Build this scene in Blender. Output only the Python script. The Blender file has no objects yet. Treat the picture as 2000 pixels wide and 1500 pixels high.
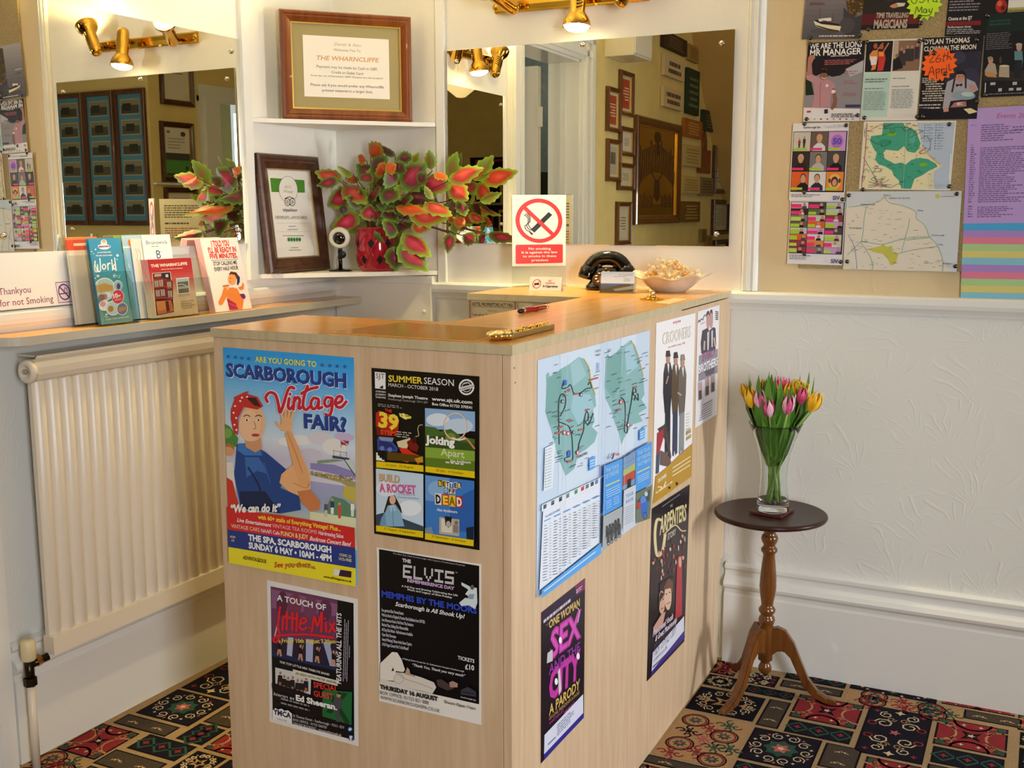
import bpy, bmesh, math, random
from mathutils import Vector, Matrix
random.seed(7)
S = bpy.context.scene
COL = S.collection

# ------------------------------------------------------------------ camera, world, light, exposure
F_PX, CAM_YAW, CAM_PITCH, CAM_ROLL = 2126.5455, 26.0457, -8.9967, -0.1032
CAM_O = Vector((2.0991, -2.997, 1.2971))
def cam_axes():
    y, p, r = (math.radians(a) for a in (CAM_YAW, CAM_PITCH, CAM_ROLL))
    f = Vector((-math.sin(y)*math.cos(p), math.cos(y)*math.cos(p), math.sin(p)))
    a = Vector((math.cos(y), math.sin(y), 0)); b = a.cross(f)
    return a*math.cos(r)+b*math.sin(r), b*math.cos(r)-a*math.sin(r), f
AX_R, AX_U, AX_F = cam_axes()
cam = bpy.data.cameras.new('camera'); cam.sensor_width = 36; cam.lens = F_PX/2000*36; cam.clip_start = .05
co = bpy.data.objects.new('camera', cam); COL.objects.link(co)
co.matrix_world = Matrix((( AX_R.x, AX_U.x, -AX_F.x, CAM_O.x), (AX_R.y, AX_U.y, -AX_F.y, CAM_O.y), (AX_R.z, AX_U.z, -AX_F.z, CAM_O.z), (0, 0, 0, 1)))
S.camera = co
vs = S.view_settings
S.display_settings.display_device = 'sRGB'
vs.view_transform = 'Standard'; vs.look = 'None'; vs.gamma = 1; vs.use_curve_mapping = False
vs.exposure = -.3
w = bpy.data.worlds.new('world'); S.world = w; w.use_nodes = True
w.node_tree.nodes['Background'].inputs[0].default_value = (.75, .85, 1, 1)
w.node_tree.nodes['Background'].inputs[1].default_value = 1.0
def area_light(name, loc, target, sx, sy, watts, col):
    l = bpy.data.lights.new(name, 'AREA'); l.shape = 'RECTANGLE'; l.size = sx; l.size_y = sy; l.energy = watts; l.color = col
    o = bpy.data.objects.new(name, l); COL.objects.link(o); o.location = loc
    o.rotation_euler = (Vector(target)-Vector(loc)).to_track_quat('-Z', 'Y').to_euler()
    return o
# daylight through the glazed side door, an added fill light aimed from the hall doorway, and the hall's ceiling lamp
dl = area_light('daylight_side_door', (4.85, -.40, 1.05), (1.3, -.30, .6), .32, .9, 34, (.93, .97, 1)); dl.data.spread = math.radians(120)
d2 = area_light('fill_hall_doorway', (3.62, -3.84, 1.35), (.85, -.9, .55), .5, 1.4, 24, (.98, .98, 1)); d2.data.spread = math.radians(86)
hl = bpy.data.lights.new('hall_ceiling_light', 'POINT'); hl.energy = 3.5; hl.color = (1, .84, .62); hl.shadow_soft_size = .14
ho = bpy.data.objects.new('hall_ceiling_light', hl); COL.objects.link(ho); ho.location = (1.3, -3.6, 2.3)
al = bpy.data.lights.new('doorway_room_light', 'POINT'); al.energy = 6; al.color = (1, .93, .8); al.shadow_soft_size = .2
ao = bpy.data.objects.new('doorway_room_light', al); COL.objects.link(ao); ao.location = (-1.3, -2.2, 2.2)

# ------------------------------------------------------------------ geometry in the photo's frame
SKEW = .023                                     # the left wall leans 1.3 degrees off the back wall's perpendicular
def ray(px, py): return (AX_R*((px-1000)/F_PX) - AX_U*((py-750)/F_PX) + AX_F)
def at(px, py, ax, val):
    d = ray(px, py); i = 'xyz'.index(ax); t = (val-CAM_O[i])/d[i]; return CAM_O + d*t
def at_plane(px, py, p0, n):
    d = ray(px, py); n = Vector(n); t = (Vector(p0)-CAM_O).dot(n)/d.dot(n); return CAM_O + d*t
def at_left(px, py, off=0): return at_plane(px, py, (off, 0, 0), (1, -SKEW, 0))
def lw(off, y): return off + SKEW*y               # x of a point standing 'off' in front of the left wall

# ------------------------------------------------------------------ materials
def srgb(h):
    h = h.lstrip('#'); c = [int(h[i:i+2], 16)/255 for i in (0, 2, 4)]
    return tuple((v/12.92 if v <= .04045 else ((v+.055)/1.055)**2.4) for v in c) + (1,)
MATS = {}
def mat(name, col='#ffffff', rough=.5, metal=0, spec=.5, noise=0, nscale=40, bump=0, bscale=120, coat=0, stretch=None, emit=None, estr=0, trans=0, ior=1.45, alpha=1):
    if name in MATS: return MATS[name]
    m = bpy.data.materials.new(name); m.use_nodes = True; MATS[name] = m
    nt = m.node_tree; b = nt.nodes['Principled BSDF']; c = srgb(col) if isinstance(col, str) else col
    b.inputs['Base Color'].default_value = c; b.inputs['Roughness'].default_value = rough; b.inputs['Metallic'].default_value = metal
    b.inputs['Specular IOR Level'].default_value = spec; b.inputs['Coat Weight'].default_value = coat
    b.inputs['Transmission Weight'].default_value = trans; b.inputs['IOR'].default_value = ior; b.inputs['Alpha'].default_value = alpha
    if emit: b.inputs['Emission Color'].default_value = srgb(emit); b.inputs['Emission Strength'].default_value = estr
    if noise or bump:
        tc = nt.nodes.new('ShaderNodeTexCoord'); mp = nt.nodes.new('ShaderNodeMapping'); nt.links.new(tc.outputs['Object'], mp.inputs[0])
        if stretch: mp.inputs['Scale'].default_value = stretch
    if noise:
        n = nt.nodes.new('ShaderNodeTexNoise'); n.inputs['Scale'].default_value = nscale; n.inputs['Detail'].default_value = 5
        nt.links.new(mp.outputs[0], n.inputs['Vector'])
        r = nt.nodes.new('ShaderNodeValToRGB'); r.color_ramp.elements[0].position = .3; r.color_ramp.elements[1].position = .7
        r.color_ramp.elements[0].color = tuple(v*(1-noise) for v in c[:3])+(1,); r.color_ramp.elements[1].color = tuple(min(1, v*(1+noise*.6)) for v in c[:3])+(1,)
        nt.links.new(n.outputs['Fac'], r.inputs[0]); nt.links.new(r.outputs[0], b.inputs['Base Color'])
    if bump:
        n2 = nt.nodes.new('ShaderNodeTexNoise'); n2.inputs['Scale'].default_value = bscale; n2.inputs['Detail'].default_value = 3
        nt.links.new(mp.outputs[0], n2.inputs['Vector'])
        bp = nt.nodes.new('ShaderNodeBump'); bp.inputs['Strength'].default_value = bump; bp.inputs['Distance'].default_value = .004
        nt.links.new(n2.outputs['Fac'], bp.inputs['Height']); nt.links.new(bp.outputs[0], b.inputs['Normal'])
    return m
def fern_paper(name, col, strength=.19):
    """embossed wall paper: small fans of fern fronds as bump"""
    m = mat(name, col, .62, spec=.35); nt = m.node_tree; b = nt.nodes['Principled BSDF']; N = nt.nodes.new; K = nt.links.new
    def mth(op, a, c=None):
        n = N('ShaderNodeMath'); n.operation = op
        for i, v in enumerate((a, c)):
            if v is None: continue
            if isinstance(v, (int, float)): n.inputs[i].default_value = v
            else: K(v, n.inputs[i])
        return n.outputs[0]
    tc = N('ShaderNodeTexCoord'); nz = N('ShaderNodeTexNoise'); nz.inputs['Scale'].default_value = 9; K(tc.outputs['Object'], nz.inputs['Vector'])
    wp = N('ShaderNodeVectorMath'); wp.operation = 'MULTIPLY_ADD'; K(nz.outputs['Color'], wp.inputs[0]); wp.inputs[1].default_value = (.07, .07, .07); K(tc.outputs['Object'], wp.inputs[2])
    v = N('ShaderNodeTexVoronoi'); v.inputs['Scale'].default_value = 8.5; K(wp.outputs[0], v.inputs['Vector'])
    sub = N('ShaderNodeVectorMath'); sub.operation = 'SUBTRACT'; K(wp.outputs[0], sub.inputs[0]); K(v.outputs['Position'], sub.inputs[1])
    sx = N('ShaderNodeSeparateXYZ'); K(sub.outputs[0], sx.inputs[0])
    ang = mth('ARCTAN2', mth('ADD', sx.outputs[0], sx.outputs[1]), mth('ADD', sx.outputs[2], .06)); wave = mth('SINE', mth('ADD', mth('MULTIPLY', ang, 22.0), mth('MULTIPLY', v.outputs['Distance'], 5.0)))
    rp = N('ShaderNodeValToRGB'); rp.color_ramp.elements[0].position = .55; rp.color_ramp.elements[1].position = .98; K(wave, rp.inputs[0])
    n2 = N('ShaderNodeTexNoise'); n2.inputs['Scale'].default_value = 14; K(tc.outputs['Object'], n2.inputs['Vector']); r2 = N('ShaderNodeValToRGB'); r2.color_ramp.elements[0].position = .42; r2.color_ramp.elements[1].position = .62; K(n2.outputs['Fac'], r2.inputs[0])
    h = mth('MULTIPLY', rp.outputs[0], r2.outputs[0]); bp = N('ShaderNodeBump'); bp.inputs['Strength'].default_value = strength; bp.inputs['Distance'].default_value = .0022
    K(h, bp.inputs['Height']); K(bp.outputs[0], b.inputs['Normal'])
    return m
def wood(name, c1, c2, rough, scale, axis, coat=0, spec=.5):
    """grain running along one axis"""
    m = mat(name, c1, rough, coat=coat, spec=spec); nt = m.node_tree; b = nt.nodes['Principled BSDF']
    tc = nt.nodes.new('ShaderNodeTexCoord'); mp = nt.nodes.new('ShaderNodeMapping'); nt.links.new(tc.outputs['Object'], mp.inputs[0])
    sc = [1, 1, 1]; sc['xyz'.index(axis)] = .06; mp.inputs['Scale'].default_value = sc
    n = nt.nodes.new('ShaderNodeTexNoise'); n.inputs['Scale'].default_value = scale; n.inputs['Detail'].default_value = 6; n.inputs['Roughness'].default_value = .62; n.inputs['Distortion'].default_value = .4
    nt.links.new(mp.outputs[0], n.inputs['Vector'])
    r = nt.nodes.new('ShaderNodeValToRGB'); r.color_ramp.elements[0].position = .32; r.color_ramp.elements[1].position = .7
    r.color_ramp.elements[0].color = srgb(c2); r.color_ramp.elements[1].color = srgb(c1)
    nt.links.new(n.outputs['Fac'], r.inputs[0]); nt.links.new(r.outputs[0], b.inputs['Base Color'])
    return m
def clear(name, tint='#ffffff', fres=1.45, rough=.02, body=.0):
    """thin clear sheet (acrylic, picture glass): mostly see-through, reflects by fresnel"""
    if name in MATS: return MATS[name]
    m = bpy.data.materials.new(name); m.use_nodes = True; MATS[name] = m; nt = m.node_tree; nt.nodes.clear()
    out = nt.nodes.new('ShaderNodeOutputMaterial'); tr = nt.nodes.new('ShaderNodeBsdfTransparent'); tr.inputs[0].default_value = srgb(tint)
    gl = nt.nodes.new('ShaderNodeBsdfGlossy'); gl.inputs['Roughness'].default_value = rough
    fr = nt.nodes.new('ShaderNodeFresnel'); fr.inputs[0].default_value = fres
    mx = nt.nodes.new('ShaderNodeMixShader'); ge = nt.nodes.new('ShaderNodeNewGeometry'); mu = nt.nodes.new('ShaderNodeMath'); mu.operation = 'SUBTRACT'; mu.use_clamp = True
    nt.links.new(fr.outputs[0], mu.inputs[0]); nt.links.new(ge.outputs['Backfacing'], mu.inputs[1]); nt.links.new(mu.outputs[0], mx.inputs[0])
    a = tr
    if body:
        df = nt.nodes.new('ShaderNodeBsdfDiffuse'); df.inputs[0].default_value = srgb(tint); m2 = nt.nodes.new('ShaderNodeMixShader'); m2.inputs[0].default_value = body
        nt.links.new(tr.outputs[0], m2.inputs[1]); nt.links.new(df.outputs[0], m2.inputs[2]); a = m2
    nt.links.new(a.outputs[0], mx.inputs[1]); nt.links.new(gl.outputs[0], mx.inputs[2]); nt.links.new(mx.outputs[0], out.inputs[0])
    return m
def ink(h, rough=.42):
    """printed colour on paper"""
    return mat('ink_%s_%d' % (h.lstrip('#'), int(rough*100)), h, rough, spec=.4)

WALL = mat('white_textured_paper', '#f1eee4', .6, bump=.25, bscale=260, spec=.35)
FERN = fern_paper('white_fern_paper', '#e6e7e2')
GLOSS = mat('white_gloss_paint', '#edeeea', .16, spec=.55, bump=.03, bscale=30)
CREAM = mat('cream_gloss_paint', '#e8e2d2', .25, spec=.5)
BEIGE = fern_paper('beige_fern_paper', '#ddc9a2', .12)
CEIL = mat('ceiling_paint', '#efece2', .8)
YELLOW = mat('yellow_cream_paper', '#e8d28a', .7, bump=.2, bscale=90, noise=.06, nscale=8)
CORK = mat('brown_cork', '#a8946a', .9, noise=.32, nscale=220, bump=.2, bscale=300)
DESK = wood('pale_beech_laminate', '#d9be9e', '#c8aa87', .42, 60, 'z')
TOP = wood('warm_beech_worktop', '#e2a95a', '#d09446', .2, 55, 'y', spec=.5)
TOPX = wood('warm_beech_worktop_crosswise', '#e2a95a', '#d09446', .2, 55, 'x', spec=.5)
EDGE = wood('worktop_edging', '#c9bb97', '#b8a781', .4, 60, 'z')
MAHOG = wood('mahogany', '#6d3a22', '#4a2413', .22, 30, 'z', coat=.3)
DARKW = wood('dark_stained_wood', '#5a3a2a', '#402419', .3, 40, 'x', coat=.3)
TABLEW = wood('brown_stained_wood', '#7a4a1d', '#552f10', .2, 40, 'z', coat=.35)
BRASS = mat('polished_brass', '#d9a93a', .12, 1)
ABRASS = mat('antique_brass', '#8f6a2a', .2, 1)
CHROME = mat('chrome', '#d8d8d8', .1, 1)
STEEL = mat('dark_metal', '#3a352f', .3, 1)
BLACK = mat('black_plastic', '#0d0c0b', .25)
BAKE = mat('black_bakelite', '#060505', .06, coat=.6)
GILT = mat('gilt_slip', '#d9b254', .3, .8)
RADW = mat('cream_white_enamel', '#e6dccb', .3)
MIRROR = mat('mirror_silver', '#f2f1e6', .0, 1)

# ------------------------------------------------------------------ mesh builder
class MB:
    def __init__(s): s.bm = bmesh.new(); s.mats = []
    def mi(s, m):
        if m not in s.mats: s.mats.append(m)
        return s.mats.index(m)
    def faces(s, vs_, fs, m, smooth=False):
        v = [s.bm.verts.new(p) for p in vs_]; k = s.mi(m); out = []
        for f in fs:
            try: q = s.bm.faces.new([v[i] for i in f]); q.material_index = k; q.smooth = smooth; out.append(q)
            except ValueError: pass
        return out
    def box(s, lo, hi, m, bev=0, xf=None):
        x0, y0, z0 = lo; x1, y1, z1 = hi
        x0, x1 = min(x0, x1), max(x0, x1); y0, y1 = min(y0, y1), max(y0, y1); z0, z1 = min(z0, z1), max(z0, z1)
        P = [(x0,y0,z0),(x1,y0,z0),(x1,y1,z0),(x0,y1,z0),(x0,y0,z1),(x1,y0,z1),(x1,y1,z1),(x0,y1,z1)]
        t = bmesh.new(); v = [t.verts.new(p) for p in P]
        for f in [(0,3,2,1),(4,5,6,7),(0,1,5,4),(1,2,6,5),(2,3,7,6),(3,0,4,7)]: t.faces.new([v[i] for i in f])
        if bev: bmesh.ops.bevel(t, geom=list(t.edges), offset=bev, segments=2, affect='EDGES', profile=.6)
        s.merge(t, m, xf, smooth=False)
    def merge(s, t, m, xf=None, smooth=False):
        k = s.mi(m); mp = {}
        for v in t.verts: mp[v] = s.bm.verts.new(xf @ v.co if xf else v.co)
        for f in t.faces:
            q = s.bm.faces.new([mp[v] for v in f.verts]); q.material_index = k; q.smooth = smooth
        t.free()
    def prism(s, pts, d, m, smooth=False):
        """closed outline (3D points) pushed along vector d"""
        d = Vector(d); a = [Vector(p) for p in pts]; n = len(a)
        s.faces(a + [p+d for p in a], [list(range(n))[::-1], list(range(n, 2*n))] + [(i, (i+1) % n, (i+1) % n+n, i+n) for i in range(n)], m, smooth)
    def lathe(s, prof, m, c=(0,0,0), seg=32, ax=None, cap=True, smooth=True):
        """prof: (radius, height) list around local z"""
        c = Vector(c); R = Vector((0,0,1)).rotation_difference(Vector(ax).normalized()).to_matrix() if ax is not None else Matrix.Identity(3)
        vs_ = []; fs = []
        for r, h in prof:
            for i in range(seg):
                a = 2*math.pi*i/seg; vs_.append(c + R @ Vector((r*math.cos(a), r*math.sin(a), h)))
        for j in range(len(prof)-1):
            for i in range(seg):
                i2 = (i+1) % seg; fs.append((j*seg+i, j*seg+i2, (j+1)*seg+i2, (j+1)*seg+i))
        if cap:
            if prof[0][0] > 1e-5: fs.append(list(range(seg))[::-1])
            if prof[-1][0] > 1e-5: fs.append([(len(prof)-1)*seg+i for i in range(seg)])
        s.faces(vs_, fs, m, smooth)
    def tube(s, pts, r, m, seg=10, cap=True, smooth=True, flat=None):
        pts = [Vector(p) for p in pts]; n = len(pts); rr = r if isinstance(r, (list, tuple)) else [r]*n
        vs_ = []; fs = []; up = None
        for i, p in enumerate(pts):
            t = (pts[min(i+1, n-1)]-pts[max(i-1, 0)]).normalized()
            if up is None: up = t.orthogonal().normalized()
            else: up = (up - t*up.dot(t)).normalized()
            b = t.cross(up)
            for k in range(seg):
                a = 2*math.pi*k/seg; vs_.append(p + up*math.cos(a)*rr[i] + b*math.sin(a)*rr[i]*(flat or 1))
        for j in range(n-1):
            for k in range(seg): fs.append((j*seg+k, j*seg+(k+1) % seg, (j+1)*seg+(k+1) % seg, (j+1)*seg+k))
        if cap: fs += [list(range(seg))[::-1], [(n-1)*seg+k for k in range(seg)]]
        s.faces(vs_, fs, m, smooth)
    def ball(s, c, r, m, seg=16, rings=10, sc=(1,1,1), xf=None):
        t = bmesh.new(); bmesh.ops.create_uvsphere(t, u_segments=seg, v_segments=rings, radius=r)
        for v in t.verts: v.co = Vector((v.co.x*sc[0], v.co.y*sc[1], v.co.z*sc[2])); 
        for v in t.verts: v.co = (xf @ v.co if xf else v.co) + Vector(c)
        s.merge(t, m, None, True)
    def profile(s, a, b, prof, up, out, m, smooth=False):
        """moulding: 2D profile (out, up) swept straight from a to b"""
        a, b, up, out = Vector(a), Vector(b), Vector(up), Vector(out)
        s.prism([a+out*u+up*v for u, v in prof], b-a, m, smooth)
    def build(s, name, parent=None, loc=None, mw=None):
        bmesh.ops.recalc_face_normals(s.bm, faces=list(s.bm.faces))
        me = bpy.data.meshes.new(name)
        if loc is not None:
            for v in s.bm.verts: v.co -= Vector(loc)
        s.bm.to_mesh(me); s.bm.free()
        for m in s.mats: me.materials.append(m)
        o = bpy.data.objects.new(name, me); COL.objects.link(o)
        if mw is not None: o.matrix_world = mw
        elif loc is not None: o.location = loc
        if parent is not None:
            o.parent = parent; o.matrix_parent_inverse = pinv(parent)
        return o
def pinv(p):
    m = p.matrix_basis.copy()
    q = p
    while q.parent: m = q.parent.matrix_basis @ q.matrix_parent_inverse @ m; q = q.parent
    return m.inverted()
def tag(o, label=None, cat=None, group=None, kind=None):
    if label: o['label'] = label
    if cat: o['category'] = cat
    if group: o['group'] = group
    if kind: o['kind'] = kind
    return o
def thing(name, loc, label, cat, group=None):
    o = bpy.data.objects.new(name, None); COL.objects.link(o); o.location = loc; o.empty_display_size = .05
    return tag(o, label, cat, group)
def struct(o): o['kind'] = 'structure'; return o
def frame(o, r, u):
    """matrix with x along r, y along u, z out of the sheet"""
    r = Vector(r).normalized(); n = r.cross(Vector(u)).normalized(); u = n.cross(r)
    return Matrix(((r.x, u.x, n.x, o[0]), (r.y, u.y, n.y, o[1]), (r.z, u.z, n.z, o[2]), (0,0,0,1)))
# ------------------------------------------------------------------ the room
ZC = 2.75
def slab(name, lo, hi, m):
    b = MB(); b.box(lo, hi, m); return struct(b.build(name))
# carpet: patchwork of bordered panels woven into one floor
CB = mat('carpet_tan_border', '#a58a66', .95, noise=.25, nscale=260, bump=.3, bscale=500, spec=.1)
CN = mat('carpet_navy', '#1d1b26', .95, noise=.3, nscale=240, bump=.3, bscale=500, spec=.1)
CG = mat('carpet_brown_grey', '#4a4138', .95, noise=.3, nscale=300, bump=.3, bscale=500, spec=.1)
CR = mat('carpet_red', '#8e2f34', .95, noise=.25, nscale=240, bump=.3, bscale=500, spec=.1)
CT = mat('carpet_tan', '#b08a60', .95, noise=.2, nscale=240, bump=.3, bscale=500, spec=.1)
CE = mat('carpet_green', '#2f5244', .95, noise=.2, nscale=240, spec=.1)
CC = mat('carpet_cream', '#d3bf98', .95, noise=.2, nscale=240, spec=.1)
CP = mat('carpet_pink', '#b5605c', .95, noise=.2, nscale=240, spec=.1)
CK = mat('carpet_black', '#15131a', .95, noise=.2, nscale=240, spec=.1)
class Rug:
    def __init__(s): s.b = MB()
    def poly(s, pts, z, m): s.b.faces([(p[0], p[1], z) for p in pts], [list(range(len(pts)))], m)
    def rect(s, x0, y0, x1, y1, z, m): s.poly([(x0,y0),(x1,y0),(x1,y1),(x0,y1)], z, m)
    def ring(s, cx, cy, r, wd, z, m, n=14, a0=0, a1=2*math.pi, sq=1):
        P = [(cx+math.cos(a0+(a1-a0)*i/n)*r, cy+math.sin(a0+(a1-a0)*i/n)*r*sq) for i in range(n+1)]
        Q = [(cx+math.cos(a0+(a1-a0)*i/n)*(r-wd), cy+math.sin(a0+(a1-a0)*i/n)*(r-wd)*sq) for i in range(n+1)]
        v = [(p[0], p[1], z) for p in P+Q]
        s.b.faces(v, [(i, i+1, n+2+i, n+1+i) for i in range(n)], m)
    def flower(s, cx, cy, r, n, z, m, inner=.45, ph=0):
        s.poly([(cx+math.cos(ph+math.pi*i/n)*r*(1 if i % 2 == 0 else inner), cy+math.sin(ph+math.pi*i/n)*r*(1 if i % 2 == 0 else inner)) for i in range(2*n)], z, m)
    def scroll(s, cx, cy, r, z, m, a0=0, turn=1.0, wd=.004, sg=1):
        n = 9; L = []; Rr = []
        for i in range(n+1):
            a = a0+sg*turn*2*math.pi*i/n; q = r*(1-.62*i/n)
            L.append((cx+math.cos(a)*q, cy+math.sin(a)*q, z)); Rr.append((cx+math.cos(a)*(q-wd), cy+math.sin(a)*(q-wd), z))
        s.b.faces(L+Rr, [(i, i+1, n+2+i, n+1+i) for i in range(n)], m)
    def panel(s, kind, x0, y0, x1, y1):
        z1, z2, z3, z4 = .0006, .0010, .0014, .0018
        x0, x1 = min(x0,x1), max(x0,x1); y0, y1 = min(y0,y1), max(y0,y1)
        cx, cy, wx, wy = (x0+x1)/2, (y0+y1)/2, x1-x0, y1-y0; q = min(wx, wy)
        base = dict(navy=CN, grey=CG, red=CR, tan=CT, thin=CN, flower=CN, oval=CK, medal=CK)[kind]
        if kind == 'tan': s.rect(x0, y0, x1, y1, z1, base)
        else: s.rect(x0, y0, x1, y1, z1, CK); e = .005; s.rect(x0+e, y0+e, x1-e, y1-e, z2, base)
        if kind == 'grey':
            along = wy > wx
            for t in (.27, .73):
                px, py = (cx, y0+wy*t) if along else (x0+wx*t, cy)
                for k in range(5): s.flower(px+(k-2)*.007, py+(abs(k-2)*-.003), .0055, 3, z3, CC if k % 2 else CT, .4, k)
        elif kind == 'thin':
            along = wx > wy; n = 3
            for k in range(n):
                t = (k+.5)/n; px, py = (x0+wx*t, cy) if along else (cx, y0+wy*t); r = min(q*.42, .03)
                s.poly([(px-r,py),(px,py-r),(px+r,py),(px,py+r)], z3, CE); s.poly([(px-r*.72,py),(px,py-r*.72),(px+r*.72,py),(px,py+r*.72)], z4, CN)
                s.flower(px, py, r*.4, 4, .0021, CR)
        elif kind == 'navy':
            for sx in (-1, 1):
                for sy in (-1, 1):
                    s.scroll(cx+sx*wx*.2, cy+sy*wy*.16, q*.17, z3, CC, math.pi/2*(1-sx), 1.3, .0042, sx*sy)
                    s.scroll(cx+sx*wx*.2, cy+sy*wy*.34, q*.13, z3, CC, math.pi/2, 1.3, .0036, -sx*sy); s.scroll(cx+sx*wx*.1, cy+sy*wy*.26, q*.09, z3, CT, 0, 1.2, .003, sx*sy)
                    s.flower(cx+sx*wx*.36, cy+sy*wy*.4, q*.06, 4, z3, CR)
                    s.ring(cx+sx*wx*.38, cy+sy*wy*.13, q*.08, .004, z3, CR, 8)
            s.flower(cx, cy, q*.1, 5, z3, CP); s.flower(cx, cy+wy*.42, q*.09, 4, z3, CC); s.flower(cx, cy-wy*.42, q*.09, 4, z3, CC)
        elif kind == 'red':
            for sx in (-1, 1):
                s.ring(cx+sx*wx*.5, cy, q*.33, .006, z3, CT, 9, math.pi/2 if sx > 0 else -math.pi/2, math.pi*1.5 if sx > 0 else math.pi/2)
                for sy in (-1, 1):
                    s.ring(cx, cy+sy*wy*.5, q*.3, .006, z3, CT, 9, 0 if sy < 0 else math.pi, math.pi if sy < 0 else 2*math.pi)
                    s.flower(cx+sx*wx*.4, cy+sy*wy*.38, q*.12, 4, z3, CE, .5, .4); s.flower(cx+sx*wx*.24, cy+sy*wy*.2, q*.08, 4, z3, CP)
            s.flower(cx, cy, q*.22, 4, z3, CK, .35, math.pi/4)
            for sx in (-1,1):
                for sy in (-1,1): s.scroll(cx+sx*wx*.3, cy+sy*wy*.3, q*.12, z3, CT, math.pi/4*sx*sy, 1.2, .003, sx*sy); s.flower(cx+sx*wx*.12, cy+sy*wy*.36, q*.05, 4, z4, CC, .4)
            s.flower(cx, cy, q*.07, 5, z4, CC)
        elif kind in ('flower', 'medal', 'oval'):
            n = 10 if kind != 'medal' else 12
            for k in range(n):
                a = 2*math.pi*k/n; s.scroll(cx+math.cos(a)*wx*.36, cy+math.sin(a)*wy*.36, q*.11, z3, CC, a, 1.25, .0032, 1 if k % 2 else -1); s.flower(cx+math.cos(a+.3)*wx*.43, cy+math.sin(a+.3)*wy*.43, q*.035, 4, z3, CP if k % 2 else CC, .45)
            if kind == 'flower': s.flower(cx, cy, q*.26, 8, z3, CE, .75); s.flower(cx, cy, q*.15, 6, z4, CP, .6); s.flower(cx, cy, q*.07, 5, .0021, CC)
            elif kind == 'medal':
                s.flower(cx, cy, q*.28, 5, z3, CT, .4); s.flower(cx, cy, q*.12, 5, z4, CK, .5)
                for sx in (-1,1): s.flower(cx+sx*wx*.28, cy, q*.16, 4, z3, CT, .35)
            else: s.ring(cx, cy, wx*.36, .006, z3, CC, 16, 0, 2*math.pi, wy/wx); s.flower(cx, cy, q*.18, 6, z3, CC, .5)
        elif kind == 'tan':
            for fx, fy in ((.24,.84),(.74,.62),(.24,.3),(.76,.12)):
                px, py = x0+wx*fx, y0+wy*fy
                s.ring(px, py, .036, .004, z2, CK, 16); s.ring(px, py, .030, .004, z3, CR, 16); s.flower(px, py, .02, 8, z3, CE, .5); s.flower(px, py, .009, 5, z4, CP)
            for fx, fy, mm in ((.72,.86,CE),(.25,.58,CK),(.7,.36,CE),(.2,.08,CR),(.5,.72,CR),(.52,.2,CR),(.9,.4,CE),(.5,.48,CP)):
                px, py = x0+wx*fx, y0+wy*fy
                for k in range(4): s.scroll(px+math.cos(k*1.57)*.02, py+math.sin(k*1.57)*.02, .016, z2, mm, k*1.57, .85, .005, 1 if k % 2 else -1)
                s.flower(px, py, .014, 6, z3, mm, .4)
rug = Rug()
BLOCK = [('oval',.005,-.20,.085,-.125),('red',-.002,-.115,.07,-.02),('navy',.085,-.137,.19,-.06),('thin',.122,-.197,.25,-.147),('grey',.2,-.12,.365,-.073),('medal',.005,-.365,.185,-.215),
 ('grey',.195,-.377,.252,-.212),('red',.262,-.292,.43,-.145),('thin',.268,-.382,.428,-.307),('navy',.443,-.41,.6,-.13),('tan',.375,-.128,.668,-.06),('tan',.008,-.632,.188,-.38),
 ('flower',.198,-.565,.366,-.39),('grey',.376,-.52,.462,-.395),('red',.476,-.565,.6,-.422),('red',.612,-.285,.778,-.128),('thin',.615,-.385,.775,-.297),('grey',.67,-.105,.812,-.05),
 ('grey',.612,-.49,.67,-.395),('navy',.68,-.632,.78,-.395),('thin',.2,-.632,.36,-.577),('flower',.376,-.632,.466,-.53),('grey',.476,-.632,.6,-.577),('red',.612,-.632,.67,-.5),
 ('grey',-.002,-.01,.19,.03),('thin',.2,-.06,.365,.03),('flower',.376,-.05,.6,.03),('red',.612,-.04,.79,.03)]
BW, BH = .80, .672
rug.rect(-1.75, -6.6, 5.0, .0, .0003, CB)
for iy in range(-1, 9):
    for ix in range(-1, 5):
        for kd, x0, y0, x1, y1 in BLOCK:
            X0, Y0 = 1.314+ix*BW, -iy*BH
            a, b_, c, d = X0+x0, Y0+y0, X0+x1, Y0+y1
            c = min(c, 4.9)
            if d > 0: d = 0
            a = max(a, .66 if b_ > -1.5 else .0)
            if c-a < .03 or d-b_ < .02 or b_ > -.02: continue
            rug.panel(kd, a, b_, c, d)
for kd, x0, y0, x1, y1 in [('grey',.02,-1.086,.196,-1.03),('flower',.03,-1.018,.21,-.86),('red',.0,-1.248,.128,-1.1),('thin',.152,-1.17,.306,-1.09),('red',.323,-1.09,.45,-.985),('grey',.135,-1.26,.3,-1.185),('medal',.32,-1.2,.41,-1.104),
        ('thin',.225,-1.08,.31,-.99),('grey',.225,-.98,.31,-.8),('oval',.323,-.975,.41,-.87),('grey',.42,-.975,.6,-.87),('navy',.03,-.85,.21,-.6),('red',.323,-.86,.5,-.7),('navy',.42,-1.26,.6,-1.104),('thin',.46,-1.09,.64,-.985),
        ('tan',.0,-1.42,.128,-1.26),('grey',.14,-1.42,.3,-1.27),('red',.31,-1.42,.41,-1.21)]:
    rug.panel(kd, x0, y0, x1, y1)
struct(rug.b.build('floor'))
slab('floor_slab', (-1.75, -6.9, -.12), (5.0, .2, 0), CG).name = 'floor_base'
slab('ceiling', (-1.75, -6.9, ZC), (5.0, .2, ZC+.1), CEIL)
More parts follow.
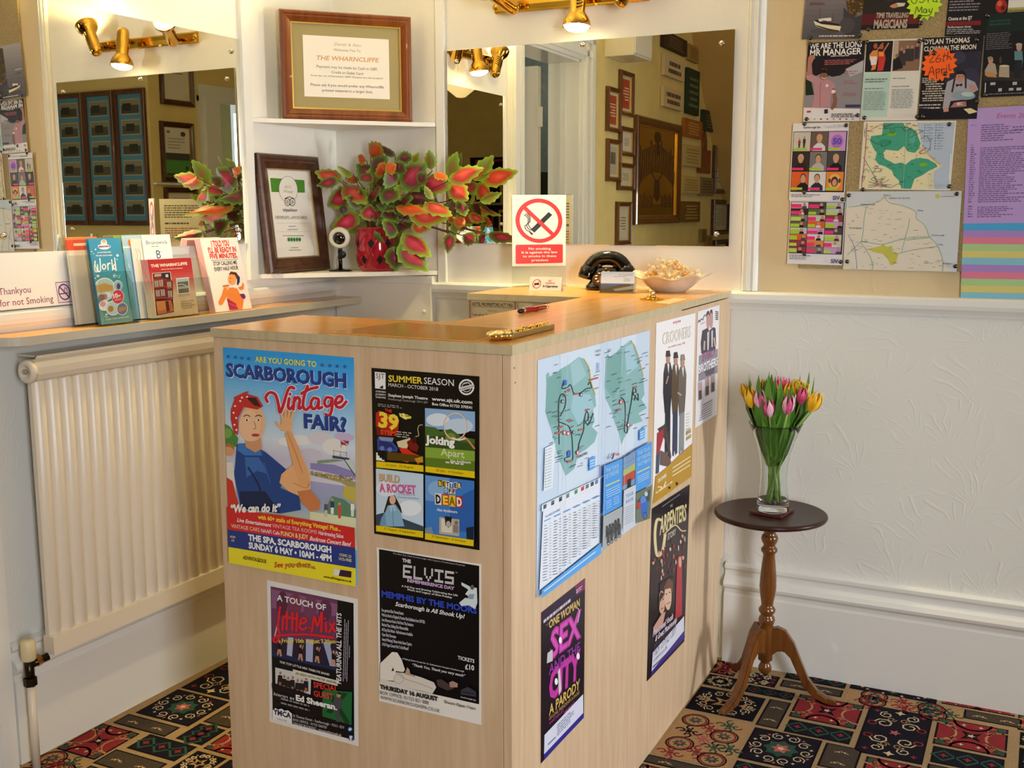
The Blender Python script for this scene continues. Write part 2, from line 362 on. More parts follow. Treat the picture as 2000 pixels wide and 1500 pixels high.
# back wall: white paper left of the moulding, beige above the rail right of it, fern paper below
b = MB(); b.box((-1.75, 0, 0), (5.0, .15, 1.055), FERN); b.box((-.15, 0, 1.055), (1.364, .15, ZC), WALL); b.box((1.364, 0, 1.055), (5.0, .15, ZC), BEIGE)
struct(b.build('wall_back'))
# left wall with the doorway
def lwbox(b, off0, off1, y0, y1, z0, z1, m):
    p = [(lw(off0, y0), y0), (lw(off1, y0), y0), (lw(off1, y1), y1), (lw(off0, y1), y1)]
    b.prism([(x, y, z0) for x, y in p], (0, 0, z1-z0), m)
DY0, DY1, DH = -1.47, -2.22, 2.06
b = MB(); lwbox(b, -.16, 0, 0, DY0, 0, 1.055, FERN); lwbox(b, -.16, 0, 0, DY0, 1.055, ZC, WALL); lwbox(b, -.16, 0, DY0, DY1, DH, ZC, WALL); lwbox(b, -.16, 0, DY1, -6.9, 0, ZC, YELLOW)
struct(b.build('wall_left'))
# doorway: lining and moulded architrave
b = MB()
lwbox(b, -.17, .0, DY0-.025, DY0+.001, 0, DH, GLOSS); lwbox(b, -.17, .0, DY1-.001, DY1+.025, 0, DH, GLOSS); lwbox(b, -.17, .0, DY0, DY1, DH-.03, DH, GLOSS)
lwbox(b, -.10, -.07, DY1+.025, DY1+.04, 0, DH-.03, GLOSS)
for ys, sg in ((DY0-.012, 1), (DY1+.012, -1)):
    for a0, a1, off in ((0, .135, .018), (.02, .05, .03), (.085, .125, .036), (.1, .132, .026)):
        lwbox(b, 0, off, ys+sg*a0, ys+sg*a1, 0, DH+.1, GLOSS)
for a0, a1, off in ((0, .13, .018), (.02, .05, .03), (.085, .125, .036)):
    lwbox(b, 0, off, DY0+.12, DY1-.12, DH-.02+a0, DH-.02+a1, GLOSS)
struct(b.build('door_1'))
# room beyond the doorway
b = MB(); b.box((-1.75, -3.6, 0), (-1.65, .15, ZC), mat('pale_room_paint', '#ddd6c4', .7)); b.box((-1.75, -3.7, 0), (-.2, -3.6, ZC), mat('pale_room_paint')); struct(b.build('wall_side_room'))
# the open door leaf with hinges
t = thing('room_door', (lw(-.17, -2.2), -2.2, 0), 'white panelled door standing open in the doorway left of the mirrors', 'door')
b = MB(); b.box((-.98, -2.195, .01), (-.26, -2.155, 2.02), CREAM, .003); b.build('door_leaf', t)
for z in (.25, 1.0, 1.72):
    b = MB(); b.box((-.262, -2.17, z), (-.238, -2.15, z+.1), CREAM, .002); b.build('hinge', t)
# fridge seen through the doorway
t = thing('tall_fridge', (-.62, -2.85, 0), 'dark green tall fridge in the room through the doorway', 'fridge')
b = MB(); b.box((-.95, -3.3, 0), (-.5, -2.6, 1.52), mat('dark_green_enamel', '#1f3a38', .35), .01); b.build('cabinet', t)
b = MB(); b.box((-.95, -2.6, 1.44), (-.5, -2.585, 1.5), BLACK, .003); b.build('handle_strip', t)
b = MB(); b.box((-1.2, -3.59, 1.0), (-.25, -3.57, 2.3), mat('grey_blue_tiles', '#8fa3a4', .3, noise=.15, nscale=30)); struct(b.build('trim_tiles'))
# right side of the hall, doors, far walls
slab('wall_right', (4.88, -2.7, 0), (5.0, .15, .08), WALL)
b = MB(); b.box((4.88, -1.3, 2.1), (5.0, -.15, ZC), WALL); b.box((4.88, -2.7, 0), (5.0, -1.3, ZC), WALL); b.box((4.88, -.15, 0), (5.0, .15, ZC), WALL); struct(b.build('wall_right_upper'))
b = MB(); b.box((3.571, -2.72, 0), (5.0, -2.6, ZC), YELLOW); b.box((3.571, -3.1, 0), (3.69, -2.72, ZC), YELLOW); b.box((3.571, -4.1, 2.1), (3.69, -3.1, ZC), YELLOW); b.box((3.571, -6.9, 0), (3.69, -4.1, ZC), YELLOW); struct(b.build('wall_hall'))
b = MB()
for y0, y1, o in ((-3.26, -3.05, .02), (-3.22, -3.1, .035), (-4.13, -3.94, .02)): b.box((3.571-o, y0, 0), (3.571, y1, 2.12), GLOSS)
b.box((3.55, -4.13, 2.08), (3.571, -3.05, 2.2), GLOSS); struct(b.build('door_2'))
b = MB(); b.box((4.6, -4.5, 0), (4.7, -2.75, ZC), mat('pale_green_paint', '#d5dcc4', .7)); struct(b.build('wall_far_room'))
b = MB(); b.box((-.3, -6.9, 0), (5, -6.8, ZC), YELLOW); struct(b.build('wall_front'))
b = MB()
for y0, y1, z0, z1 in ((-1.3,-1.22,0,2.1),(-.23,-.15,0,2.1),(-1.3,-.15,2.02,2.1),(-1.3,-.15,0,.12),(-1.3,-.15,.95,1.0)): b.box((4.9, y0, z0), (4.95, y1, z1), GLOSS)
struct(b.build('door_3'))
# sloping soffit of the upper stair over the sign wall
b = MB(); b.prism([(lw(.0, -3.95), -3.95, 2.75), (lw(.0, -5.2), -5.2, 1.35), (lw(.0, -5.3), -5.3, 1.35), (lw(.0, -5.3), -5.3, 2.75)], (.95, 0, 0), mat('brown_cream_paint', '#c9a86a', .7)); struct(b.build('wall_soffit'))
# skirting, rails and mouldings
SK = [(0,0),(.022,0),(.022,.205),(.018,.212),(.018,.222),(.03,.232),(.032,.24),(.026,.252),(.014,.262),(.012,.276),(.02,.284),(.02,.293),(.008,.298),(0,.298)]
b = MB(); b.profile((1.325, 0, 0), (4.88, 0, 0), SK, (0,0,1), (0,-1,0), GLOSS); struct(b.build('baseboard_back'))
b = MB(); b.profile((lw(0,-.0), 0, 0), (lw(0, -1.34), -1.34, 0), SK, (0,0,1), (1,0,0), GLOSS); struct(b.build('baseboard_left'))
RL = [(0,-.03),(.006,-.03),(.01,-.022),(.018,-.014),(.024,-.01),(.028,0),(.028,.014),(.02,.02),(0,.022)]
b = MB(); b.profile((.365, 0, 1.058), (4.88, 0, 1.058), RL, (0,0,1), (0,-1,0), GLOSS); struct(b.build('trim_1'))
b = MB(); b.profile((lw(0,-.0), 0, 1.055), (lw(0,-1.34), -1.34, 1.055), [(u*.6, v) for u, v in RL], (0,0,1), (1,0,0), GLOSS); struct(b.build('trim_2'))
VM = [(-.02,0),(-.02,.006),(-.014,.012),(-.008,.008),(-.004,.014),(.004,.014),(.008,.008),(.014,.014),(.02,.01),(.024,0)]
b = MB(); b.prism([(1.364+u, -v, 1.08) for u, v in VM], (0,0,ZC-1.08), GLOSS); struct(b.build('trim_3'))
b = MB(); b.box((.382, -.014, 1.075), (.412, 0, ZC), GLOSS, .003); struct(b.build('trim_4'))
b = MB(); lwbox(b, 0, .014, -.418, -.452, 1.1, ZC, GLOSS); struct(b.build('trim_5'))
# boxed pipe panel low in the corner with two screw caps
b = MB(); b.box((.005, -.03, 0), (.365, 0, 1.085), WALL, .002); b.box((.0, -.034, 1.072), (.372, 0, 1.098), GLOSS, .002)
for x, z in ((.045, 1.02), (.34, .985)): b.lathe([(.006,0),(.006,.002),(.003,.004)], GLOSS, (x, -.03, z), 12, (0,-1,0))
struct(b.build('wall_corner_panel'))
# stairs with patterned carpet at the end of the hall, banister
b = MB()
for i in range(8):
    y = -4.6-i*.19; z = (i+1)*.222
    b.box((1.5, y-.19-.0, 0), (2.35, y, z), CN); b.box((1.55, y-.001, z-.2), (1.9, y+.003, z-.02), CT if i % 2 else CR); b.box((1.95, y-.001, z-.2), (2.3, y+.003, z-.02), CR if i % 2 else CT)
    b.box((1.57, y, z-.18), (1.88, y+.005, z-.04), CN); b.box((1.97, y, z-.18), (2.28, y+.005, z-.04), CN)
struct(b.build('floor_stairs'))
t = thing('stair_banister', (1.45, -4.5, 0), 'dark wooden banister beside the carpeted stairs at the end of the hall', 'banister')
b = MB(); b.tube([(1.45, -4.45, .95), (1.45, -6.1, 2.6)], .03, MAHOG, 8); b.build('handrail', t)
b = MB(); b.box((1.41, -4.49, 0), (1.49, -4.41, 1.1), MAHOG, .008); b.ball((1.45, -4.45, 1.13), .05, MAHOG); b.build('newel_post', t)
for i in range(7):
    b = MB(); y = -4.65-i*.19; b.box((1.44, y-.01, (i+1)*.222-.1), (1.46, y+.01, 1.15+i*.19), MAHOG); b.build('spindle', t)

# ------------------------------------------------------------------ the two wall mirrors
def clip(b, p, n):
    b.lathe([(.007,0),(.007,.003),(.005,.006),(.0,.008)], CHROME, p, 14, n)
t = thing('wall_mirror', (.86, 0, 1.2), 'wide frameless mirror on the back wall behind the black telephone', 'mirror')
b = MB(); b.box((.422, -.012, 1.2003), (1.3076, -.006, 1.7796), MIRROR, .0008); b.build('mirror_glass', t)
for x in (.455, 1.272):
    for z in (1.745, 1.235): b = MB(); clip(b, (x, -.012, z), (0,-1,0)); b.lathe([(.006,0),(.006,.008)], CHROME, (x, -.012, z), 10, (0,1,0)); b.build('mirror_clip', t)
b = MB(); clip(b, (.865, -.012, 1.768), (0,-1,0)); b.build('mirror_clip', t)
t = thing('wall_mirror', (lw(.006, -.88), -.88, 1.206), 'wide frameless mirror on the left wall above the leaflet shelf', 'mirror')
b = MB(); lwbox(b, .003, .0045, -.452, -1.305, 1.2065, 1.7825, MIRROR); b.build('mirror_glass', t)
for y in (-.487, -1.27):
    for z in (1.745, 1.245): b = MB(); clip(b, (lw(.0045, y), y, z), (1,0,0)); b.build('mirror_clip', t)
# ------------------------------------------------------------------ reception desk
DX, DY = 1.3145, -1.3945
def board(b, lo, hi, top, side):
    x0, y0, z0 = lo; x1, y1, z1 = hi
    P = [(x0,y0,z0),(x1,y0,z0),(x1,y1,z0),(x0,y1,z0),(x0,y0,z1),(x1,y0,z1),(x1,y1,z1),(x0,y1,z1)]
    b.faces(P, [(0,3,2,1),(0,1,5,4),(1,2,6,5),(2,3,7,6),(3,0,4,7)], side); b.faces(P, [(4,5,6,7)], top)
desk = thing('reception_desk', (1.0, -.75, 0), 'pale beech U-shaped reception desk covered in posters', 'desk')
b = MB()
board(b, (.680, -1.3985, 1.0632), (1.3185, -1.112, 1.08), TOPX, EDGE)
board(b, (1.037, -1.112, 1.0632), (1.3185, -.004, 1.08), TOP, EDGE)
board(b, (.702, -.412, 1.0632), (1.037, -.004, 1.08), TOPX, EDGE)
b.build('worktop', desk)
b = MB(); b.box((.683, DY, .0), (1.2972, DY+.017, 1.0622), DESK, .0006); b.build('front_panel', desk)
ys = -.455
b = MB(); b.box((1.2985, DY, 0), (DX, ys-.0007, 1.0622), DESK, .0006); b.build('side_panel', desk)
b = MB(); b.box((1.2985, ys+.0007, 0), (DX, -.036, 1.0592), DESK, .0006); b.box((1.2985, -.036, .31), (DX, -.004, 1.0592), DESK); b.build('side_panel', desk)
b = MB(); b.box((.683, DY+.0175, 0), (.70, -1.115, 1.0622), DESK, .0006); b.build('end_panel', desk)
for y, z in ((-1.383, 1.04), (-1.380, 1.015), (-1.384, .15)): b = MB(); b.ball((DX, y, z), .0013, BLACK, 8, 6); b.build('panel_pin', desk)

# ------------------------------------------------------------------ leaflet shelf on the left wall
b = MB(); o0 = .1085; yend = -1.362
pts = [(lw(.001, -.004), -.004), (lw(o0, -.004), -.004), (lw(o0, yend+.06), yend+.06)]
for i in range(1, 9):
    a = math.pi/2*i/8; pts.append((lw(o0-.075+.075*math.cos(a), 0)+SKEW*(yend+.06-.06*math.sin(a)), yend+.06-.06*math.sin(a)))
pts.append((lw(.001, yend), yend))
n = len(pts); lo = [(x, y, 1.005) for x, y in pts]; hi = [(x, y, 1.0248) for x, y in pts]
b.faces(lo+hi, [list(range(n))[::-1]]+[(i, (i+1) % n, (i+1) % n+n, i+n) for i in range(n)], mat('shelf_edging', '#cfcaba', .45)); b.faces(hi, [list(range(n))], TOP)
o = b.build('wall_shelf', None, (.05, -.68, 1.005)); tag(o, 'long narrow beech shelf above the radiator holding leaflets', 'shelf')

# ------------------------------------------------------------------ radiator
t = thing('panel_radiator', (lw(.08, -.85), -.85, .27), 'cream ribbed panel radiator under the leaflet shelf', 'radiator')
Y0, Y1, RO = -1.303, -.28, .098
b = MB(); nr = int((Y1-Y0-.02)/.0383); prof = []
for i in range(nr):
    for u, d in ((0,-.012),(.12,-.011),(.25,-.004),(.36,0),(.64,0),(.75,-.004),(.88,-.011)): prof.append((Y0+.012+(i+u)*.0383, d))
prof.append((Y0+.012+nr*.0383, -.012))
v0 = [(lw(RO+d, y), y, .322) for y, d in prof]; v1 = [(lw(RO+d, y), y, .915) for y, d in prof]; m_ = len(prof)
v2 = [(lw(RO-.012, y), y, .305) for y, d in prof]; v3 = [(lw(RO-.012, y), y, .93) for y, d in prof]
b.faces(v2+v0+v1+v3, [(k*m_+i, k*m_+i+1, (k+1)*m_+i+1, (k+1)*m_+i) for k in range(3) for i in range(m_-1)], RADW, True)
lwbox(b, RO-.024, RO-.013, Y0+.012, Y1, .275, .955, RADW); b.build('ribbed_panel', t)
b = MB()
b.prism([(lw(RO+u, Y0), Y0, .944+v) for u, v in ((-.03,-.022),(-.008,-.026),(.004,-.02),(.009,-.008),(.009,.008),(.004,.02),(-.008,.026),(-.03,.022))], (SKEW*(Y1-Y0), Y1-Y0, 0), RADW)
b.build('top_rail', t)
b = MB(); lwbox(b, RO-.075, RO-.01, Y0+.03, Y1, .973, .9765, RADW); lwbox(b, RO-.015, RO-.012, Y0+.03, Y1, .965, .9765, RADW); b.build('top_grille', t)
b = MB(); lwbox(b, RO-.03, RO+.004, Y0+.01, Y1, .272, .316, RADW); b.build('bottom_rail', t)
b = MB(); c = (lw(RO-.008, Y0+.002), Y0+.002, .944); ax = (-.0, -1, 0)
b.lathe([(.027,-.006),(.027,.004),(.022,.008),(.014,.008),(.013,.004),(.0,.004)], RADW, c, 24, ax); b.lathe([(.006,.004),(.006,.010),(.0,.010)], CHROME, c, 10, ax); b.build('end_plug', t)
vp = at_left(92, 1287, .07); vz = vp.z; vy = -1.338; vx = lw(.07, vy)
b = MB(); b.tube([(vx, vy, 0.002), (vx, vy, vz-.035)], .0095, RADW, 12); b.build('pipe', t)
b = MB(); b.tube([(vx, vy, vz-.042), (vx, vy, vz+.018)], .011, STEEL, 12); b.tube([(vx, vy, vz-.046), (vx, vy, vz-.026)], .015, STEEL, 6, smooth=False)
b.tube([(vx, vy, vz+.003), (lw(RO-.015, Y0+.01), Y0+.008, vz+.012)], .0095, STEEL, 12); b.tube([(vx+.004, vy+.016, vz+.007), (vx+.006, vy+.028, vz+.01)], .0135, mat('brass_nut', '#a87a42', .25, 1), 6, smooth=False)
v = b.build('valve', t)
b = MB(); b.lathe([(.015,0),(.0175,.004),(.0165,.044),(.014,.048),(.0,.048)], mat('aged_cream_plastic', '#ddd0a8', .4), (vx, vy, vz+.016), 14); b.build('valve_knob', v)

# ------------------------------------------------------------------ corner shelves
SH = mat('white_satin_shelf', '#efece2', .35)
for nm, z0, z1, lab in (('u', 1.5555, 1.5675, 'upper white triangular corner shelf under the framed welcome notice'), ('l', 1.1015, 1.1145, 'lower white triangular corner shelf under the red plant pot')):
    b = MB(); b.prism([(.002, -.0015, z0), (lw(.0015, -.417), -.417, z0), (.380, -.0155, z0), (.380, -.0015, z0)], (0, 0, z1-z0), SH)
    tag(b.build('corner_shelf', None, (.1, -.1, z0)), lab, 'shelf')
# ------------------------------------------------------------------ printed sheets: lettering and flat colour shapes in thin layers
def glyphs():
    """outlines of the built-in typeface, plain and heavy"""
    G = {}; objs = []
    chars = [chr(c) for c in range(33, 127)] + ['£', '•', '”', '“', '’', '™']
    for wt, off in ((0, 0), (1, .022), (2, .045)):
        for c in chars:
            for suf in ('', '.'):
                if suf and wt: continue
                cu = bpy.data.curves.new('g', 'FONT'); cu.body = c+suf; cu.resolution_u = 2; cu.offset = off if not suf else 0; cu.fill_mode = 'FRONT'
                o = bpy.data.objects.new('g', cu); COL.objects.link(o); objs.append((wt, c, suf, o))
    dg = bpy.context.evaluated_depsgraph_get(); dg.update(); adv = {}
    ref = {}
    for wt, c, suf, o in objs:
        me = o.evaluated_get(dg).to_mesh()
        V = [(v.co.x, v.co.y) for v in me.vertices]; Fc = [tuple(p.vertices) for p in me.polygons]
        if suf: ref[c] = max((p[0] for p in V), default=0)
        else: G[(wt, c)] = (V, Fc)
        o.evaluated_get(dg).to_mesh_clear()
    dot = max(p[0] for p in G[(0, '.')][0])
    for c in chars: adv[c] = ref[c]-dot
    for _, _, _, o in objs:
        cu = o.data; bpy.data.objects.remove(o); bpy.data.curves.remove(cu)
    cap = max(p[1] for p in G[(0, 'H')][0]); adv[' '] = .28
    return G, adv, cap
GL, ADV, CAP = glyphs()
def homog(q, w, h):
    """photo-crop quad (TL,TR,BR,BL) to sheet coordinates"""
    src = q; dst = [(0, h), (w, h), (w, 0), (0, 0)]; A = []
    for (x, y), (u, v) in zip(src, dst): A.append([x, y, 1, 0, 0, 0, -u*x, -u*y, u]); A.append([0, 0, 0, x, y, 1, -v*x, -v*y, v])
    n = 8
    for i in range(n):
        p = max(range(i, n), key=lambda r: abs(A[r][i])); A[i], A[p] = A[p], A[i]
        for r in range(n):
            if r != i:
                k = A[r][i]/A[i][i]
                for c in range(i, n+1): A[r][c] -= k*A[i][c]
    H = [A[i][n]/A[i][i] for i in range(n)]+[1]
    return lambda x, y: ((H[0]*x+H[1]*y+H[2])/(H[6]*x+H[7]*y+1), (H[3]*x+H[4]*y+H[5])/(H[6]*x+H[7]*y+1))
class Sheet:
    STEP = .000035
    def __init__(s, w, h, quad=None, base='#f4f2ee', thick=.0006, rough=.42, outline=None, plain=False):
        s.free = plain; s.w, s.h, s.b, s.rough = w, h, MB(), rough; s.z = thick
        quad = quad or [(0,0),(w*1000,0),(w*1000,h*1000),(0,h*1000)]
        s.map = homog(quad, w, h)
        if outline: s.b.prism([(x, y, 0) for x, y in outline], (0, 0, thick), ink(base, rough))
        elif not plain: s.b.box((0,0,0), (w,h,thick), ink(base, rough))
    def up(s): s.z += s.STEP
    def nudge(s): s.z += .000006
    def lp(s, pts, col, keep=False):
        if not keep: s.up()
        if not s.free and any(not (-1e-5 < x < s.w+1e-5 and -1e-5 < y < s.h+1e-5) for x, y in pts):
            for ax, lim, sg in ((0, 0, 1), (0, s.w, -1), (1, 0, 1), (1, s.h, -1)):      # trim to the paper's edge
                out = []
                for i, p in enumerate(pts):
                    q = pts[i-1]; a, b_ = (p[ax]-lim)*sg, (q[ax]-lim)*sg
                    if (a >= 0) != (b_ >= 0): t = b_/(b_-a); out.append((q[0]+(p[0]-q[0])*t, q[1]+(p[1]-q[1])*t))
                    if a >= 0: out.append(p)
                pts = out
                if len(pts) < 3: return
        s.b.faces([(x, y, s.z) for x, y in pts], [list(range(len(pts)))], ink(col, s.rough) if isinstance(col, str) else col)
    def poly(s, pts, col, keep=False):
        if keep: s.nudge()
        s.lp([s.map(*p) for p in pts], col, keep)
    def fr(s, u0, v0, u1, v1, col, keep=False):
        s.lp([(u0*s.w, (1-v0)*s.h), (u0*s.w, (1-v1)*s.h), (u1*s.w, (1-v1)*s.h), (u1*s.w, (1-v0)*s.h)], col, keep)
    def grad(s, u0, v0, u1, v1, stops, n=14):
        s.up()
        for i in range(n):
            t = (i+.5)/n*(len(stops)-1); k = min(int(t), len(stops)-2); f = t-k
            a, c = stops[k], stops[k+1]; mixc = '#'+''.join('%02x' % int(int(a[j:j+2],16)*(1-f)+int(c[j:j+2],16)*f) for j in (1,3,5))
            s.fr(u0, v0+(v1-v0)*i/n, u1, v0+(v1-v0)*(i+1)/n, mixc, True)
    def ell(s, cx, cy, rx, ry, col, rot=0, n=22, keep=False, a0=0, a1=2*math.pi):
        c, d = math.cos(rot), math.sin(rot); P = []
        for i in range(n): a = a0+(a1-a0)*i/n; x, y = rx*math.cos(a), ry*math.sin(a); P.append((cx+x*c-y*d, cy+x*d+y*c))
        s.poly(P, col, keep)
    def fell(s, u, v, ru, rv, col, n=20, keep=False):
        s.lp([((u+ru*math.cos(2*math.pi*i/n))*s.w, (1-v-rv*math.sin(2*math.pi*i/n))*s.h) for i in range(n)], col, keep)
    def ring(s, cx, cy, rx, ry, wd, col, n=32):
        s.up(); k = (1-wd)
        P = [s.map(cx+rx*math.cos(2*math.pi*i/n), cy+ry*math.sin(2*math.pi*i/n)) for i in range(n)]
        Q = [s.map(cx+rx*k*math.cos(2*math.pi*i/n), cy+ry*k*math.sin(2*math.pi*i/n)) for i in range(n)]
        s.b.faces([(x, y, s.z) for x, y in P+Q], [(i, (i+1) % n, n+(i+1) % n, n+i) for i in range(n)], ink(col, s.rough))
    def stroke(s, pts, wd, col, smooth=True, keep=False, local=False):
        """pen line through crop points, width in crop px"""
        if keep: s.nudge()
        else: s.up()
        if smooth and len(pts) > 2:
            Q = [pts[0]]+list(pts)+[pts[-1]]; o = []
            for i in range(1, len(Q)-2):
                for k in range(5):
                    t = k/5; a, b_, c, d = Q[i-1], Q[i], Q[i+1], Q[i+2]
                    o.append(tuple(.5*(2*b_[j]+(c[j]-a[j])*t+(2*a[j]-5*b_[j]+4*c[j]-d[j])*t*t+(3*b_[j]-a[j]-3*c[j]+d[j])*t**3) for j in (0,1)))
            o.append(pts[-1]); pts = o
        wds = wd if callable(wd) else (lambda t: wd)
        L = []; Rr = []; n = len(pts)
        for i, p in enumerate(pts):
            a, c = pts[max(i-1, 0)], pts[min(i+1, n-1)]; dx, dy = c[0]-a[0], c[1]-a[1]; l = math.hypot(dx, dy) or 1
            h = wds(i/(n-1))/2; L.append((p[0]-dy/l*h, p[1]+dx/l*h)); Rr.append((p[0]+dy/l*h, p[1]-dx/l*h))
        f = (lambda q: q) if local else (lambda q: s.map(*q))
        v = [(*f(q), s.z+(i % n)*1.2e-6) for i, q in enumerate(L+Rr)]; s.z += n*1.2e-6; mm = ink(col, s.rough) if isinstance(col, str) else col
        s.b.faces(v, [(i, i+1, n+i+1, n+i) for i in range(n-1)], mm)
        for p in (pts[0], pts[-1]):
            s.nudge(); h = wds(0)/2; s.b.faces([(*f((p[0]+h*math.cos(k*.785), p[1]+h*math.sin(k*.785))), s.z) for k in range(8)], [list(range(8))], mm)
    def text(s, t, p0, p1, h, col, wt=0, shear=0, keep=False, arc=0, lower=False):
        """lettering along the baseline p0-p1 (crop px), capital height h px"""
        if not keep: s.up()
        a = Vector(s.map(*p0)); c = Vector(s.map(*p1)); e = c-a; W = e.length; e.normalize(); u = Vector((-e.y, e.x))
        nx, ny = s.map(p0[0], p0[1]-1); ex, ey = s.map(p0[0]+1, p0[1])
        vert = abs(p1[0]-p0[0]) < abs(p1[1]-p0[1])
        sc = math.hypot(ex-a.x, ey-a.y) if vert else math.hypot(nx-a.x, ny-a.y)
        sy = h*sc/CAP; tot = sum(ADV.get(ch, .5) for ch in t); last = t.rstrip()
        sx = W/max(tot, .01); x = 0; mm = ink(col, s.rough); k = s.b.mi(mm)
        for ch in t:
            g = GL.get((wt, ch))
            if g:
                s.z += .000003
                f = []; vv = []
                for (gx, gy) in g[0]:
                    tx = (x+gx)*sx+gy*sy*shear; ty = gy*sy
                    if arc: ty += arc*W*(1-((tx/W)*2-1)**2)
                    p = a+e*tx+u*ty; vv.append(s.b.bm.verts.new((p.x, p.y, s.z)))
                for fc in g[1]:
                    try: q = s.b.bm.faces.new([vv[i] for i in fc]); q.material_index = k
                    except ValueError: pass
            x += ADV.get(ch, .5)
    def ftext(s, t, u, v, wfrac, hfrac, col, wt=0, shear=0, align='c', keep=False):
        """lettering by sheet fractions: centre (or left) u, baseline v"""
        W = wfrac*s.w; x0 = u*s.w-(W/2 if align == 'c' else 0); y0 = (1-v)*s.h
        m0 = s.map; s.map = lambda x, y: (x, -y); s.text(t, (x0, -y0), (x0+W, -y0), hfrac*s.h, col, wt, shear, keep); s.map = m0
    def lines(s, u0, v0, u1, v1, n, col, fill=.5, seed=1, align='l', ragged=.35, wd=None):
        """small print too fine to read: rows of word-length dashes"""
        s.up(); r = random.Random(seed); dv = (v1-v0)/n
        for i in range(n):
            y = v0+dv*(i+.5); hh = dv*fill*.5*(wd or 1); L = (u1-u0)*(1-r.random()*ragged); x = u0+((u1-u0)-L)/2*(align == 'c'); end = x+L
            while x < end-.004:
                ww = min(r.uniform(.02, .09)*(1 if u1-u0 > .3 else .6), end-x); s.fr(x, y-hh, x+ww, y+hh, col, True); x += ww+.012
    def person(s, u, v0, v1, skin, top, legs, hair='#2a1c14', wide=.16, arms=0):
        """small standing printed figure between v0 (head) and v1 (feet)"""
        H = v1-v0; a = s.h/s.w; w_ = H*wide*a
        s.up(); z = s.z
        s.lp([(x*s.w, (1-y)*s.h) for x, y in ((u-w_*.55, v0+H*.2), (u+w_*.55, v0+H*.2), (u+w_*.7, v0+H*.55), (u+w_*.45, v0+H*.58), (u-w_*.45, v0+H*.58), (u-w_*.7, v0+H*.55))], top, True)
        if legs: s.lp([(x*s.w, (1-y)*s.h) for x, y in ((u-w_*.45, v0+H*.56), (u+w_*.45, v0+H*.56), (u+w_*.42, v1), (u+w_*.1, v1), (u, v0+H*.7), (u-w_*.1, v1), (u-w_*.42, v1))], legs, True)
        if arms: s.lp([(x*s.w, (1-y)*s.h) for x, y in ((u+arms*w_*.3, v0+H*.24), (u+arms*w_*1.15, v0+H*.02), (u+arms*w_*1.35, v0+H*.04), (u+arms*w_*.6, v0+H*.34))], skin, True)
        s.fell(u, v0+H*.085, H*.055*a, H*.075, hair); s.fell(u, v0+H*.105, H*.045*a, H*.06, skin)
    def build(s, name, mw, label=None, cat=None, group=None, parent=None):
        o = s.b.build(name, None, None, mw)
        if parent is not None: o.parent = parent; o.matrix_parent_inverse = pinv(parent)
        if label: tag(o, label, cat, group)
        return o
def place_sheet(quad, axis, val, w, h, off):
    """rigid frame on a wall or desk plane that best fits the four photo corners; quad in photo px TL,TR,BR,BL"""
    P = [at(*p, axis, val) for p in quad]; c = sum(P, Vector())/4
    r = (P[1]-P[0]+P[2]-P[3]).normalized()
    n = Vector((0,-1,0)) if axis == 'y' else Vector((1,0,0)); u = n.cross(r)
    o = c-r*w/2-u*h/2+n*off
    return frame(o, r, u)
def crop(x0, y0, k, pts): return [(x0+a/k, y0+b/k) for a, b in pts]
# ------------------------------------------------------------------ posters on the desk
def star(s, x, y, r, col, n=5, inner=.42, keep=True, rot=-math.pi/2):
    s.poly([(x+math.cos(rot+math.pi*i/n)*r*(1 if i % 2 == 0 else inner), y+math.sin(rot+math.pi*i/n)*r*(1 if i % 2 == 0 else inner)) for i in range(2*n)], col, keep)
def desk_sheet(q, x0, y0, k, axis, w, h, off=.0007):
    pq = crop(x0, y0, k, q)
    return place_sheet(pq, axis, DY if axis == 'y' else DX, w, h, off)

# --- vintage fair
Q = [(40,55),(812,107),(842,1460),(100,1312)]
s = Sheet(.297, .424, Q, '#7fb8e6', rough=.3)
s.grad(0, 0, 1, .4, ['#2b9fea', '#63b5ee', '#a9d0ec', '#d8e2ec'], 24); s.grad(0, .4, 1, .56, ['#d8dfe8', '#c8c4d8', '#d6d4dc'], 10); s.grad(0, .56, 1, .72, ['#a8a6cc', '#9aa8c4', '#b4bfcc'], 10); s.grad(0, .72, 1, .84, ['#b8c2ae', '#c8cfa4', '#e6e4c0'], 8)
for x, y, rx, ry, c in ((500,600,60,30,'#e9e6e4'),(620,590,80,40,'#d9d4da'),(700,640,70,50,'#e8e4de'),(560,680,70,30,'#cfc8d6'),(420,610,50,26,'#ece9e4'),(760,580,60,24,'#cbb9d8')): s.ell(x, y, rx, ry, c, .1)
s.poly([(600,720),(700,712),(760,722),(600,740)], '#8a9a78'); s.poly([(560,735),(700,745),(830,790),(832,830),(700,800),(560,770)], '#8f88bc')
s.poly([(560,785),(640,795),(760,815),(832,850),(832,905),(740,850),(560,805)], '#a79a6a'); s.poly([(760,870),(832,880),(832,980),(790,960),(750,930)], '#c6b650')
r_ = random.Random(3)
for i in range(60): x = r_.uniform(570, 828); s.ell(x, 790+(x-560)*.16+r_.uniform(-10, 14), 5, 4, r_.choice(['#c9a050','#6d6a4a','#b06a4a','#e0d8b8','#5a6a88']), n=6, keep=i > 0)
s.poly([(690,930),(760,950),(832,1010),(832,1060),(700,1050),(640,1020)], '#5e8a6a'); s.poly([(560,1020),(832,1060),(832,1120),(560,1075)], '#dfe3b8')
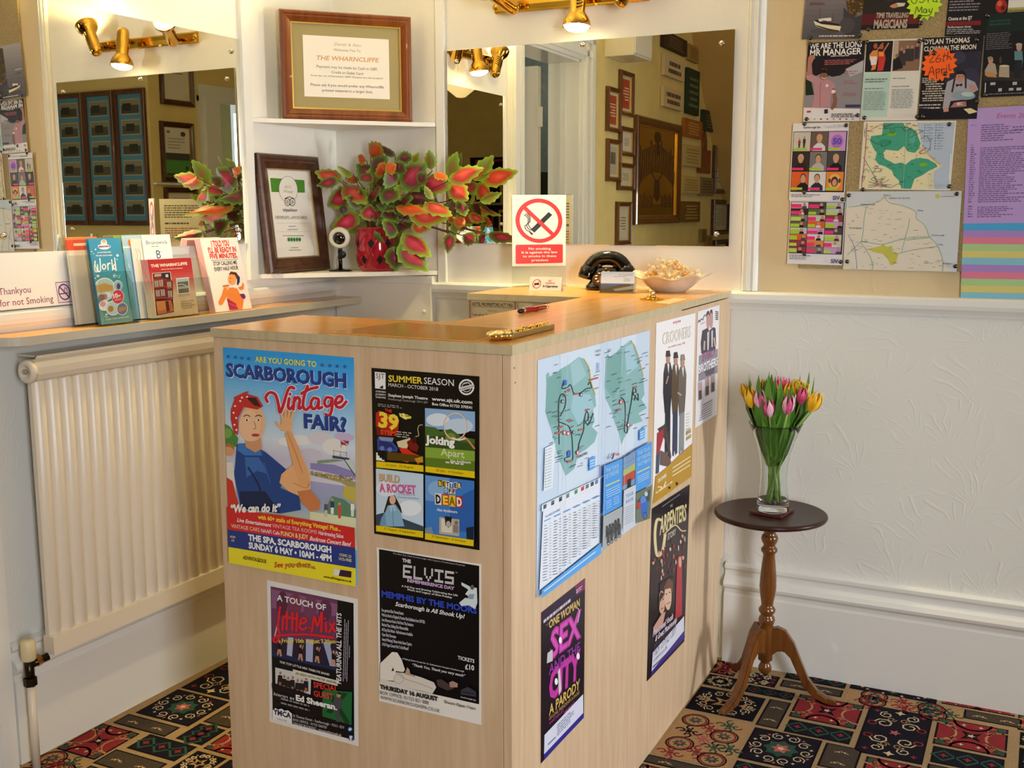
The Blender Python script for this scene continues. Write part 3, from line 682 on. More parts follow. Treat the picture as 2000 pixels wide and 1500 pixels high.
for i, (x, y, c, l) in enumerate(((692,985,'#2c3f78','#f2f0ea'),(735,1010,'#c85a3a','#c85a3a'),(812,1000,'#f2f0ea','#e6e2d6'),(655,1000,'#5a5a78','#d0c8b0'))):
    s.poly([(x-10,y-24),(x+10,y-22),(x+12,y+14),(x-11,y+12)], c); s.poly([(x-9,y+12),(x+9,y+13),(x+8,y+52),(x-8,y+50)], l); s.ell(x, y-34, 8, 9, '#caa078', n=8)
s.poly([(692,690),(790,705),(828,800),(828,815),(760,715),(692,705)], '#3a4a58'); s.poly([(765,715),(800,715),(829,770),(829,806)], '#c8d6c8')
s.stroke([(695,660),(780,675)], 3, '#8890a8', False); s.stroke([(700,660),(700,690)], 2.5, '#8890a8', False); s.stroke([(740,665),(740,695)], 2.5, '#8890a8', False); s.stroke([(776,672),(776,700)], 2.5, '#8890a8', False)
s.stroke([(742,600),(744,640)], 2.5, '#666666', False); s.poly([(745,598),(790,605),(785,632),(743,625)], '#b83a4a'); s.stroke([(745,600),(787,630)], 4, '#f0f0f0', False); s.stroke([(745,622),(789,608)], 4, '#2a3a7a', False)
# holidaymakers at the left edge
s.poly([(50,500),(90,520),(140,590),(130,640),(60,640)], '#4f8a3a'); s.ell(75, 560, 28, 30, '#7aa848'); s.poly([(66,730),(110,730),(130,900),(150,1000),(76,900)], '#e6e2d6'); s.poly([(72,815),(110,840),(150,985),(80,1000)], '#d0382c'); s.ell(90, 660, 28, 34, '#d9a070'); s.poly([(62,640),(80,618),(115,630),(118,660),(95,640)], '#b07838')
# a holidaymaker in a blue shirt and red headscarf waving an open hand
s.poly([(132,625),(200,615),(300,670),(420,770),(390,880),(500,930),(510,1010),(395,1030),(160,1000),(120,800)], '#23458a'); s.poly([(140,620),(215,618),(275,665),(280,690),(180,690),(135,660)], '#3f78c0')
s.poly([(180,700),(260,700),(320,800),(250,780),(190,820)], '#3a6ab4'); s.poly([(150,900),(300,900),(392,1030),(160,1000)], '#16264e'); s.stroke([(200,760),(260,860),(280,940)], 10, '#16264e'); s.stroke([(290,730),(330,850)], 9, '#2f5aa6')
s.poly([(175,560),(270,560),(280,650),(240,672),(185,640)], '#d59a70'); s.ell(222, 500, 76, 108, '#edb98e'); s.ell(205, 515, 62, 92, '#f2c49c')
s.poly([(96,420),(120,350),(180,325),(250,345),(285,400),(250,420),(170,405),(140,470),(140,570),(115,560),(96,480)], '#c9302e'); s.poly([(110,350),(170,320),(200,310),(185,335),(130,375)], '#c9302e'); s.poly([(185,350),(240,350),(272,405),(230,395)], '#3a2014')
for x, y in ((120,400),(112,440),(128,470),(150,370),(190,345),(118,510),(130,540),(160,350)): s.ell(x, y, 6, 6, '#f6eee6', n=8)
for x in (190, 258): s.ell(x, 482, 13, 7, '#f6f2ea', n=10); s.ell(x, 482, 6, 6, '#2a1c14', n=8); s.stroke([(x-18,460),(x,452),(x+18,460)], 5, '#3a2014')
s.stroke([(232,490),(244,528),(228,534)], 4, '#b87848'); s.ell(242, 570, 24, 9, '#c23a3a', n=12)
arm = '#eab27e'
s.poly([(395,800),(440,760),(520,700),(560,790),(570,880),(520,935),(440,900),(385,850)], arm); s.poly([(415,560),(450,540),(500,650),(545,770),(570,880),(500,860),(470,770)], '#e6a872'); s.poly([(490,900),(565,890),(625,960),(620,1010),(570,1020),(510,960)], '#cf7f4c')
s.poly([(395,545),(452,548),(458,500),(440,470),(400,474),(388,505)], arm)
for i, (dx, dy) in enumerate(((-34,-66),(-10,-88),(14,-86),(36,-62))): s.stroke([(400+i*16,480),(412+i*12+dx*.6,480+dy)], 17, arm, False)
s.stroke([(395,530),(365,495)], 18, arm, False); s.stroke([(430,560),(480,680),(520,790)], 5, '#c98850'); s.stroke([(470,850),(540,880),(560,850)], 5, '#c98850')
for x, y in ((80,108),(122,112),(160,116),(200,119),(633,152),(678,155),(722,158),(768,160)): star(s, x, y, 14, '#2f66b8')
s.text('ARE YOU GOING TO', (237,137), (598,164), 31, '#f0e86a', 1)
s.text('SCARBOROUGH', (75,228), (783,289), 74, '#eef2f8', 2); s.text('SCARBOROUGH', (71,224), (781,285), 74, '#25408f', 2)
VIN = [[(312,372),(302,345),(325,318),(358,330),(376,385),(386,436),(404,395),(428,312),(448,285),(468,292)],[(440,352),(434,398),(446,414),(464,392)],[(472,345),(464,416)],[(466,375),(488,345),(502,362),(496,410),(516,402)],[(548,278),(528,335),(522,396),(540,418),(562,398)],[(512,322),(560,296),(606,284)],[(612,355),(585,348),(568,380),(580,412),(603,400),(615,362),(612,408),(634,402)],[(690,347),(660,345),(648,375),(662,398),(684,385),(694,347),(692,415),(678,450),(656,444)],[(712,382),(748,366),(752,342),(730,338),(714,366),(722,398),(750,400),(778,368)]]
for c, wd in (('#f6f0f4', 27), ('#c8203c', 18)):
    s.up()
    for st in VIN: s.stroke(st, wd, c, keep=True)
    s.ell(446, 326, wd*.5, wd*.5, c, keep=True)
s.text('FAIR?', (532,527), (786,552), 78, '#eef2f8', 2); s.text('FAIR?', (528,523), (784,548), 78, '#25408f', 2)
s.poly([(79,985),(150,1008),(395,1038),(620,1076),(832,1115),(836,1232),(85,1118)], '#d22a2c'); s.poly([(85,1118),(836,1232),(840,1352),(92,1219)], '#263a86'); s.poly([(92,1219),(840,1352),(842,1460),(100,1312)], '#efdf2c')
s.text('“We can do it”', (104,1020), (394,1016), 42, '#f8f4f0', 2, .3)
s.text('with 60+ stalls of Everything Vintage! Plus...', (267,1058), (752,1134), 24, '#f8e23c', 1); s.text('Live Entertainment', (143,1073), (341,1106), 21, '#f6eef0', 1, .35); s.text('VINTAGE TEA ROOMS', (350,1108), (612,1149), 21, '#f4c8c0', 0); s.text('Hairdressing Salon', (620,1151), (768,1175), 22, '#f4dff0', 1)
s.text('VINTAGE CARS', (113,1108), (278,1133), 21, '#f0c0a0', 1); s.text('NAAFI Cafe', (285,1136), (395,1153), 21, '#f4d0e8', 1); s.text('PUNCH & JUDY', (400,1155), (560,1180), 25, '#f4e0a0', 1); s.text('Buckrose Concert Band', (568,1184), (808,1222), 23, '#f6eef0', 1, .35)
s.text('THE SPA, SCARBOROUGH', (214,1181), (699,1260), 33, '#f4f4f4', 2); s.text('SUNDAY 6 MAY • 10AM – 4PM'.replace('–', '-'), (216,1227), (701,1310), 33, '#f4f4f4', 2)
s.text('ADM', (107,1165), (138,1170), 12, '#e0d8a0', 1); s.text('£5', (115,1186), (133,1189), 12, '#e0d8a0', 1); s.text('CONC £3', (745,1277), (816,1290), 15, '#e8e0a0', 1); s.text("U12's FREE", (742,1300), (818,1314), 15, '#e8e0a0', 1)
s.text('ADVINTAGEOUS', (184,1290), (318,1316), 20, '#2a2410', 1, .15); s.text('See you there...', (364,1340), (602,1342), 30, '#c83a2a', 1, .3); s.lines(.5, .945, .72, .955, 1, '#a89a28', .8, 4)
s.poly([(712,1352),(760,1359),(757,1397),(710,1388)], '#e6e2d6'); s.poly([(752,1358),(818,1369),(816,1406),(742,1394)], '#3a1a38'); s.text('www.adVintageous.co.uk', (655,1402), (818,1434), 13, '#3a3412', 1)
s.build('poster', desk_sheet(Q, 420, 660, 3, 'y', .297, .424), 'large blue and red vintage fair poster at the left of the desk front', 'poster', 'posters on the desk front')

# --- theatre summer season
Q = [(22,72),(852,138),(860,1478),(50,1350)]
s = Sheet(.2149, .3033, Q, '#12100e', rough=.3)
s.poly([(47,102),(130,110),(131,238),(50,230)], '#efeeea'); s.text('SJT', (53,150), (124,158), 38, '#2a2622'); s.poly([(84,228),(84,222),(92,223),(92,214),(102,215),(102,208),(112,209),(112,232)], '#15120f')
for t, y in (('STEPHEN', 259), ('JOSEPH', 281), ('THEATRE', 303)): s.text(t, (55,y), (133,y+6), 12, '#d8d6d2', 1)
s.text('SUMMER', (152,176), (413,194), 47, '#ecd040', 1); s.text('SEASON', (424,194), (662,213), 49, '#f2f0ee', 0); s.text('MARCH - OCTOBER 2018', (152,214), (537,250), 26, '#e8e6e2', 0)
s.ell(755, 220, 59, 62, '#e9e7e2', n=36); star(s, 755, 220, 62, '#e9e7e2', 18, .9); s.ell(755, 220, 47, 49, '#1a1714', n=30); s.ring(755, 220, 36, 38, .12, '#e9e7e2'); s.poly([(695,225),(810,195),(816,222),(702,252)], '#e9e7e2'); s.text('SCARBOROUGH', (704,245), (812,217), 13, '#1a1714', 1); s.text('MADE IN', (728,200), (778,188), 10, '#e9e7e2', 1)
s.text('Stephen Joseph Theatre', (153,291), (458,318), 21, '#f0eeea', 1); s.text('Westborough, Scarborough, YO11 1JW', (153,318), (458,346), 15, '#b8b4ae', 0); s.text('www.sjt.uk.com', (491,322), (803,350), 26, '#f4f2ee', 1); s.text('Box Office 01723 370541', (491,358), (805,388), 20, '#f0eeea', 1)
s.lines(.06, .205, .36, .225, 2, '#9a968e', .5, 2)
# thirty nine steps panel
s.poly([(62,520),(190,545),(190,600),(70,590)], '#7a1c14'); s.poly([(60,420),(85,400),(200,440),(240,470),(232,560),(150,545),(60,520)], '#b8281c'); s.text('39', (76,520), (232,552), 108, '#f2d43c', 2); s.text('THE', (128,404), (182,416), 20, '#d8301e', 2); s.text('STEPS', (98,580), (222,594), 32, '#e8451e', 2)
s.poly([(238,420),(300,430),(335,448),(330,462),(280,466),(245,445)], '#ecd85a'); s.poly([(255,432),(325,440),(320,448),(258,442)], '#8a7a2a'); s.poly([(260,425),(275,418),(300,470),(285,468)], '#f0e890')
s.poly([(72,610),(190,640),(232,690),(225,718),(75,705)], '#3a4aa0'); s.poly([(85,630),(180,650),(215,700),(90,690)], '#27336e'); s.ell(110, 690, 18, 18, '#6a78c8'); s.ell(170, 700, 18, 18, '#6a78c8'); s.poly([(80,600),(200,610),(190,640),(100,630)], '#8a94b8')
s.poly([(222,640),(330,610),(300,700),(235,680)], '#e0cfa0'); s.poly([(300,640),(350,610),(395,680),(380,720),(320,700)], '#7a1c14'); s.ell(358, 628, 20, 24, '#3a1410'); s.poly([(240,690),(300,690),(340,720),(395,745),(398,810),(385,815),(360,760),(300,740),(265,730)], '#d8301e'); s.poly([(215,760),(300,775),(320,740),(350,760),(310,800),(218,778)], '#e0421e')
s.stroke([(420,510),(395,515),(385,545),(392,590),(370,600)], 6, '#c8b888'); s.poly([(66,722),(66,782),(130,790),(130,780),(110,778),(110,766),(92,763),(92,748),(78,745),(78,725)], '#f0eee8')
s.poly([(150,715),(425,750),(428,800),(150,780)], '#5a4410'); s.poly([(360,770),(425,752),(428,800),(380,800)], '#c8981e')
s.poly([(67,790),(430,822),(431,872),(67,838)], '#e8c818'); s.text('21 June - 23 August', (141,824), (354,846), 17, '#3a2c08', 0); s.lines(.24, .355, .42, .395, 3, '#b8b4a8', .45, 5)
# tennis panel
s.poly([(440,380),(825,408),(826,560),(442,540)], '#8fb4dc'); s.ell(540, 470, 90, 50, '#dce6f0'); s.ell(700, 520, 110, 60, '#c4d6ea'); s.poly([(441,520),(520,530),(560,560),(640,540),(720,600),(825,620),(826,700),(444,650)], '#4a6a2a'); s.poly([(443,600),(600,590),(700,640),(826,650),(826,720),(443,690)], '#38501e')
s.poly([(443,680),(826,712),(826,880),(446,840)], '#88a83a'); s.poly([(443,760),(826,790),(826,880),(446,840)], '#5f7a24'); s.ell(640, 610, 40, 40, '#7a8a3a')
for ph in (0, .05): s.ring(675, 520, 92-ph*60, 108-ph*60, .07, '#c8905a' if ph == 0 else '#e8d8c0')
s.stroke([(735,600),(770,625),(822,690)], 14, '#c88a52'); s.stroke([(655,610),(700,625),(750,615)], 12, '#e8e4da')
s.text('Joking', (455,648), (668,672), 56, '#f6f4f0', 2); s.text('Apart', (566,742), (746,764), 52, '#cfd8a0', 1); s.text('Alan Ayckbourn', (636,795), (797,808), 20, '#eef0e4', 1); s.lines(.7, .5, .88, .515, 1, '#d8dcc0', .6, 3)
s.poly([(447,828),(826,868),(827,920),(447,872)], '#e8c818'); s.text('26 July - 4 October', (528,866), (741,892), 19, '#3a2c08', 0)
# rocket panel
s.poly([(67,845),(432,888),(435,1330),(72,1285)], '#c6dbea'); s.ell(330, 1150, 90, 60, '#e6eef4'); s.ell(150, 1000, 80, 60, '#dfe8f0'); s.poly([(72,1200),(150,1180),(300,1240),(434,1290),(435,1330),(72,1285)], '#3a4a5a')
s.text('BUILD', (92,940), (254,957), 54, '#a8825a', 2); s.text('BUILD', (89,938), (251,955), 54, '#cfae86', 1); s.text('A ROCKET', (100,1022), (376,1040), 60, '#b04888', 2); s.text('A ROCKET', (98,1020), (374,1038), 60, '#d8659a', 1); s.text('by Christopher York', (240,1047), (372,1056), 12, '#6a7a88'); s.text('Directed by Paul Robinson', (238,1070), (404,1082), 12, '#5a6a78')
s.poly([(165,1060),(215,1050),(260,1140),(272,1190),(240,1175),(160,1200),(130,1180)], '#2a2018'); s.poly([(160,1130),(220,1120),(260,1180),(290,1290),(120,1290),(135,1200)], '#88b4d0'); s.poly([(110,1230),(140,1180),(150,1285),(100,1285)], '#6f9cbc'); s.poly([(170,1130),(215,1125),(225,1170),(180,1175)], '#a8cadf'); s.stroke([(200,1150),(205,1290)], 4, '#557f9e', False); s.ell(198, 1085, 24, 36, '#e0b49a')
s.poly([(72,1282),(435,1328),(435,1378),(73,1327)], '#e8c818'); s.text('31 August - 8 September', (133,1314), (378,1350), 18, '#3a2c08')
# blue panel with the television set
s.poly([(448,895),(826,940),(826,1400),(452,1345)], '#3f7cc8'); s.poly([(448,895),(640,918),(560,1100),(450,1090)], '#6a9cd8'); s.ell(540, 1000, 70, 60, '#8ab2e0'); s.poly([(640,1100),(826,1000),(826,1330),(640,1330)], '#2f62b0')
for i, (ch, cb, cf) in enumerate(zip('BETTER', ('#2a2418','#e8c81e','#e8e4da','#3a6ab0','#e0ded4','#5a4a2a'), ('#e8c81e','#2a2418','#2a2418','#f0eee6','#2a2418','#e8d8a0'))):
    x = 548+i*30; y = 985+i*3.6; s.poly([(x,y-52),(x+28,y-50),(x+28,y),(x,y-3)], cb); s.text(ch, (x+4,y-10), (x+25,y-8), 34, cf, 2)
for i, (ch, cb, cf) in enumerate(zip('OFF', ('#3a6ab0','#e0ded4','#c8c4b8'), ('#f0eee6','#2a2418','#7a1c14'))):
    x = 596+i*30; y = 1035+i*3.6; s.poly([(x,y-46),(x+27,y-44),(x+27,y),(x,y-3)], cb); s.text(ch, (x+4,y-9), (x+24,y-7), 30, cf, 2)
for i, (ch, cb, cf) in enumerate(zip('DEAD', ('#e6e2d8','#c8321e','#e8c81e','#b02a22'), ('#1a1610','#f2d43c','#8a6a10','#f0eee6'))):
    x = 526+i*54; y = 1125+i*7; s.poly([(x,y-92),(x+50,y-88),(x+50,y),(x,y-6)], cb); s.text(ch, (x+6,y-16), (x+46,y-12), 62, cf, 2)
s.text('Alan Ayckbourn', (541,1168), (700,1188), 20, '#e8ecf2', 1); s.poly([(560,1215),(715,1235),(715,1365),(560,1345)], '#b8b0a0'); s.poly([(575,1228),(660,1240),(660,1340),(578,1330)], '#ddd8c8'); s.poly([(602,1210),(658,1216),(652,1280),(632,1300),(608,1280)], '#1c1a18'); s.ell(630, 1270, 18, 24, '#b8b0a4'); s.ell(692, 1260, 14, 16, '#7a7468'); s.poly([(668,1275),(708,1280),(708,1340),(668,1335)], '#8a8478'); s.poly([(770,1300),(826,1290),(826,1400),(775,1390)], '#1a2638'); s.poly([(452,1300),(500,1290),(520,1350),(452,1345)], '#7a92a8')
s.poly([(452,1340),(826,1393),(826,1442),(452,1388)], '#e8c818'); s.text('6 September - 6 October', (506,1370), (770,1413), 18, '#3a2c08')
s.build('poster', desk_sheet(Q, 720, 700, 3.947, 'y', .2149, .3033), 'black theatre summer season poster with four picture panels', 'poster', 'posters on the desk front')

# --- remembrance day concert
Q = [(55,35),(887,165),(900,1445),(95,1250)]
s = Sheet(.2139, .296, Q, '#e9e5dd', rough=.35)
s.poly([(75,50),(872,178),(882,1282),(105,1105)], '#0c0b10'); s.text('The Elvis Fan Club Scarborough with Caprice Productions Presents', (185,88), (758,182), 11, '#c8c6d0', 0)
s.text('THE', (262,150), (328,160), 26, '#d8d6dc', 2)
bit = dict(E=('11111','10000','11110','10000','11111'), L=('10000','10000','10000','10000','11111'), V=('10001','10001','10001','01010','00100'), I=('11111','00100','00100','00100','11111'), S=('11111','10000','11111','00001','11111'))
s.up()
for li, ch in enumerate('ELVIS'):
    for rr, row in enumerate(bit[ch]):
        for cc, on in enumerate(row):
            if on == '1':
                for a in (0, 1):
                    for d in (0, 1):
                        x = 268+li*84+cc*14.2+a*7.1; y = 172+rr*21+d*10.5+(x-268)*.13
                        s.poly([(x,y),(x+6,y+.8),(x+6,y+9),(x,y+8)], '#f0eef2', True)
s.text('™', (682,238), (706,242), 14, '#c8c6d0'); s.text('REMEMBERENCE DAY', (305,306), (678,370), 24, '#c8a8d0', 2)
s.text('A Full Day and Evening Celebrating the Life', (262,346), (708,420), 14, '#e0dee2', 1); s.text('Music and Legacy of Elvis Presley', (308,373), (662,437), 14, '#e0dee2', 1)
s.text('MEMPHIS BY THE MOORS', (105,422), (862,558), 44, '#3048b8', 2); s.text('Scarborough is All Shook Up!', (214,497), (762,597), 32, '#eeecf0', 1, .28)
for i, (t, x1) in enumerate((('See genuine Elvis Owned Items',282),('With the North of England’s Premier Elvis Exhibition from DWTEA',452),('Live Afternoon Rock n Roll from The Sneekers',362),('Market Place Selling Elvis Memorabilia',322),('All Day Elvis Music - Refreshments Available',358),('Open Elvis Showcase',228),('Award Winning Tribute Artist Steve Caprice',352),('A Full Vegas Concert Not To Be Missed!',328))):
    y = 540+i*38.5; s.text(t, (109+i*1.5,y), (x1,y+(x1-109)*.17), 23, '#c9c7d2', 1)
s.poly([(738,305),(800,335),(820,350),(812,375),(740,330)], '#d0dce4'); s.poly([(770,400),(810,345),(862,350),(868,470),(850,520),(800,490),(740,495),(722,470),(770,430),(830,440)], '#d4dfe6'); s.poly([(800,400),(845,400),(835,440),(790,430)], '#8fa4b4'); s.ell(826, 345, 16, 20, '#6a5a58')
s.poly([(107,950),(200,860),(240,865),(275,920),(302,1000),(290,1020),(230,1010),(235,1090),(108,1075)], '#e6e0d4'); s.poly([(196,1010),(210,980),(217,1010)], '#1a1818'); s.poly([(230,1020),(330,1030),(430,1060),(530,1100),(550,1140),(520,1190),(420,1165),(240,1130),(108,1100),(108,1070),(215,1095)], '#d9d2c6'); s.poly([(300,1035),(320,980),(338,1000),(345,1040),(390,1045),(380,1058)], '#b89a86'); s.stroke([(250,1030),(300,1070),(420,1110),(520,1150)], 5, '#a8a094'); s.ring(255, 1070, 40, 40, .1, '#a8a094'); s.poly([(550,1080),(590,1075),(640,1110),(690,1150),(640,1165),(560,1130)], '#4a3a38'); s.poly([(650,1100),(680,1090),(720,1110),(718,1140),(660,1140)], '#a88a78')
s.text('TICKETS', (717,917), (850,948), 27, '#e6e4e8', 1); s.text('£10', (776,995), (850,1007), 38, '#eeecf0', 1); s.text('Helping Raise Funds for St Catherine’s Hospice Scarborough', (282,916), (770,1020), 11, '#c8c6d0', 1); s.text('“Thank You, Thank you very much”', (357,968), (776,1058), 19, '#dcdae0', 1, .28)
s.poly([(745,1160),(800,1135),(865,1175),(865,1215),(745,1195)], '#3c3a44'); s.poly([(755,1170),(855,1190),(855,1196),(755,1176)], '#15141a'); s.text('Scarborough Spa', (745,1220), (866,1247), 11, '#c8c6d0', 1)
s.text('THURSDAY 16 AUGUST', (114,1147), (566,1248), 31, '#16161e', 2); s.text('BOX OFFICE: 01723 821 888', (112,1188), (496,1275), 26, '#24242e', 0); s.text('WWW.SCARBOROUGHSPA.CO.UK', (117,1226), (584,1338), 25, '#24242e', 0); s.text('Doors Open 11am', (620,1262), (866,1319), 20, '#2a2a36', 1)
s.build('poster', desk_sheet(Q, 720, 1060, 4.054, 'y', .2139, .296), 'black poster with white border below the theatre season poster', 'poster', 'posters on the desk front')

# --- tribute band
Q = [(78,10),(887,172),(930,1495),(145,1270)]
s = Sheet(.209, .292, Q, '#e6e2de', rough=.35)
s.poly([(113,65),(852,210),(893,1440),(172,1245)], '#100e14'); s.poly([(113,65),(708,187),(713,560),(140,545)], '#6e3a5e'); s.poly([(120,90),(708,220),(709,330),(130,260)], '#8a5a80'); s.ell(330, 240, 60, 110, '#7a3a54'); s.ell(220, 220, 50, 110, '#5a2a44'); s.ell(470, 250, 60, 110, '#74405e'); s.ell(600, 280, 60, 100, '#5e3050')
s.poly([(140,545),(713,570),(725,800),(150,680)], '#2a2038'); s.poly([(280,520),(330,525),(322,700),(275,690)], '#b8bcd4'); s.poly([(440,535),(505,540),(505,770),(445,745)], '#a8b0d8'); s.poly([(590,560),(650,565),(700,780),(660,780)], '#a4acd0'); s.poly([(150,560),(185,380),(195,395),(160,570)], '#c8b8b8'); s.poly([(150,640),(440,730),(725,790),(725,820),(152,690)], '#1c2a58')
for x, y in ((210,600),(397,640),(545,660),(690,690)): s.poly([(x-18,y-25),(x+18,y-20),(x+14,y+30),(x-14,y+28)], '#1a1418'); s.poly([(x-13,y+26),(x+14,y+30),(x+24,y+90),(x+10,y+92),(x,y+50),(x-8,y+84),(x-20,y+80)], '#c89070'); s.ell(x, y-40, 11, 16, '#c08a70', n=10); s.stroke([(x+14,y-15),(x+24,y-50)], 8, '#c08a70', False)
s.text('A TOUCH OF', (178,190), (612,278), 50, '#f0ecea', 1)
LM = [[(205,250),(198,330),(192,430),(210,490),(190,555),(168,560),(160,535),(200,505),(330,495),(480,495),(680,522)],[(238,335),(232,455)],[(268,290),(270,450)],[(245,335),(305,345)],[(318,300),(318,455)],[(290,345),(345,352)],[(358,305),(356,460)],[(385,400),(440,375),(420,345),(390,370),(385,425),(410,450),(445,430)],[(492,470),(510,330),(540,420),(575,290),(575,465)],[(612,385),(620,465)],[(650,395),(700,465)],[(690,390),(645,470)]]
s.up()
for st in LM: s.stroke(st, 20, '#e0262c', keep=True)
s.ell(470, 432, 9, 10, '#e0262c', keep=True); s.ell(606, 350, 9, 10, '#e0262c', keep=True)
s.text('Friday 10th August 7.30pm', (235,566), (713,572), 32, '#ecd95a', 1); s.text('THE TOP LITTLE MIX TRIBUTE BAND', (218,746), (662,862), 18, '#dcdadc', 1, .1)
s.poly([(183,787),(345,826),(500,860),(500,1030),(190,930)], '#cfd0cc')
for x, y in ((230,860),(265,890),(300,905),(340,900),(385,925),(420,930),(460,910)): s.ell(x, y-22, 11, 15, '#a87a60', n=10); s.poly([(x-20,y-5),(x+18,y),(x+22,y+90),(x-24,y+80)], '#1c1a26'); s.poly([(x-10,y+55),(x+12,y+60),(x+10,y+95),(x-12,y+92)], '#9a6a50')
s.poly([(160,925),(420,1000),(500,1030),(500,1060),(165,980)], '#12101a'); s.poly([(340,802),(740,905),(737,952),(340,850)], '#dcd8c4'); s.text('AS SEEN WITH PETER ANDRE', (364,846), (732,934), 18, '#3a3830', 1)
s.text('SPECIAL', (526,962), (742,1003), 47, '#d83a34', 1); s.poly([(608,985),(868,1005),(872,1300),(612,1220)], '#1e6a38'); s.poly([(640,1180),(790,1010),(830,1020),(690,1200)], '#123f22'); s.poly([(660,1040),(700,1030),(860,1280),(820,1290)], '#123f22'); s.text('GUEST', (532,1040), (706,1072), 47, '#d83a34', 1)
s.poly([(715,1060),(770,1045),(790,1110),(760,1170),(765,1270),(735,1270),(720,1170),(695,1130)], '#4a4a50'); s.ell(752, 1030, 20, 24, '#b88a74'); s.poly([(732,1020),(748,1005),(775,1015),(772,1030)], '#1a1614')
s.text('kieran as', (179,1030), (362,1076), 27, '#e0dedc', 0, .2); s.text('Ed Sheeran.', (374,1076), (742,1166), 47, '#f0eeec', 2); s.lines(.15, .79, .5, .85, 2, '#8a8890', .4, 8)
s.poly([(178,1165),(200,1145),(225,1158),(255,1150),(280,1170),(310,1165),(346,1195),(350,1285),(178,1240)], '#eceae8'); s.text('YMCA', (188,1196), (337,1236), 42, '#20305a', 2); s.text('THEATRE', (212,1244), (306,1268), 14, '#555555')
s.text('St Thomas Street - Scarborough - YO11 1DY', (357,1222), (812,1334), 22, '#dcdadc'); s.text('BOX OFFICE - 01723 506750', (359,1257), (656,1330), 21, '#dcdadc'); s.text('ONLINE BOOKING - ymcascarborough.uk', (360,1289), (788,1398), 21, '#dcdadc'); s.ell(862, 1335, 20, 20, '#3a8ac8'); s.poly([(848,1340),(862,1325),(876,1330),(866,1348)], '#eef4f8'); s.poly([(852,1385),(892,1395),(892,1440),(855,1430)], '#3a5a9a'); s.text('f', (864,1428), (882,1431), 34, '#f0f2f6', 2)
s.text('FEATURING ALL THE HITS', (772,935), (756,298), 40, '#eceaec', 1)
for i, (a, c) in enumerate(((905,345),(880,385),(905,360),(690,590))):
    s.lines(.845+i*.028, .0, .85, .0, 1, '#8a8890')
    x = 790+i*17; y = a
    s.up()
    r_ = random.Random(i)
    while y > c: l = r_.uniform(14, 40); s.stroke([(x,y),(x-1,max(y-l, c))], 8, '#9a98a4', False, True); y -= l+9
s.build('poster', desk_sheet(Q, 500, 1130, 4.545, 'y', .209, .292), 'tribute band poster with red brush lettering low on the desk front', 'poster', 'posters on the desk front')

# --- folded cycle race map
Q = [(50,225),(633,57),(620,1056),(50,1460)]
s = Sheet(.597, .43, Q, '#c6d8ec', rough=.4)
s.poly([(165,192),(372,130),(368,830),(160,985)], '#cfdff0'); s.poly([(480,100),(560,78),(552,690),(474,735)], '#d2e1f0')
LAND = [(90,300),(105,285),(115,330),(165,270),(215,240),(260,205),(290,215),(312,262),(320,320),(345,400),(352,460),(335,480),(345,540),(330,570),(360,600),(345,650),(300,690),(262,712),(240,790),(195,828),(180,790),(160,740),(140,670),(120,590),(100,530),(88,490),(100,400)]
LAND2 = [(400,200),(412,185),(420,228),(470,160),(530,112),(556,140),(574,210),(588,280),(600,310),(606,400),(590,425),(620,470),(575,500),(598,540),(540,560),(500,630),(485,665),(475,610),(450,550),(430,480),(400,420),(395,360)]
s.poly(LAND, '#86b6b8'); s.poly([(95,320),(170,270),(175,420),(150,560),(110,560),(90,490)], '#76a8a6'); s.poly([(215,245),(262,208),(300,300),(230,360)], '#9cc4cc'); s.poly([(230,400),(320,400),(340,470),(260,560),(220,480)], '#9cc6d2')
s.poly(LAND2, '#86b6b8'); s.poly([(402,215),(480,160),(475,360),(440,420),(396,360)], '#76a8a6'); s.poly([(500,150),(540,130),(570,250),(510,300)], '#a0c8d8')
for st in ([(185,335),(172,370),(200,365),(215,350),(225,370),(235,395),(265,395),(300,370),(325,365),(318,335),(308,350)],[(165,515),(178,490),(190,460),(192,420),(175,398),(160,420),(155,470),(158,560),(160,660)],[(160,545),(185,555),(210,570),(225,620),(230,700),(228,745),(195,750),(190,735),(215,725)],[(258,712),(262,660),(285,590),(288,540),(300,490),(310,510),(305,560),(318,545),(335,500)],[(480,415),(500,440),(505,520),(500,590),(515,600),(518,540),(535,440),(545,370),(560,378),(552,430)],[(570,395),(572,430),(560,415)]): s.stroke(st, 5.5, '#20303a')
s.stroke([(285,215),(312,262),(322,330),(345,400)], 5, '#d8b86a'); s.stroke([(532,114),(565,180),(598,300)], 4, '#d8b86a')
r_ = random.Random(11); s.up()
for i in range(120):
    rx = i % 2; x = r_.uniform(95, 350) if not rx else r_.uniform(395, 615); y = (r_.uniform(240, 780) if not rx else r_.uniform(140, 600)); l = r_.uniform(8, 26)
    s.poly([(x,y),(x+l,y-l*.3),(x+l,y-l*.3+3.4),(x,y+3.4)], r_.choice(['#5a6a70','#46565e','#7a8a90']), True); s.ell(x-3, y+4, 1.8, 2, '#26363c', n=6, keep=True)
for x, y, l in ((310,322,46),(150,570,24),(165,595,26),(185,385,26),(230,398,24),(135,600,22),(195,535,22),(255,585,24),(470,440,22),(455,480,22),(540,360,22),(195,752,30),(290,480,22)): s.poly([(x,y),(x+l,y-l*.3),(x+l,y-l*.3+8),(x,y+8)], '#c85a58')
for x, y in ((185,330),(205,700)): s.poly([(x-9,y),(x+9,y-6),(x+9,y+20),(x-9,y+26)], '#3a6ad0')
for x, y in ((200,605),(250,705),(475,440),(515,560),(180,600)): s.ell(x, y, 7, 12, '#d83a3a'); s.ell(x, y, 4, 8, '#e8e8ee')
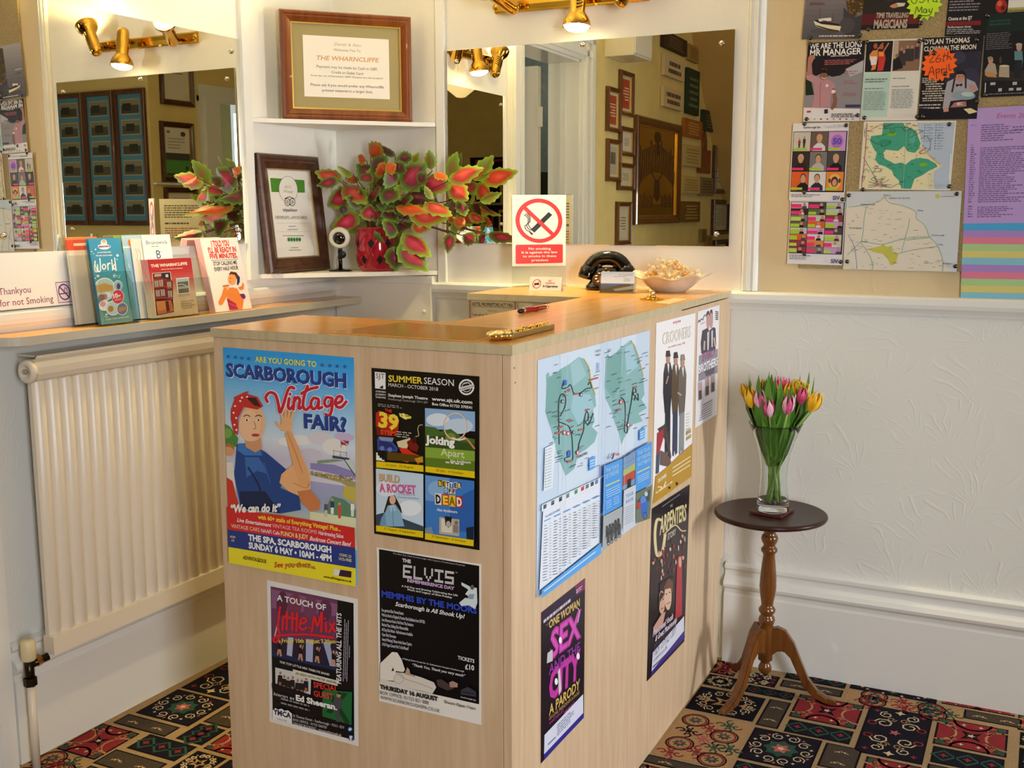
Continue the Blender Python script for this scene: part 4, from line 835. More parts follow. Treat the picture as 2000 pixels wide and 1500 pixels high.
for x, y in ((170,438),(265,402),(297,545),(228,598),(548,395)): s.ell(x, y, 6, 10, '#24343c'); s.ell(x, y, 3, 6, '#e8eef2')
s.text('YORKSHIRE', (246,738), (300,712), 13, '#32424a', 1); s.text('ROUTE', (342,180), (364,173), 10, '#5a6a88', 1); s.text('MAP', (344,200), (362,194), 10, '#5a6a88', 1); s.poly([(350,235),(356,232),(356,275),(350,278)], '#8ab8e8')
for q in ([(308,738),(340,722),(337,786),(308,803)],[(572,590),(602,572),(600,630),(572,645)]): s.poly(q, '#5aa8ee'); 
for y in range(3): s.stroke([(314,752+y*14),(334,743+y*14)], 4, '#e6f0f8', False); s.stroke([(578,602+y*13),(596,592+y*13)], 4, '#e6f0f8', False)
s.poly([(78,680),(130,655),(118,885),(72,905)], '#dfe9f4')
for i in range(14): s.ell(84-i*.3, 690+i*15, 2.5, 2.8, '#46565e', n=6, keep=i > 0); s.stroke([(92-i*.3,688+i*15),(112-i*.2,680+i*15)], 2.6, '#8a9aa8', False, True)
# logos strip, timetable panel, blue panels and race photographs
s.poly([(62,975),(366,835),(363,868),(62,1010)], '#e6eef6')
for i, (x, c) in enumerate(((78,'#4a5a68'),(118,'#3a4a58'),(158,'#22323e'),(195,'#6a7a88'),(238,'#3a9a58'),(272,'#c83a4a'),(296,'#6a7a88'),(322,'#3a4a58'),(345,'#6a8ab8'))): y = 985-(x-78)*.47; s.poly([(x-8,y-8),(x+8,y-16),(x+8,y+6),(x-8,y+14)], c)
s.poly([(68,1005),(363,868),(360,1180),(52,1420)], '#e0e8f4')
s.text('YORKSHIRE', (78,1045), (155,1005), 11, '#3a5a88', 1)
for c_ in range(6):
    x0 = 75+c_*49; s.stroke([(x0,1060-c_*23),(x0+30,1046-c_*23)], 6, '#6aa6e0', False)
    for i in range(20):
        y = 1085+i*15-c_*(22+i*.45)
        if y > 1390-c_*45: break
        s.stroke([(x0-i*.4,y),(x0+10+(i*7 % 9),y-5)], 3, '#5a6670', False, i > 0); s.stroke([(x0+26,y-12),(x0+34,y-16)], 2.4, '#8a96a2', False, True)
s.poly([(52,1416),(360,1180),(360,1236),(50,1460)], '#57a6ee'); s.stroke([(66,1422),(330,1225)], 5, '#d8e8f8', False)
s.text('Yorkshire', (392,740), (426,725), 10, '#3a4a58'); s.poly([(408,742),(425,700),(420,735)], '#22323e'); s.poly([(430,715),(445,704),(456,715),(440,722)], '#d86a6a')
s.poly([(370,775),(470,735),(466,985),(366,1038)], '#4c9ce8'); s.poly([(540,690),(634,642),(626,872),(537,918)], '#4c9ce8'); s.poly([(472,735),(538,692),(535,872),(468,905)], '#7a98c0')
s.poly([(473,800),(537,760),(536,800),(472,830)], '#a8b86a'); s.poly([(472,830),(536,795),(535,842),(470,885)], '#b8483a'); s.poly([(494,850),(515,840),(514,895),(494,905)], '#1a1c22')
for (x, y, t) in ((380,812,'THE TOUR'),(380,842,'DE YORKSHIRE'),(548,722,'THE TOUR'),(548,752,'DE YORKSHIRE'),(548,782,'WOMEN’S')): s.text(t, (x,y), (x+68,y-30), 20, '#8fc4f2', 2)
s.stroke([(380,880),(450,850)], 6, '#d8d888', False); s.stroke([(548,812),(612,782)], 6, '#d8d888', False)
for i in range(4): s.stroke([(382,905+i*12),(455,873+i*12)], 3.5, '#b8daf6', False); s.stroke([(382,965+i*11),(408,953+i*11)], 3.2, '#a8d0f4', False); s.stroke([(420,945+i*11),(448,932+i*11)], 3.2, '#a8d0f4', False); s.stroke([(550,835+i*10),(608,807+i*10)], 3.2, '#b8daf6', False)
s.poly([(365,1040),(467,988),(464,1142),(362,1222)], '#a8aeb2')
for x, y in ((385,1100),(400,1090),(415,1085),(430,1070),(445,1062),(392,1130),(410,1120),(432,1108),(450,1090)): s.ell(x, y, 7, 12, '#3a3c40', n=8); s.poly([(x-8,y+8),(x+8,y+4),(x+5,y+48),(x-6,y+52)], '#4a4c50'); s.ring(x, y+50, 8, 14, .2, '#2a2c30', 12)
s.poly([(470,905),(535,873),(533,1082),(466,1128)], '#ccd2dc'); s.text('TOUR', (482,945), (522,926), 16, '#6a9ad8', 2); s.text('ROUTE', (482,975), (522,956), 16, '#6a9ad8', 2)
for i in range(8): s.stroke([(478,1000+i*12),(522,980+i*12)], 2.6, '#8a96a8', False)
s.poly([(536,920),(622,876),(612,1056),(534,1082)], '#6a7a6a'); s.poly([(540,960),(612,900),(610,960),(540,1010)], '#4a5448'); s.ell(575, 960, 16, 26, '#5a8ad8'); s.ell(590, 925, 9, 13, '#c8d0d8'); s.poly([(560,980),(600,960),(596,1040),(568,1050)], '#3a6ac8'); s.ell(552, 985, 10, 18, '#c83a3a'); s.ring(585, 1040, 12, 20, .15, '#1a1a1a', 14)
for a, b_ in (((166,192),(158,1330)),((372,130),(362,1226)),((482,100),(468,1150)),((64,975),(628,690))): s.stroke([a, b_], 1.6, '#aebfd2', False)
s.build('folded_map', desk_sheet(Q, 1030, 620, 2.679, 'x', .597, .43), 'pale blue unfolded cycle race map taped to the desk side', 'map')

# --- parody show
Q = [(68,300),(408,35),(385,1110),(60,1465)]
s = Sheet(.209, .294, Q, '#1b1320', rough=.3)
s.poly([(68,300),(408,35),(404,130),(200,290),(66,380)], '#2a1c38'); s.poly([(330,95),(408,35),(406,120),(340,165)], '#7a2a5a'); s.lines(.04, .055, .7, .085, 1, '#c8c0d0', .7, 3); s.lines(.1, .1, .8, .115, 1, '#8a6a9a', .6, 4); s.lines(.78, .03, .96, .06, 2, '#d8b8d0', .6, 5)
s.text('ONE WOMAN', (124,430), (364,250), 62, '#d9b866', 1)
for dx, c in ((5, '#5a1a58'), (0, '#c23aa4')): s.text('SEX', (130+dx,668+dx), (358+dx,492+dx), 205, c, 2); s.text('CITY', (118+dx,990+dx), (346+dx,802+dx), 205, c, 2)
s.text('SEX', (130,668), (358,492), 200, '#d45abc', 0); s.text('AND THE', (120,790), (358,602), 72, '#8a3a98', 1)
s.poly([(110,620),(150,590),(150,680),(105,700)], '#c8c4cc'); s.poly([(190,760),(206,735),(216,900),(196,950)], '#d8d0d8'); s.ell(210, 520, 12, 26, '#f8f0f8'); s.ell(345, 645, 12, 26, '#f8f0f8'); s.ell(176, 840, 12, 26, '#f8f0f8'); s.stroke([(345,270),(358,300),(345,380)], 8, '#c8a8c8')
s.text('A PARODY', (120,1102), (352,892), 74, '#d9b866', 1); s.text('OF LOVE, FRIENDSHIPS & SHOES', (118,1142), (350,932), 26, '#a88a4a', 1); s.text('WRITTEN BY', (118,1176), (230,1070), 20, '#9a3a8a', 1); s.lines(.5, .805, .85, .82, 1, '#9a3a8a', .7, 6)
s.poly([(82,1250),(378,935),(377,1078),(78,1396)], '#d9dcf0'); s.poly([(78,1396),(377,1078),(383,1112),(74,1440)], '#2c2a90'); s.lines(.34, .845, .85, .93, 5, '#6a7090', .45, 6, ragged=.5); s.stroke([(110,1320),(165,1265)], 9, '#7a80a0', False)
s.build('poster', desk_sheet(Q, 1040, 1120, 3.947, 'x', .209, .294), 'dark poster with big pink letters low on the desk side', 'poster', 'posters on the desk side')

# --- crooners
Q = [(47,155),(312,80),(300,1275),(18,1470)]
s = Sheet(.305, .42, Q, '#f2f0f2', rough=.35)
for i in range(5): x = 162+i*11; y = 152-i*3; s.stroke([(x,y-8),(x,y+(10 if i == 2 else 5))], 4, '#b83a4a', False); s.stroke([(x-4,y-2),(x+4,y-3)], 3, '#b83a4a', False)
s.text('CROONERS', (86,300), (282,240), 74, '#c8b890', 1); s.text('CROONERS', (87,298), (282,238), 68, '#efece8', 0); s.text('incredible songs, silly', (126,325), (242,290), 13, '#c85a68', 0, .2)
def gent(x, yh, coat, legs, hat, foot, wd=30):
    s.poly([(x-wd*.6,yh+85),(x+wd*.5,yh+75),(x+wd,yh+140),(x+wd*.9,yh+280),(x+wd*.6,yh+420),(x-wd*.7,yh+440),(x-wd*1.1,yh+290),(x-wd,yh+150)], coat); s.poly([(x-wd*.6,yh+425),(x+wd*.6,yh+405),(x+wd*.6,foot-10),(x+wd*.1,foot+8),(x-wd*.1,foot-40),(x-wd*.35,foot+16),(x-wd*.7,foot+10)], legs)
    s.ell(x, yh+55, 13, 36, '#b88a74'); s.poly([(x-16,yh+40),(x-12,yh-2),(x+10,yh-6),(x+18,yh+36)], hat); s.poly([(x-6,yh+90),(x+8,yh+86),(x+4,yh+160)], '#e6e2da')
gent(125, 345, '#2c2c3c', '#23263a', '#1c1a20', 1105); gent(178, 355, '#5a4a3c', '#2e3a58', '#1c1a20', 1095, 27); gent(226, 370, '#6a625c', '#8a8e94', '#8a8278', 1085, 27)
s.stroke([(125,520),(112,570)], 10, '#b88a74', False); s.stroke([(196,640),(215,655)], 12, '#a8a4a0', False)
s.poly([(52,900),(100,870),(110,850),(150,1110),(140,1150),(105,980)], '#4a3a3a'); s.poly([(50,930),(95,900),(90,980),(60,1090),(45,1100)], '#a8283a'); s.poly([(75,1060),(120,1090),(150,1150),(130,1190),(70,1170)], '#6a5048'); s.poly([(44,1100),(70,1060),(60,1230),(40,1240)], '#3a4a6a')
s.poly([(38,1255),(120,1190),(200,1110),(303,1020),(300,1275),(18,1470)], '#bd8f2a'); s.text('THE', (256,925), (284,908), 14, '#c8b48a', 1); s.text('BIG', (256,955), (292,932), 26, '#b89a5a', 2); s.text('BAND', (258,995), (294,970), 24, '#b89a5a', 2)
for i in range(5): s.stroke([(254,800+i*22),(278,790+i*22)], 3, '#c0bcc0', False)
for i in range(3): s.stroke([(160,1200+i*30),(285,1120+i*32)], 9, '#e8d8a8', False)
s.text('CROONERS', (50,1310), (112,1262), 26, '#f0e6cc', 2); s.stroke([(52,1340),(80,1345),(60,1370),(90,1350),(108,1300),(100,1330)], 8, '#f0e6cc'); s.ell(190, 1325, 9, 14, '#3a2c10'); s.ell(135, 1352, 9, 10, '#3a2c10'); s.lines(.05, .94, .5, .955, 1, '#e8d8a8', .7, 3)
s.build('poster', desk_sheet(Q, 1270, 590, 3.75, 'x', .305, .42), 'white poster of three suited men with a mustard band', 'poster', 'posters on the desk side')

# --- brothers
Q = [(78,115),(312,40),(298,1310),(45,1465)]
s = Sheet(.203, .30, Q, '#ebe8ee', rough=.35)
s.stroke([(82,235),(90,205),(100,225),(115,190),(130,205),(150,150),(168,165),(172,130)], 9, '#4a3a58'); s.stroke([(110,250),(150,228)], 7, '#8a7a9a', False)
for x, y in ((188,120),(222,105)):
    s.ell(x, y+90, 20, 100, '#c0948e'); s.poly([(x-18,y+50),(x-10,y-10),(x+10,y-14),(x+18,y+40),(x,y+15)], '#2a2028')
s.poly([(125,320),(180,290),(200,320),(200,560),(115,575),(108,460)], '#2e2e40'); s.poly([(205,315),(245,280),(270,290),(280,480),(262,540),(200,560)], '#34344a'); s.poly([(180,340),(195,330),(196,530),(182,540)], '#e4dfe4'); s.poly([(225,320),(240,312),(240,500),(228,505)], '#dcd8de'); s.stroke([(150,440),(145,530)], 18, '#c8a8a4', False); s.stroke([(255,400),(268,490)], 16, '#c8a8a4', False)
s.poly([(90,600),(300,520),(300,800),(84,900)], '#8e8a98'); s.text('EVERLY', (122,665), (272,595), 85, '#8a4a78', 2); s.text('BROTHERS', (82,815), (302,715), 96, '#5a5468', 2, .1); s.text('BROTHERS', (78,808), (298,708), 94, '#f4f2f6', 1, .1)
for x, y in ((100,1010),(180,960),(245,920)): s.poly([(x-22,y-100),(x+22,y-115),(x+24,y+100),(x-20,y+120)], '#b8a4a8'); s.poly([(x-16,y),(x+16,y-12),(x+18,y+96),(x-16,y+110)], '#4a3a4a'); s.ell(x, y-45, 13, 40, '#c09a94')
s.poly([(150,780),(262,740),(262,800),(170,840)], '#55505f')
for i in range(7): s.stroke([(135-i*8,1185+i*32),(240-i*1,1125+i*30)], 8 if i else 12, '#8a8694', False)
for i in range(5): s.stroke([(270,112+i*20),(292,118+i*20)], 11, '#3a3844', False)
s.build('poster', desk_sheet(Q, 1350, 590, 6, 'x', .203, .30), 'pale poster of two men in dark suits beside the wall end', 'poster', 'posters on the desk side')

# --- seventies duo story
Q = [(85,205),(365,25),(318,1170),(48,1460)]
s = Sheet(.297, .418, Q, '#1a141c', rough=.3)
s.poly([(80,330),(350,150),(335,620),(65,860)], '#2a1a24'); s.stroke([(160,190),(290,100)], 8, '#6a6a78', False); s.text('THE', (218,200), (236,188), 18, '#b8a888', 1)
for dx, c in ((4, '#6a5a34'), (0, '#dccf9c')):
    s.stroke([(150,290+dx),(120,290+dx),(105,380+dx),(110,500+dx),(125,555+dx),(160,520+dx),(180,400+dx)], 20, c); s.text('ARPENTERS', (140+dx,400+dx), (334+dx,290+dx), 120, c, 1, 0, arc=.02)
s.stroke([(170,400),(220,350),(260,330),(300,370),(330,370)], 10, '#c8bc8c'); s.text('STORY', (196,440), (258,395), 42, '#c8bfae', 1)
r_ = random.Random(5)
for i in range(46): x = r_.uniform(85, 325); y = 480+(330-x)*.5+r_.uniform(-90, 150); s.ell(x, y, r_.uniform(4, 9), r_.uniform(8, 22), r_.choice(['#8a2a2a','#a8483a','#c8a08a','#5a1c24','#d8b8a0','#3a2430']), n=8, keep=i > 0)
s.poly([(270,560),(300,555),(302,760),(300,980),(250,1020),(262,700)], '#b02a3c'); s.ell(288, 600, 10, 40, '#d8a890')
s.poly([(135,760),(230,700),(240,900),(190,1010),(95,1110),(90,1060),(140,980)], '#1a1218'); s.ell(152, 895, 24, 84, '#d0a48e'); s.ell(198, 850, 26, 100, '#dcb49a'); s.poly([(165,790),(200,720),(235,740),(232,830),(215,790),(180,800)], '#6a4430'); s.poly([(126,870),(145,820),(172,830),(160,860),(140,880),(132,950)], '#2a1a16'); s.poly([(150,980),(180,960),(160,1050),(95,1110),(88,1080)], '#c89c88')
for x, y in ((145,880),(162,872),(187,835),(210,822)): s.ell(x, y, 4, 6, '#2a1a16', n=8)
s.stroke([(146,945),(162,935)], 5, '#8a3a3a', False); s.stroke([(190,905),(212,892)], 5, '#8a3a3a', False)
s.text('Phenomenal Vocals', (84,1145), (232,1010), 40, '#ecd8ec', 1, .3); s.text('& Great Musicianship', (102,1178), (258,1035), 38, '#ecd8ec', 1, .3)
s.poly([(85,1255),(313,990),(312,1095),(76,1390)], '#dadcec'); s.text('FRIDAY 13TH JULY 7.30PM', (90,1290), (252,1115), 28, '#4a4a5a', 0); s.text('SCARBOROUGH SPA', (90,1325), (190,1225), 22, '#5a5a6a'); s.stroke([(86,1358),(222,1225)], 9, '#6a6a7c', False); s.poly([(76,1390),(312,1095),(318,1140),(72,1420)], '#3c2a88')
s.build('poster', desk_sheet(Q, 1250, 940, 3.75, 'x', .297, .418), 'dark poster with arched gold lettering and two faces', 'poster', 'posters on the desk side')
# ------------------------------------------------------------------ cork notice board on the back wall and what is pinned to it
BOARD_Y = -.008
b = MB(); b.box((1.500, -.008, 1.145), (2.62, -.0005, 2.45), CORK, .001); o = b.build('notice_board', None, (2.0, -.004, 1.145)); tag(o, 'brown cork notice board covered with posters and maps on the right', 'notice board')
def A_(pts): return crop(1500, 0, 4, pts)
def B_(pts): return crop(1500, 200, 3.75, pts)
PIN_N = [0]
def sheet_on_board(q, tf, base, off=.0006, rough=.4, w=None, h=None):
    pq = tf(q); P = [at(*p, 'y', BOARD_Y-off) for p in pq]
    W = w or ((P[1]-P[0]).length+(P[2]-P[3]).length)/2; H = h or ((P[3]-P[0]).length+(P[2]-P[1]).length)/2
    s = Sheet(W, H, q, base, thick=.0005, rough=rough); s.mw = place_sheet(pq, 'y', BOARD_Y, W, H, off); return s
GP = 'posters pinned to the notice board'
# boat trips
q = [(290,-320),(755,-335),(748,302),(297,308)]
s = sheet_on_board(q, A_, '#6d6a70'); s.grad(0, 0, 1, 1, ['#a8a4a8', '#8a868c', '#6a676e', '#56545c'], 16)
s.poly([(620,-300),(755,-335),(750,80),(690,130),(640,105),(625,60),(610,0)], '#4a3a22'); r_ = random.Random(8)
for i in range(50): x = r_.uniform(625, 745); y = r_.uniform(-200, 110); s.ell(x, y, r_.uniform(6, 16), r_.uniform(5, 12), r_.choice(['#7a5a2a','#94702e','#5a4420','#3a2c18','#6a5230']), n=7, keep=i > 0)
s.poly([(600,60),(640,100),(700,135),(749,120),(748,302),(640,290),(610,200)], '#3e3c42'); s.ell(470, 245, 110, 22, '#504e56'); s.ell(640, 200, 60, 60, '#4a484e')
s.poly([(375,165),(420,160),(595,205),(585,250),(500,240),(400,208)], '#e6dcc0'); s.poly([(400,205),(500,240),(585,250),(583,238),(498,224),(395,196)], '#4a3420'); s.poly([(378,165),(430,150),(560,180),(595,206),(440,190)], '#2a2630'); s.poly([(410,150),(510,140),(515,165),(420,170)], '#e8e2d8'); s.poly([(440,165),(560,185),(560,178),(440,158)], '#8a5a68')
s.stroke([(417,75),(425,155)], 3, '#6a4a4a', False); s.stroke([(525,100),(530,170)], 3, '#4a4248', False); s.ell(417, 74, 5, 5, '#a83a3a'); s.lines(.06, .47, .42, .5, 2, '#d8d4dc', .5, 2); s.lines(.08, .54, .36, .575, 2, '#7a3038', .55, 3); s.lines(.3, .945, .96, .975, 1, '#d8d4d0', .5, 4)
s.build('poster', s.mw, 'grey sea poster with a small white pleasure boat on the notice board', 'poster', GP)
# magicians
q = [(755,-420),(1212,-436),(1208,212),(752,240)]
s = sheet_on_board(q, A_, '#1c1a1e'); s.poly([(752,-200),(1000,-180),(1208,-200),(1209,95),(752,110)], '#2a2624'); s.poly([(752,112),(1208,92),(1208,178),(752,200)], '#6e2226'); s.poly([(752,112),(860,108),(855,196),(752,200)], '#5a1a22')
s.poly([(975,40),(1020,20),(1060,30),(1050,50),(1000,62),(970,52)], '#c88a6a'); s.poly([(1020,20),(1090,20),(1080,45),(1040,50)], '#d8d2c8'); s.ell(960, -60, 60, 70, '#3a3230')
for dx, c in ((4,'#1a1214'),(0,'#b8a898')): s.text('TIME TRAVELLING', (868+dx,140+dx), (1120+dx,132+dx), 38, c, 2); s.text('MAGICIANS', (852+dx,222+dx), (1116+dx,210+dx), 62, c, 2)
s.build('poster', s.mw, 'dark poster with red band and grey lettering under the yellow star', 'poster', GP)
# cinema listing and its neighbour
q = [(1418,-400),(1893,-420),(1885,268),(1410,285)]
s = sheet_on_board(q, A_, '#17151a'); s.lines(.03, .52, .6, .72, 6, '#8a868e', .45, 3); s.text('Cinema at the SJT', (1428,160), (1617,150), 26, '#e8e4e0', 1); s.poly([(1411,170),(1690,158),(1690,192),(1411,205)], '#7a1e24'); s.text('Performance times', (1428,222), (1616,213), 17, '#d8d4d0', 1); s.lines(.03, .915, .6, .98, 3, '#a8a4a8', .5, 5)
s.ell(1835, 45, 45, 52, '#a82a24'); s.ell(1820, 25, 20, 22, '#d8604a'); s.ell(1850, 60, 16, 18, '#5a1412'); s.build('poster', s.mw, 'black cinema listing with a thin red band and a red apple picture', 'poster', GP)
q = [(1688,112),(2140,82),(2130,742),(1680,762)]
s = sheet_on_board(q, A_, '#121014', off=.0016); s.poly([(1690,112),(2140,82),(2138,240),(1690,250)], '#122420'); s.lines(.07, .07, .46, .15, 2, '#1e4a42', .6, 8); s.lines(.03, .225, .5, .43, 9, '#6a6870', .4, 6, ragged=.2)
s.poly([(1690,560),(1800,500),(1900,560),(2130,540),(2130,630),(1690,630)], '#2a2620'); s.poly([(1700,550),(1735,480),(1780,500),(1800,580),(1760,600),(1705,590)], '#a89a8a'); s.ell(1742, 470, 20, 26, '#c09078'); s.ell(1738, 455, 22, 14, '#8a8478'); s.poly([(1700,560),(1780,570),(1800,605),(1720,600)], '#b88a5a'); s.poly([(1815,515),(1890,512),(1896,605),(1812,600)], '#b8ac92'); s.ell(1852, 514, 38, 7, '#d8ceb4')
for i in range(6): s.stroke([(1824+i*12,522),(1822+i*12.4,598)], 3, '#94886e', False, i > 0)
s.poly([(1925,400),(1985,395),(1995,470),(1980,600),(1935,605),(1930,470)], '#5a8a94'); s.poly([(1930,470),(1990,468),(1985,610),(1935,610)], '#1a1a24'); s.ell(1960, 370, 22, 28, '#c89078'); s.ell(1958, 350, 26, 14, '#a8a49a'); s.ell(1820, 470, 10, 28, '#4a3a34')
for x, y, w_, h_ in ((1750,645,40,20),(1925,640,34,24),(1815,690,28,26),(1898,688,36,20),(1958,685,38,22)): s.poly([(x,y),(x+w_,y-2),(x+w_,y+h_-2),(x,y+h_)], '#b8b4b4')
s.stroke([(1712,720),(1712,650)], 7, '#d8d4d4', False); s.lines(.1, .955, .9, .975, 1, '#8a868a', .5, 7); s.build('poster', s.mw, 'black theatre poster with a small cloth covered table scene at the right edge', 'poster', GP)
q = [(1888,-200),(2300,-222),(2300,58),(1886,78)]
s = sheet_on_board(q, A_, '#e6e4dc', off=.0022); s.poly([(1886,62),(2300,42),(2300,58),(1886,78)], '#a8b458'); s.build('notice_sheet', s.mw, 'white sheet with a green bottom edge in the top right corner', 'notice', 'sheets pinned to the notice board')
# lions
q = [(297,338),(742,318),(733,945),(290,950)]
s = sheet_on_board(q, A_, '#8d8c92', off=.0010); s.poly([(297,338),(742,318),(740,480),(620,540),(560,600),(380,600),(296,560)], '#1c1820'); s.poly([(294,560),(360,600),(420,570),(500,600),(560,590),(740,470),(735,850),(291,840)], '#8d8b92'); s.poly([(600,540),(738,470),(735,560),(640,600)], '#b4b4bc'); s.poly([(291,600),(340,640),(365,740),(300,745)], '#1c2a1c'); s.poly([(291,840),(735,850),(733,945),(290,950)], '#e2e0e4')
s.text('WE ARE THE LIONS', (314,388), (720,366), 42, '#efecea', 1); s.text('MR MANAGER', (314,438), (716,422), 46, '#efecea', 1); s.lines(.42, .165, .9, .19, 1, '#c8c4c4', .5, 2); s.lines(.32, .22, .92, .29, 3, '#a85a60', .55, 3)
s.poly([(300,600),(305,450),(320,430),(360,435),(335,500),(345,580),(380,610),(370,640),(310,625)], '#b07a6e'); s.poly([(300,590),(345,580),(400,610),(480,620),(525,660),(530,720),(500,740),(495,840),(350,840),(370,740),(360,650),(300,620)], '#b88a94'); s.stroke([(410,640),(415,830)], 4, '#8a5a68', False); s.ell(435, 580, 34, 46, '#8a5a48'); s.poly([(398,580),(402,550),(440,535),(470,560),(472,600),(455,570),(420,570)], '#1a1418'); s.stroke([(420,605),(438,616),(455,606)], 6, '#e8dcd4')
s.poly([(505,690),(525,690),(550,780),(545,830),(515,860),(500,850),(520,790)], '#8a5a48'); s.ell(516, 715, 16, 14, '#e8e4e4'); s.ell(463, 668, 12, 12, '#e0d8dc'); s.poly([(320,440),(350,425),(360,455),(335,480),(315,465)], '#b07a6e')
for y in (555, 630, 725): s.lines((600-297)/445, (y-330)/620, .93, (y-330+34)/620, 2, '#a86a70', .5, y)
s.poly([(615,818),(733,816),(733,838),(617,840)], '#3a3a5a'); s.poly([(316,866),(348,864),(348,878),(316,880)], '#b83a44'); s.poly([(452,855),(480,852),(482,885),(454,888)], '#2a2a34'); s.lines(.5, .9, .95, .955, 3, '#4a4450', .55, 9)
for i in range(8): s.ell(330+i*50, 930, 9, 6, ['#2a2a30','#b8b4b8','#5a5a64','#8a8890','#a8a0a0','#6a6a74','#a83a3a','#7aa0b0'][i], n=8)
s.build('poster', s.mw, 'poster of a smiling person in a pink shirt raising an arm', 'poster', GP)
# dance leaflet
q = [(748,315),(1190,302),(1183,938),(738,945)]
s = sheet_on_board(q, A_, '#dddcd6', off=.0014); s.poly([(752,325),(960,320),(956,558),(752,562)], '#1a1620'); s.poly([(968,320),(1178,318),(1175,550),(966,555)], '#8a6a58'); s.poly([(745,570),(956,566),(950,912),(742,915)], '#b8d6cc')
s.poly([(805,395),(845,390),(850,450),(835,540),(800,550),(820,470),(785,470),(780,430)], '#d88a4a'); s.poly([(785,440),(840,440),(840,500),(800,510)], '#e6dce0'); s.ell(825, 360, 16, 22, '#a85a3a'); s.stroke([(845,385),(880,340)], 11, '#c8784a', False); s.poly([(850,400),(895,400),(910,460),(895,550),(850,552),(855,470)], '#c83a34'); s.ell(872, 365, 16, 22, '#a85a3a'); s.stroke([(890,400),(925,340)], 11, '#c8784a', False); s.poly([(852,405),(892,405),(895,440),(855,440)], '#e8903a')
s.poly([(970,322),(1005,322),(1005,450),(970,460)], '#c0a890')
for x, y in ((1030,400),(1075,385),(1110,385),(1150,370),(1050,420)): s.poly([(x-18,y),(x+16,y-5),(x+18,y+90),(x-18,y+95)], '#3a3438'); s.ell(x, y-16, 10, 14, '#b88a70', n=8)
s.poly([(970,470),(1010,440),(1040,500),(1050,530),(975,552)], '#1c1a20'); s.ell(995, 435, 12, 15, '#9a6a50', n=8)
for (u0, u1, v0, v1, n, sd) in ((.04,.44,.47,.53,2,1),(.53,.78,.47,.49,1,2),(.04,.4,.59,.61,1,3),(.53,.84,.57,.59,1,4),(.04,.44,.63,.87,12,5),(.53,.94,.61,.85,12,6)): s.lines(u0, v0, u1, v1, n, '#8a9a98' if n > 2 else '#6a7478', .45, sd, ragged=.15)
s.build('leaflet', s.mw, 'white and mint leaflet with two dance photographs', 'leaflet', 'sheets pinned to the notice board')
# poet show
q = [(1205,295),(1668,282),(1650,925),(1190,940)]
s = sheet_on_board(q, A_, '#17141f', off=.0018); s.poly([(1400,420),(1660,400),(1655,760),(1500,800),(1380,640)], '#2c2a3c'); s.ell(1480, 450, 60, 50, '#3a3850'); s.ell(1580, 640, 80, 110, '#34324a')
s.text('DYLAN THOMAS', (1206,346), (1563,334), 38, '#e8dfd2', 1); s.text('CLOWN IN THE MOON', (1206,400), (1616,386), 36, '#e8dfd2', 1)
s.lines(.02, .48, .42, .55, 3, '#d0c4b0', .5, 4); s.lines(.03, .55, .44, .78, 8, '#c8bca8', .5, 5, 'c'); s.lines(.0, .8, .42, .915, 3, '#c8c0c0', .4, 6, ragged=.15)
s.poly([(1405,640),(1465,610),(1545,610),(1620,640),(1650,700),(1600,730),(1580,770),(1440,790),(1425,860),(1380,850),(1390,720)], '#a8a4b0'); s.poly([(1455,615),(1470,612),(1455,720),(1440,720)], '#2a2836'); s.poly([(1540,610),(1556,612),(1558,690),(1545,690)], '#2a2836'); s.poly([(1475,655),(1500,660),(1525,650),(1522,675),(1500,668),(1478,680)], '#16141c'); s.ell(1505, 600, 34, 44, '#c08a74'); s.poly([(1465,590),(1475,560),(1520,552),(1545,570),(1545,600),(1525,580),(1485,580)], '#1c1614'); s.stroke([(1488,598),(1500,596)], 4, '#1c1614', False); s.stroke([(1516,597),(1530,597)], 4, '#1c1614', False)
s.poly([(1580,660),(1620,665),(1640,700),(1600,705)], '#c08a7a'); s.poly([(1190,845),(1380,855),(1655,835),(1650,925),(1190,940)], '#14111a'); s.poly([(1385,845),(1425,840),(1430,870),(1390,876)], '#c8907c'); s.ell(1540, 745, 90, 34, '#8aa0aa', .05); s.ell(1570, 735, 50, 18, '#b4c8cc', .05); s.poly([(1470,800),(1560,790),(1565,830),(1440,840)], '#a8746a'); s.text('BBC', (1490,822), (1535,818), 22, '#e0d8d4', 1); s.poly([(1545,850),(1600,842),(1655,870),(1590,888)], '#e2d2a8')
s.build('poster', s.mw, 'night blue poster of a waistcoated performer beneath the orange star', 'poster', GP)
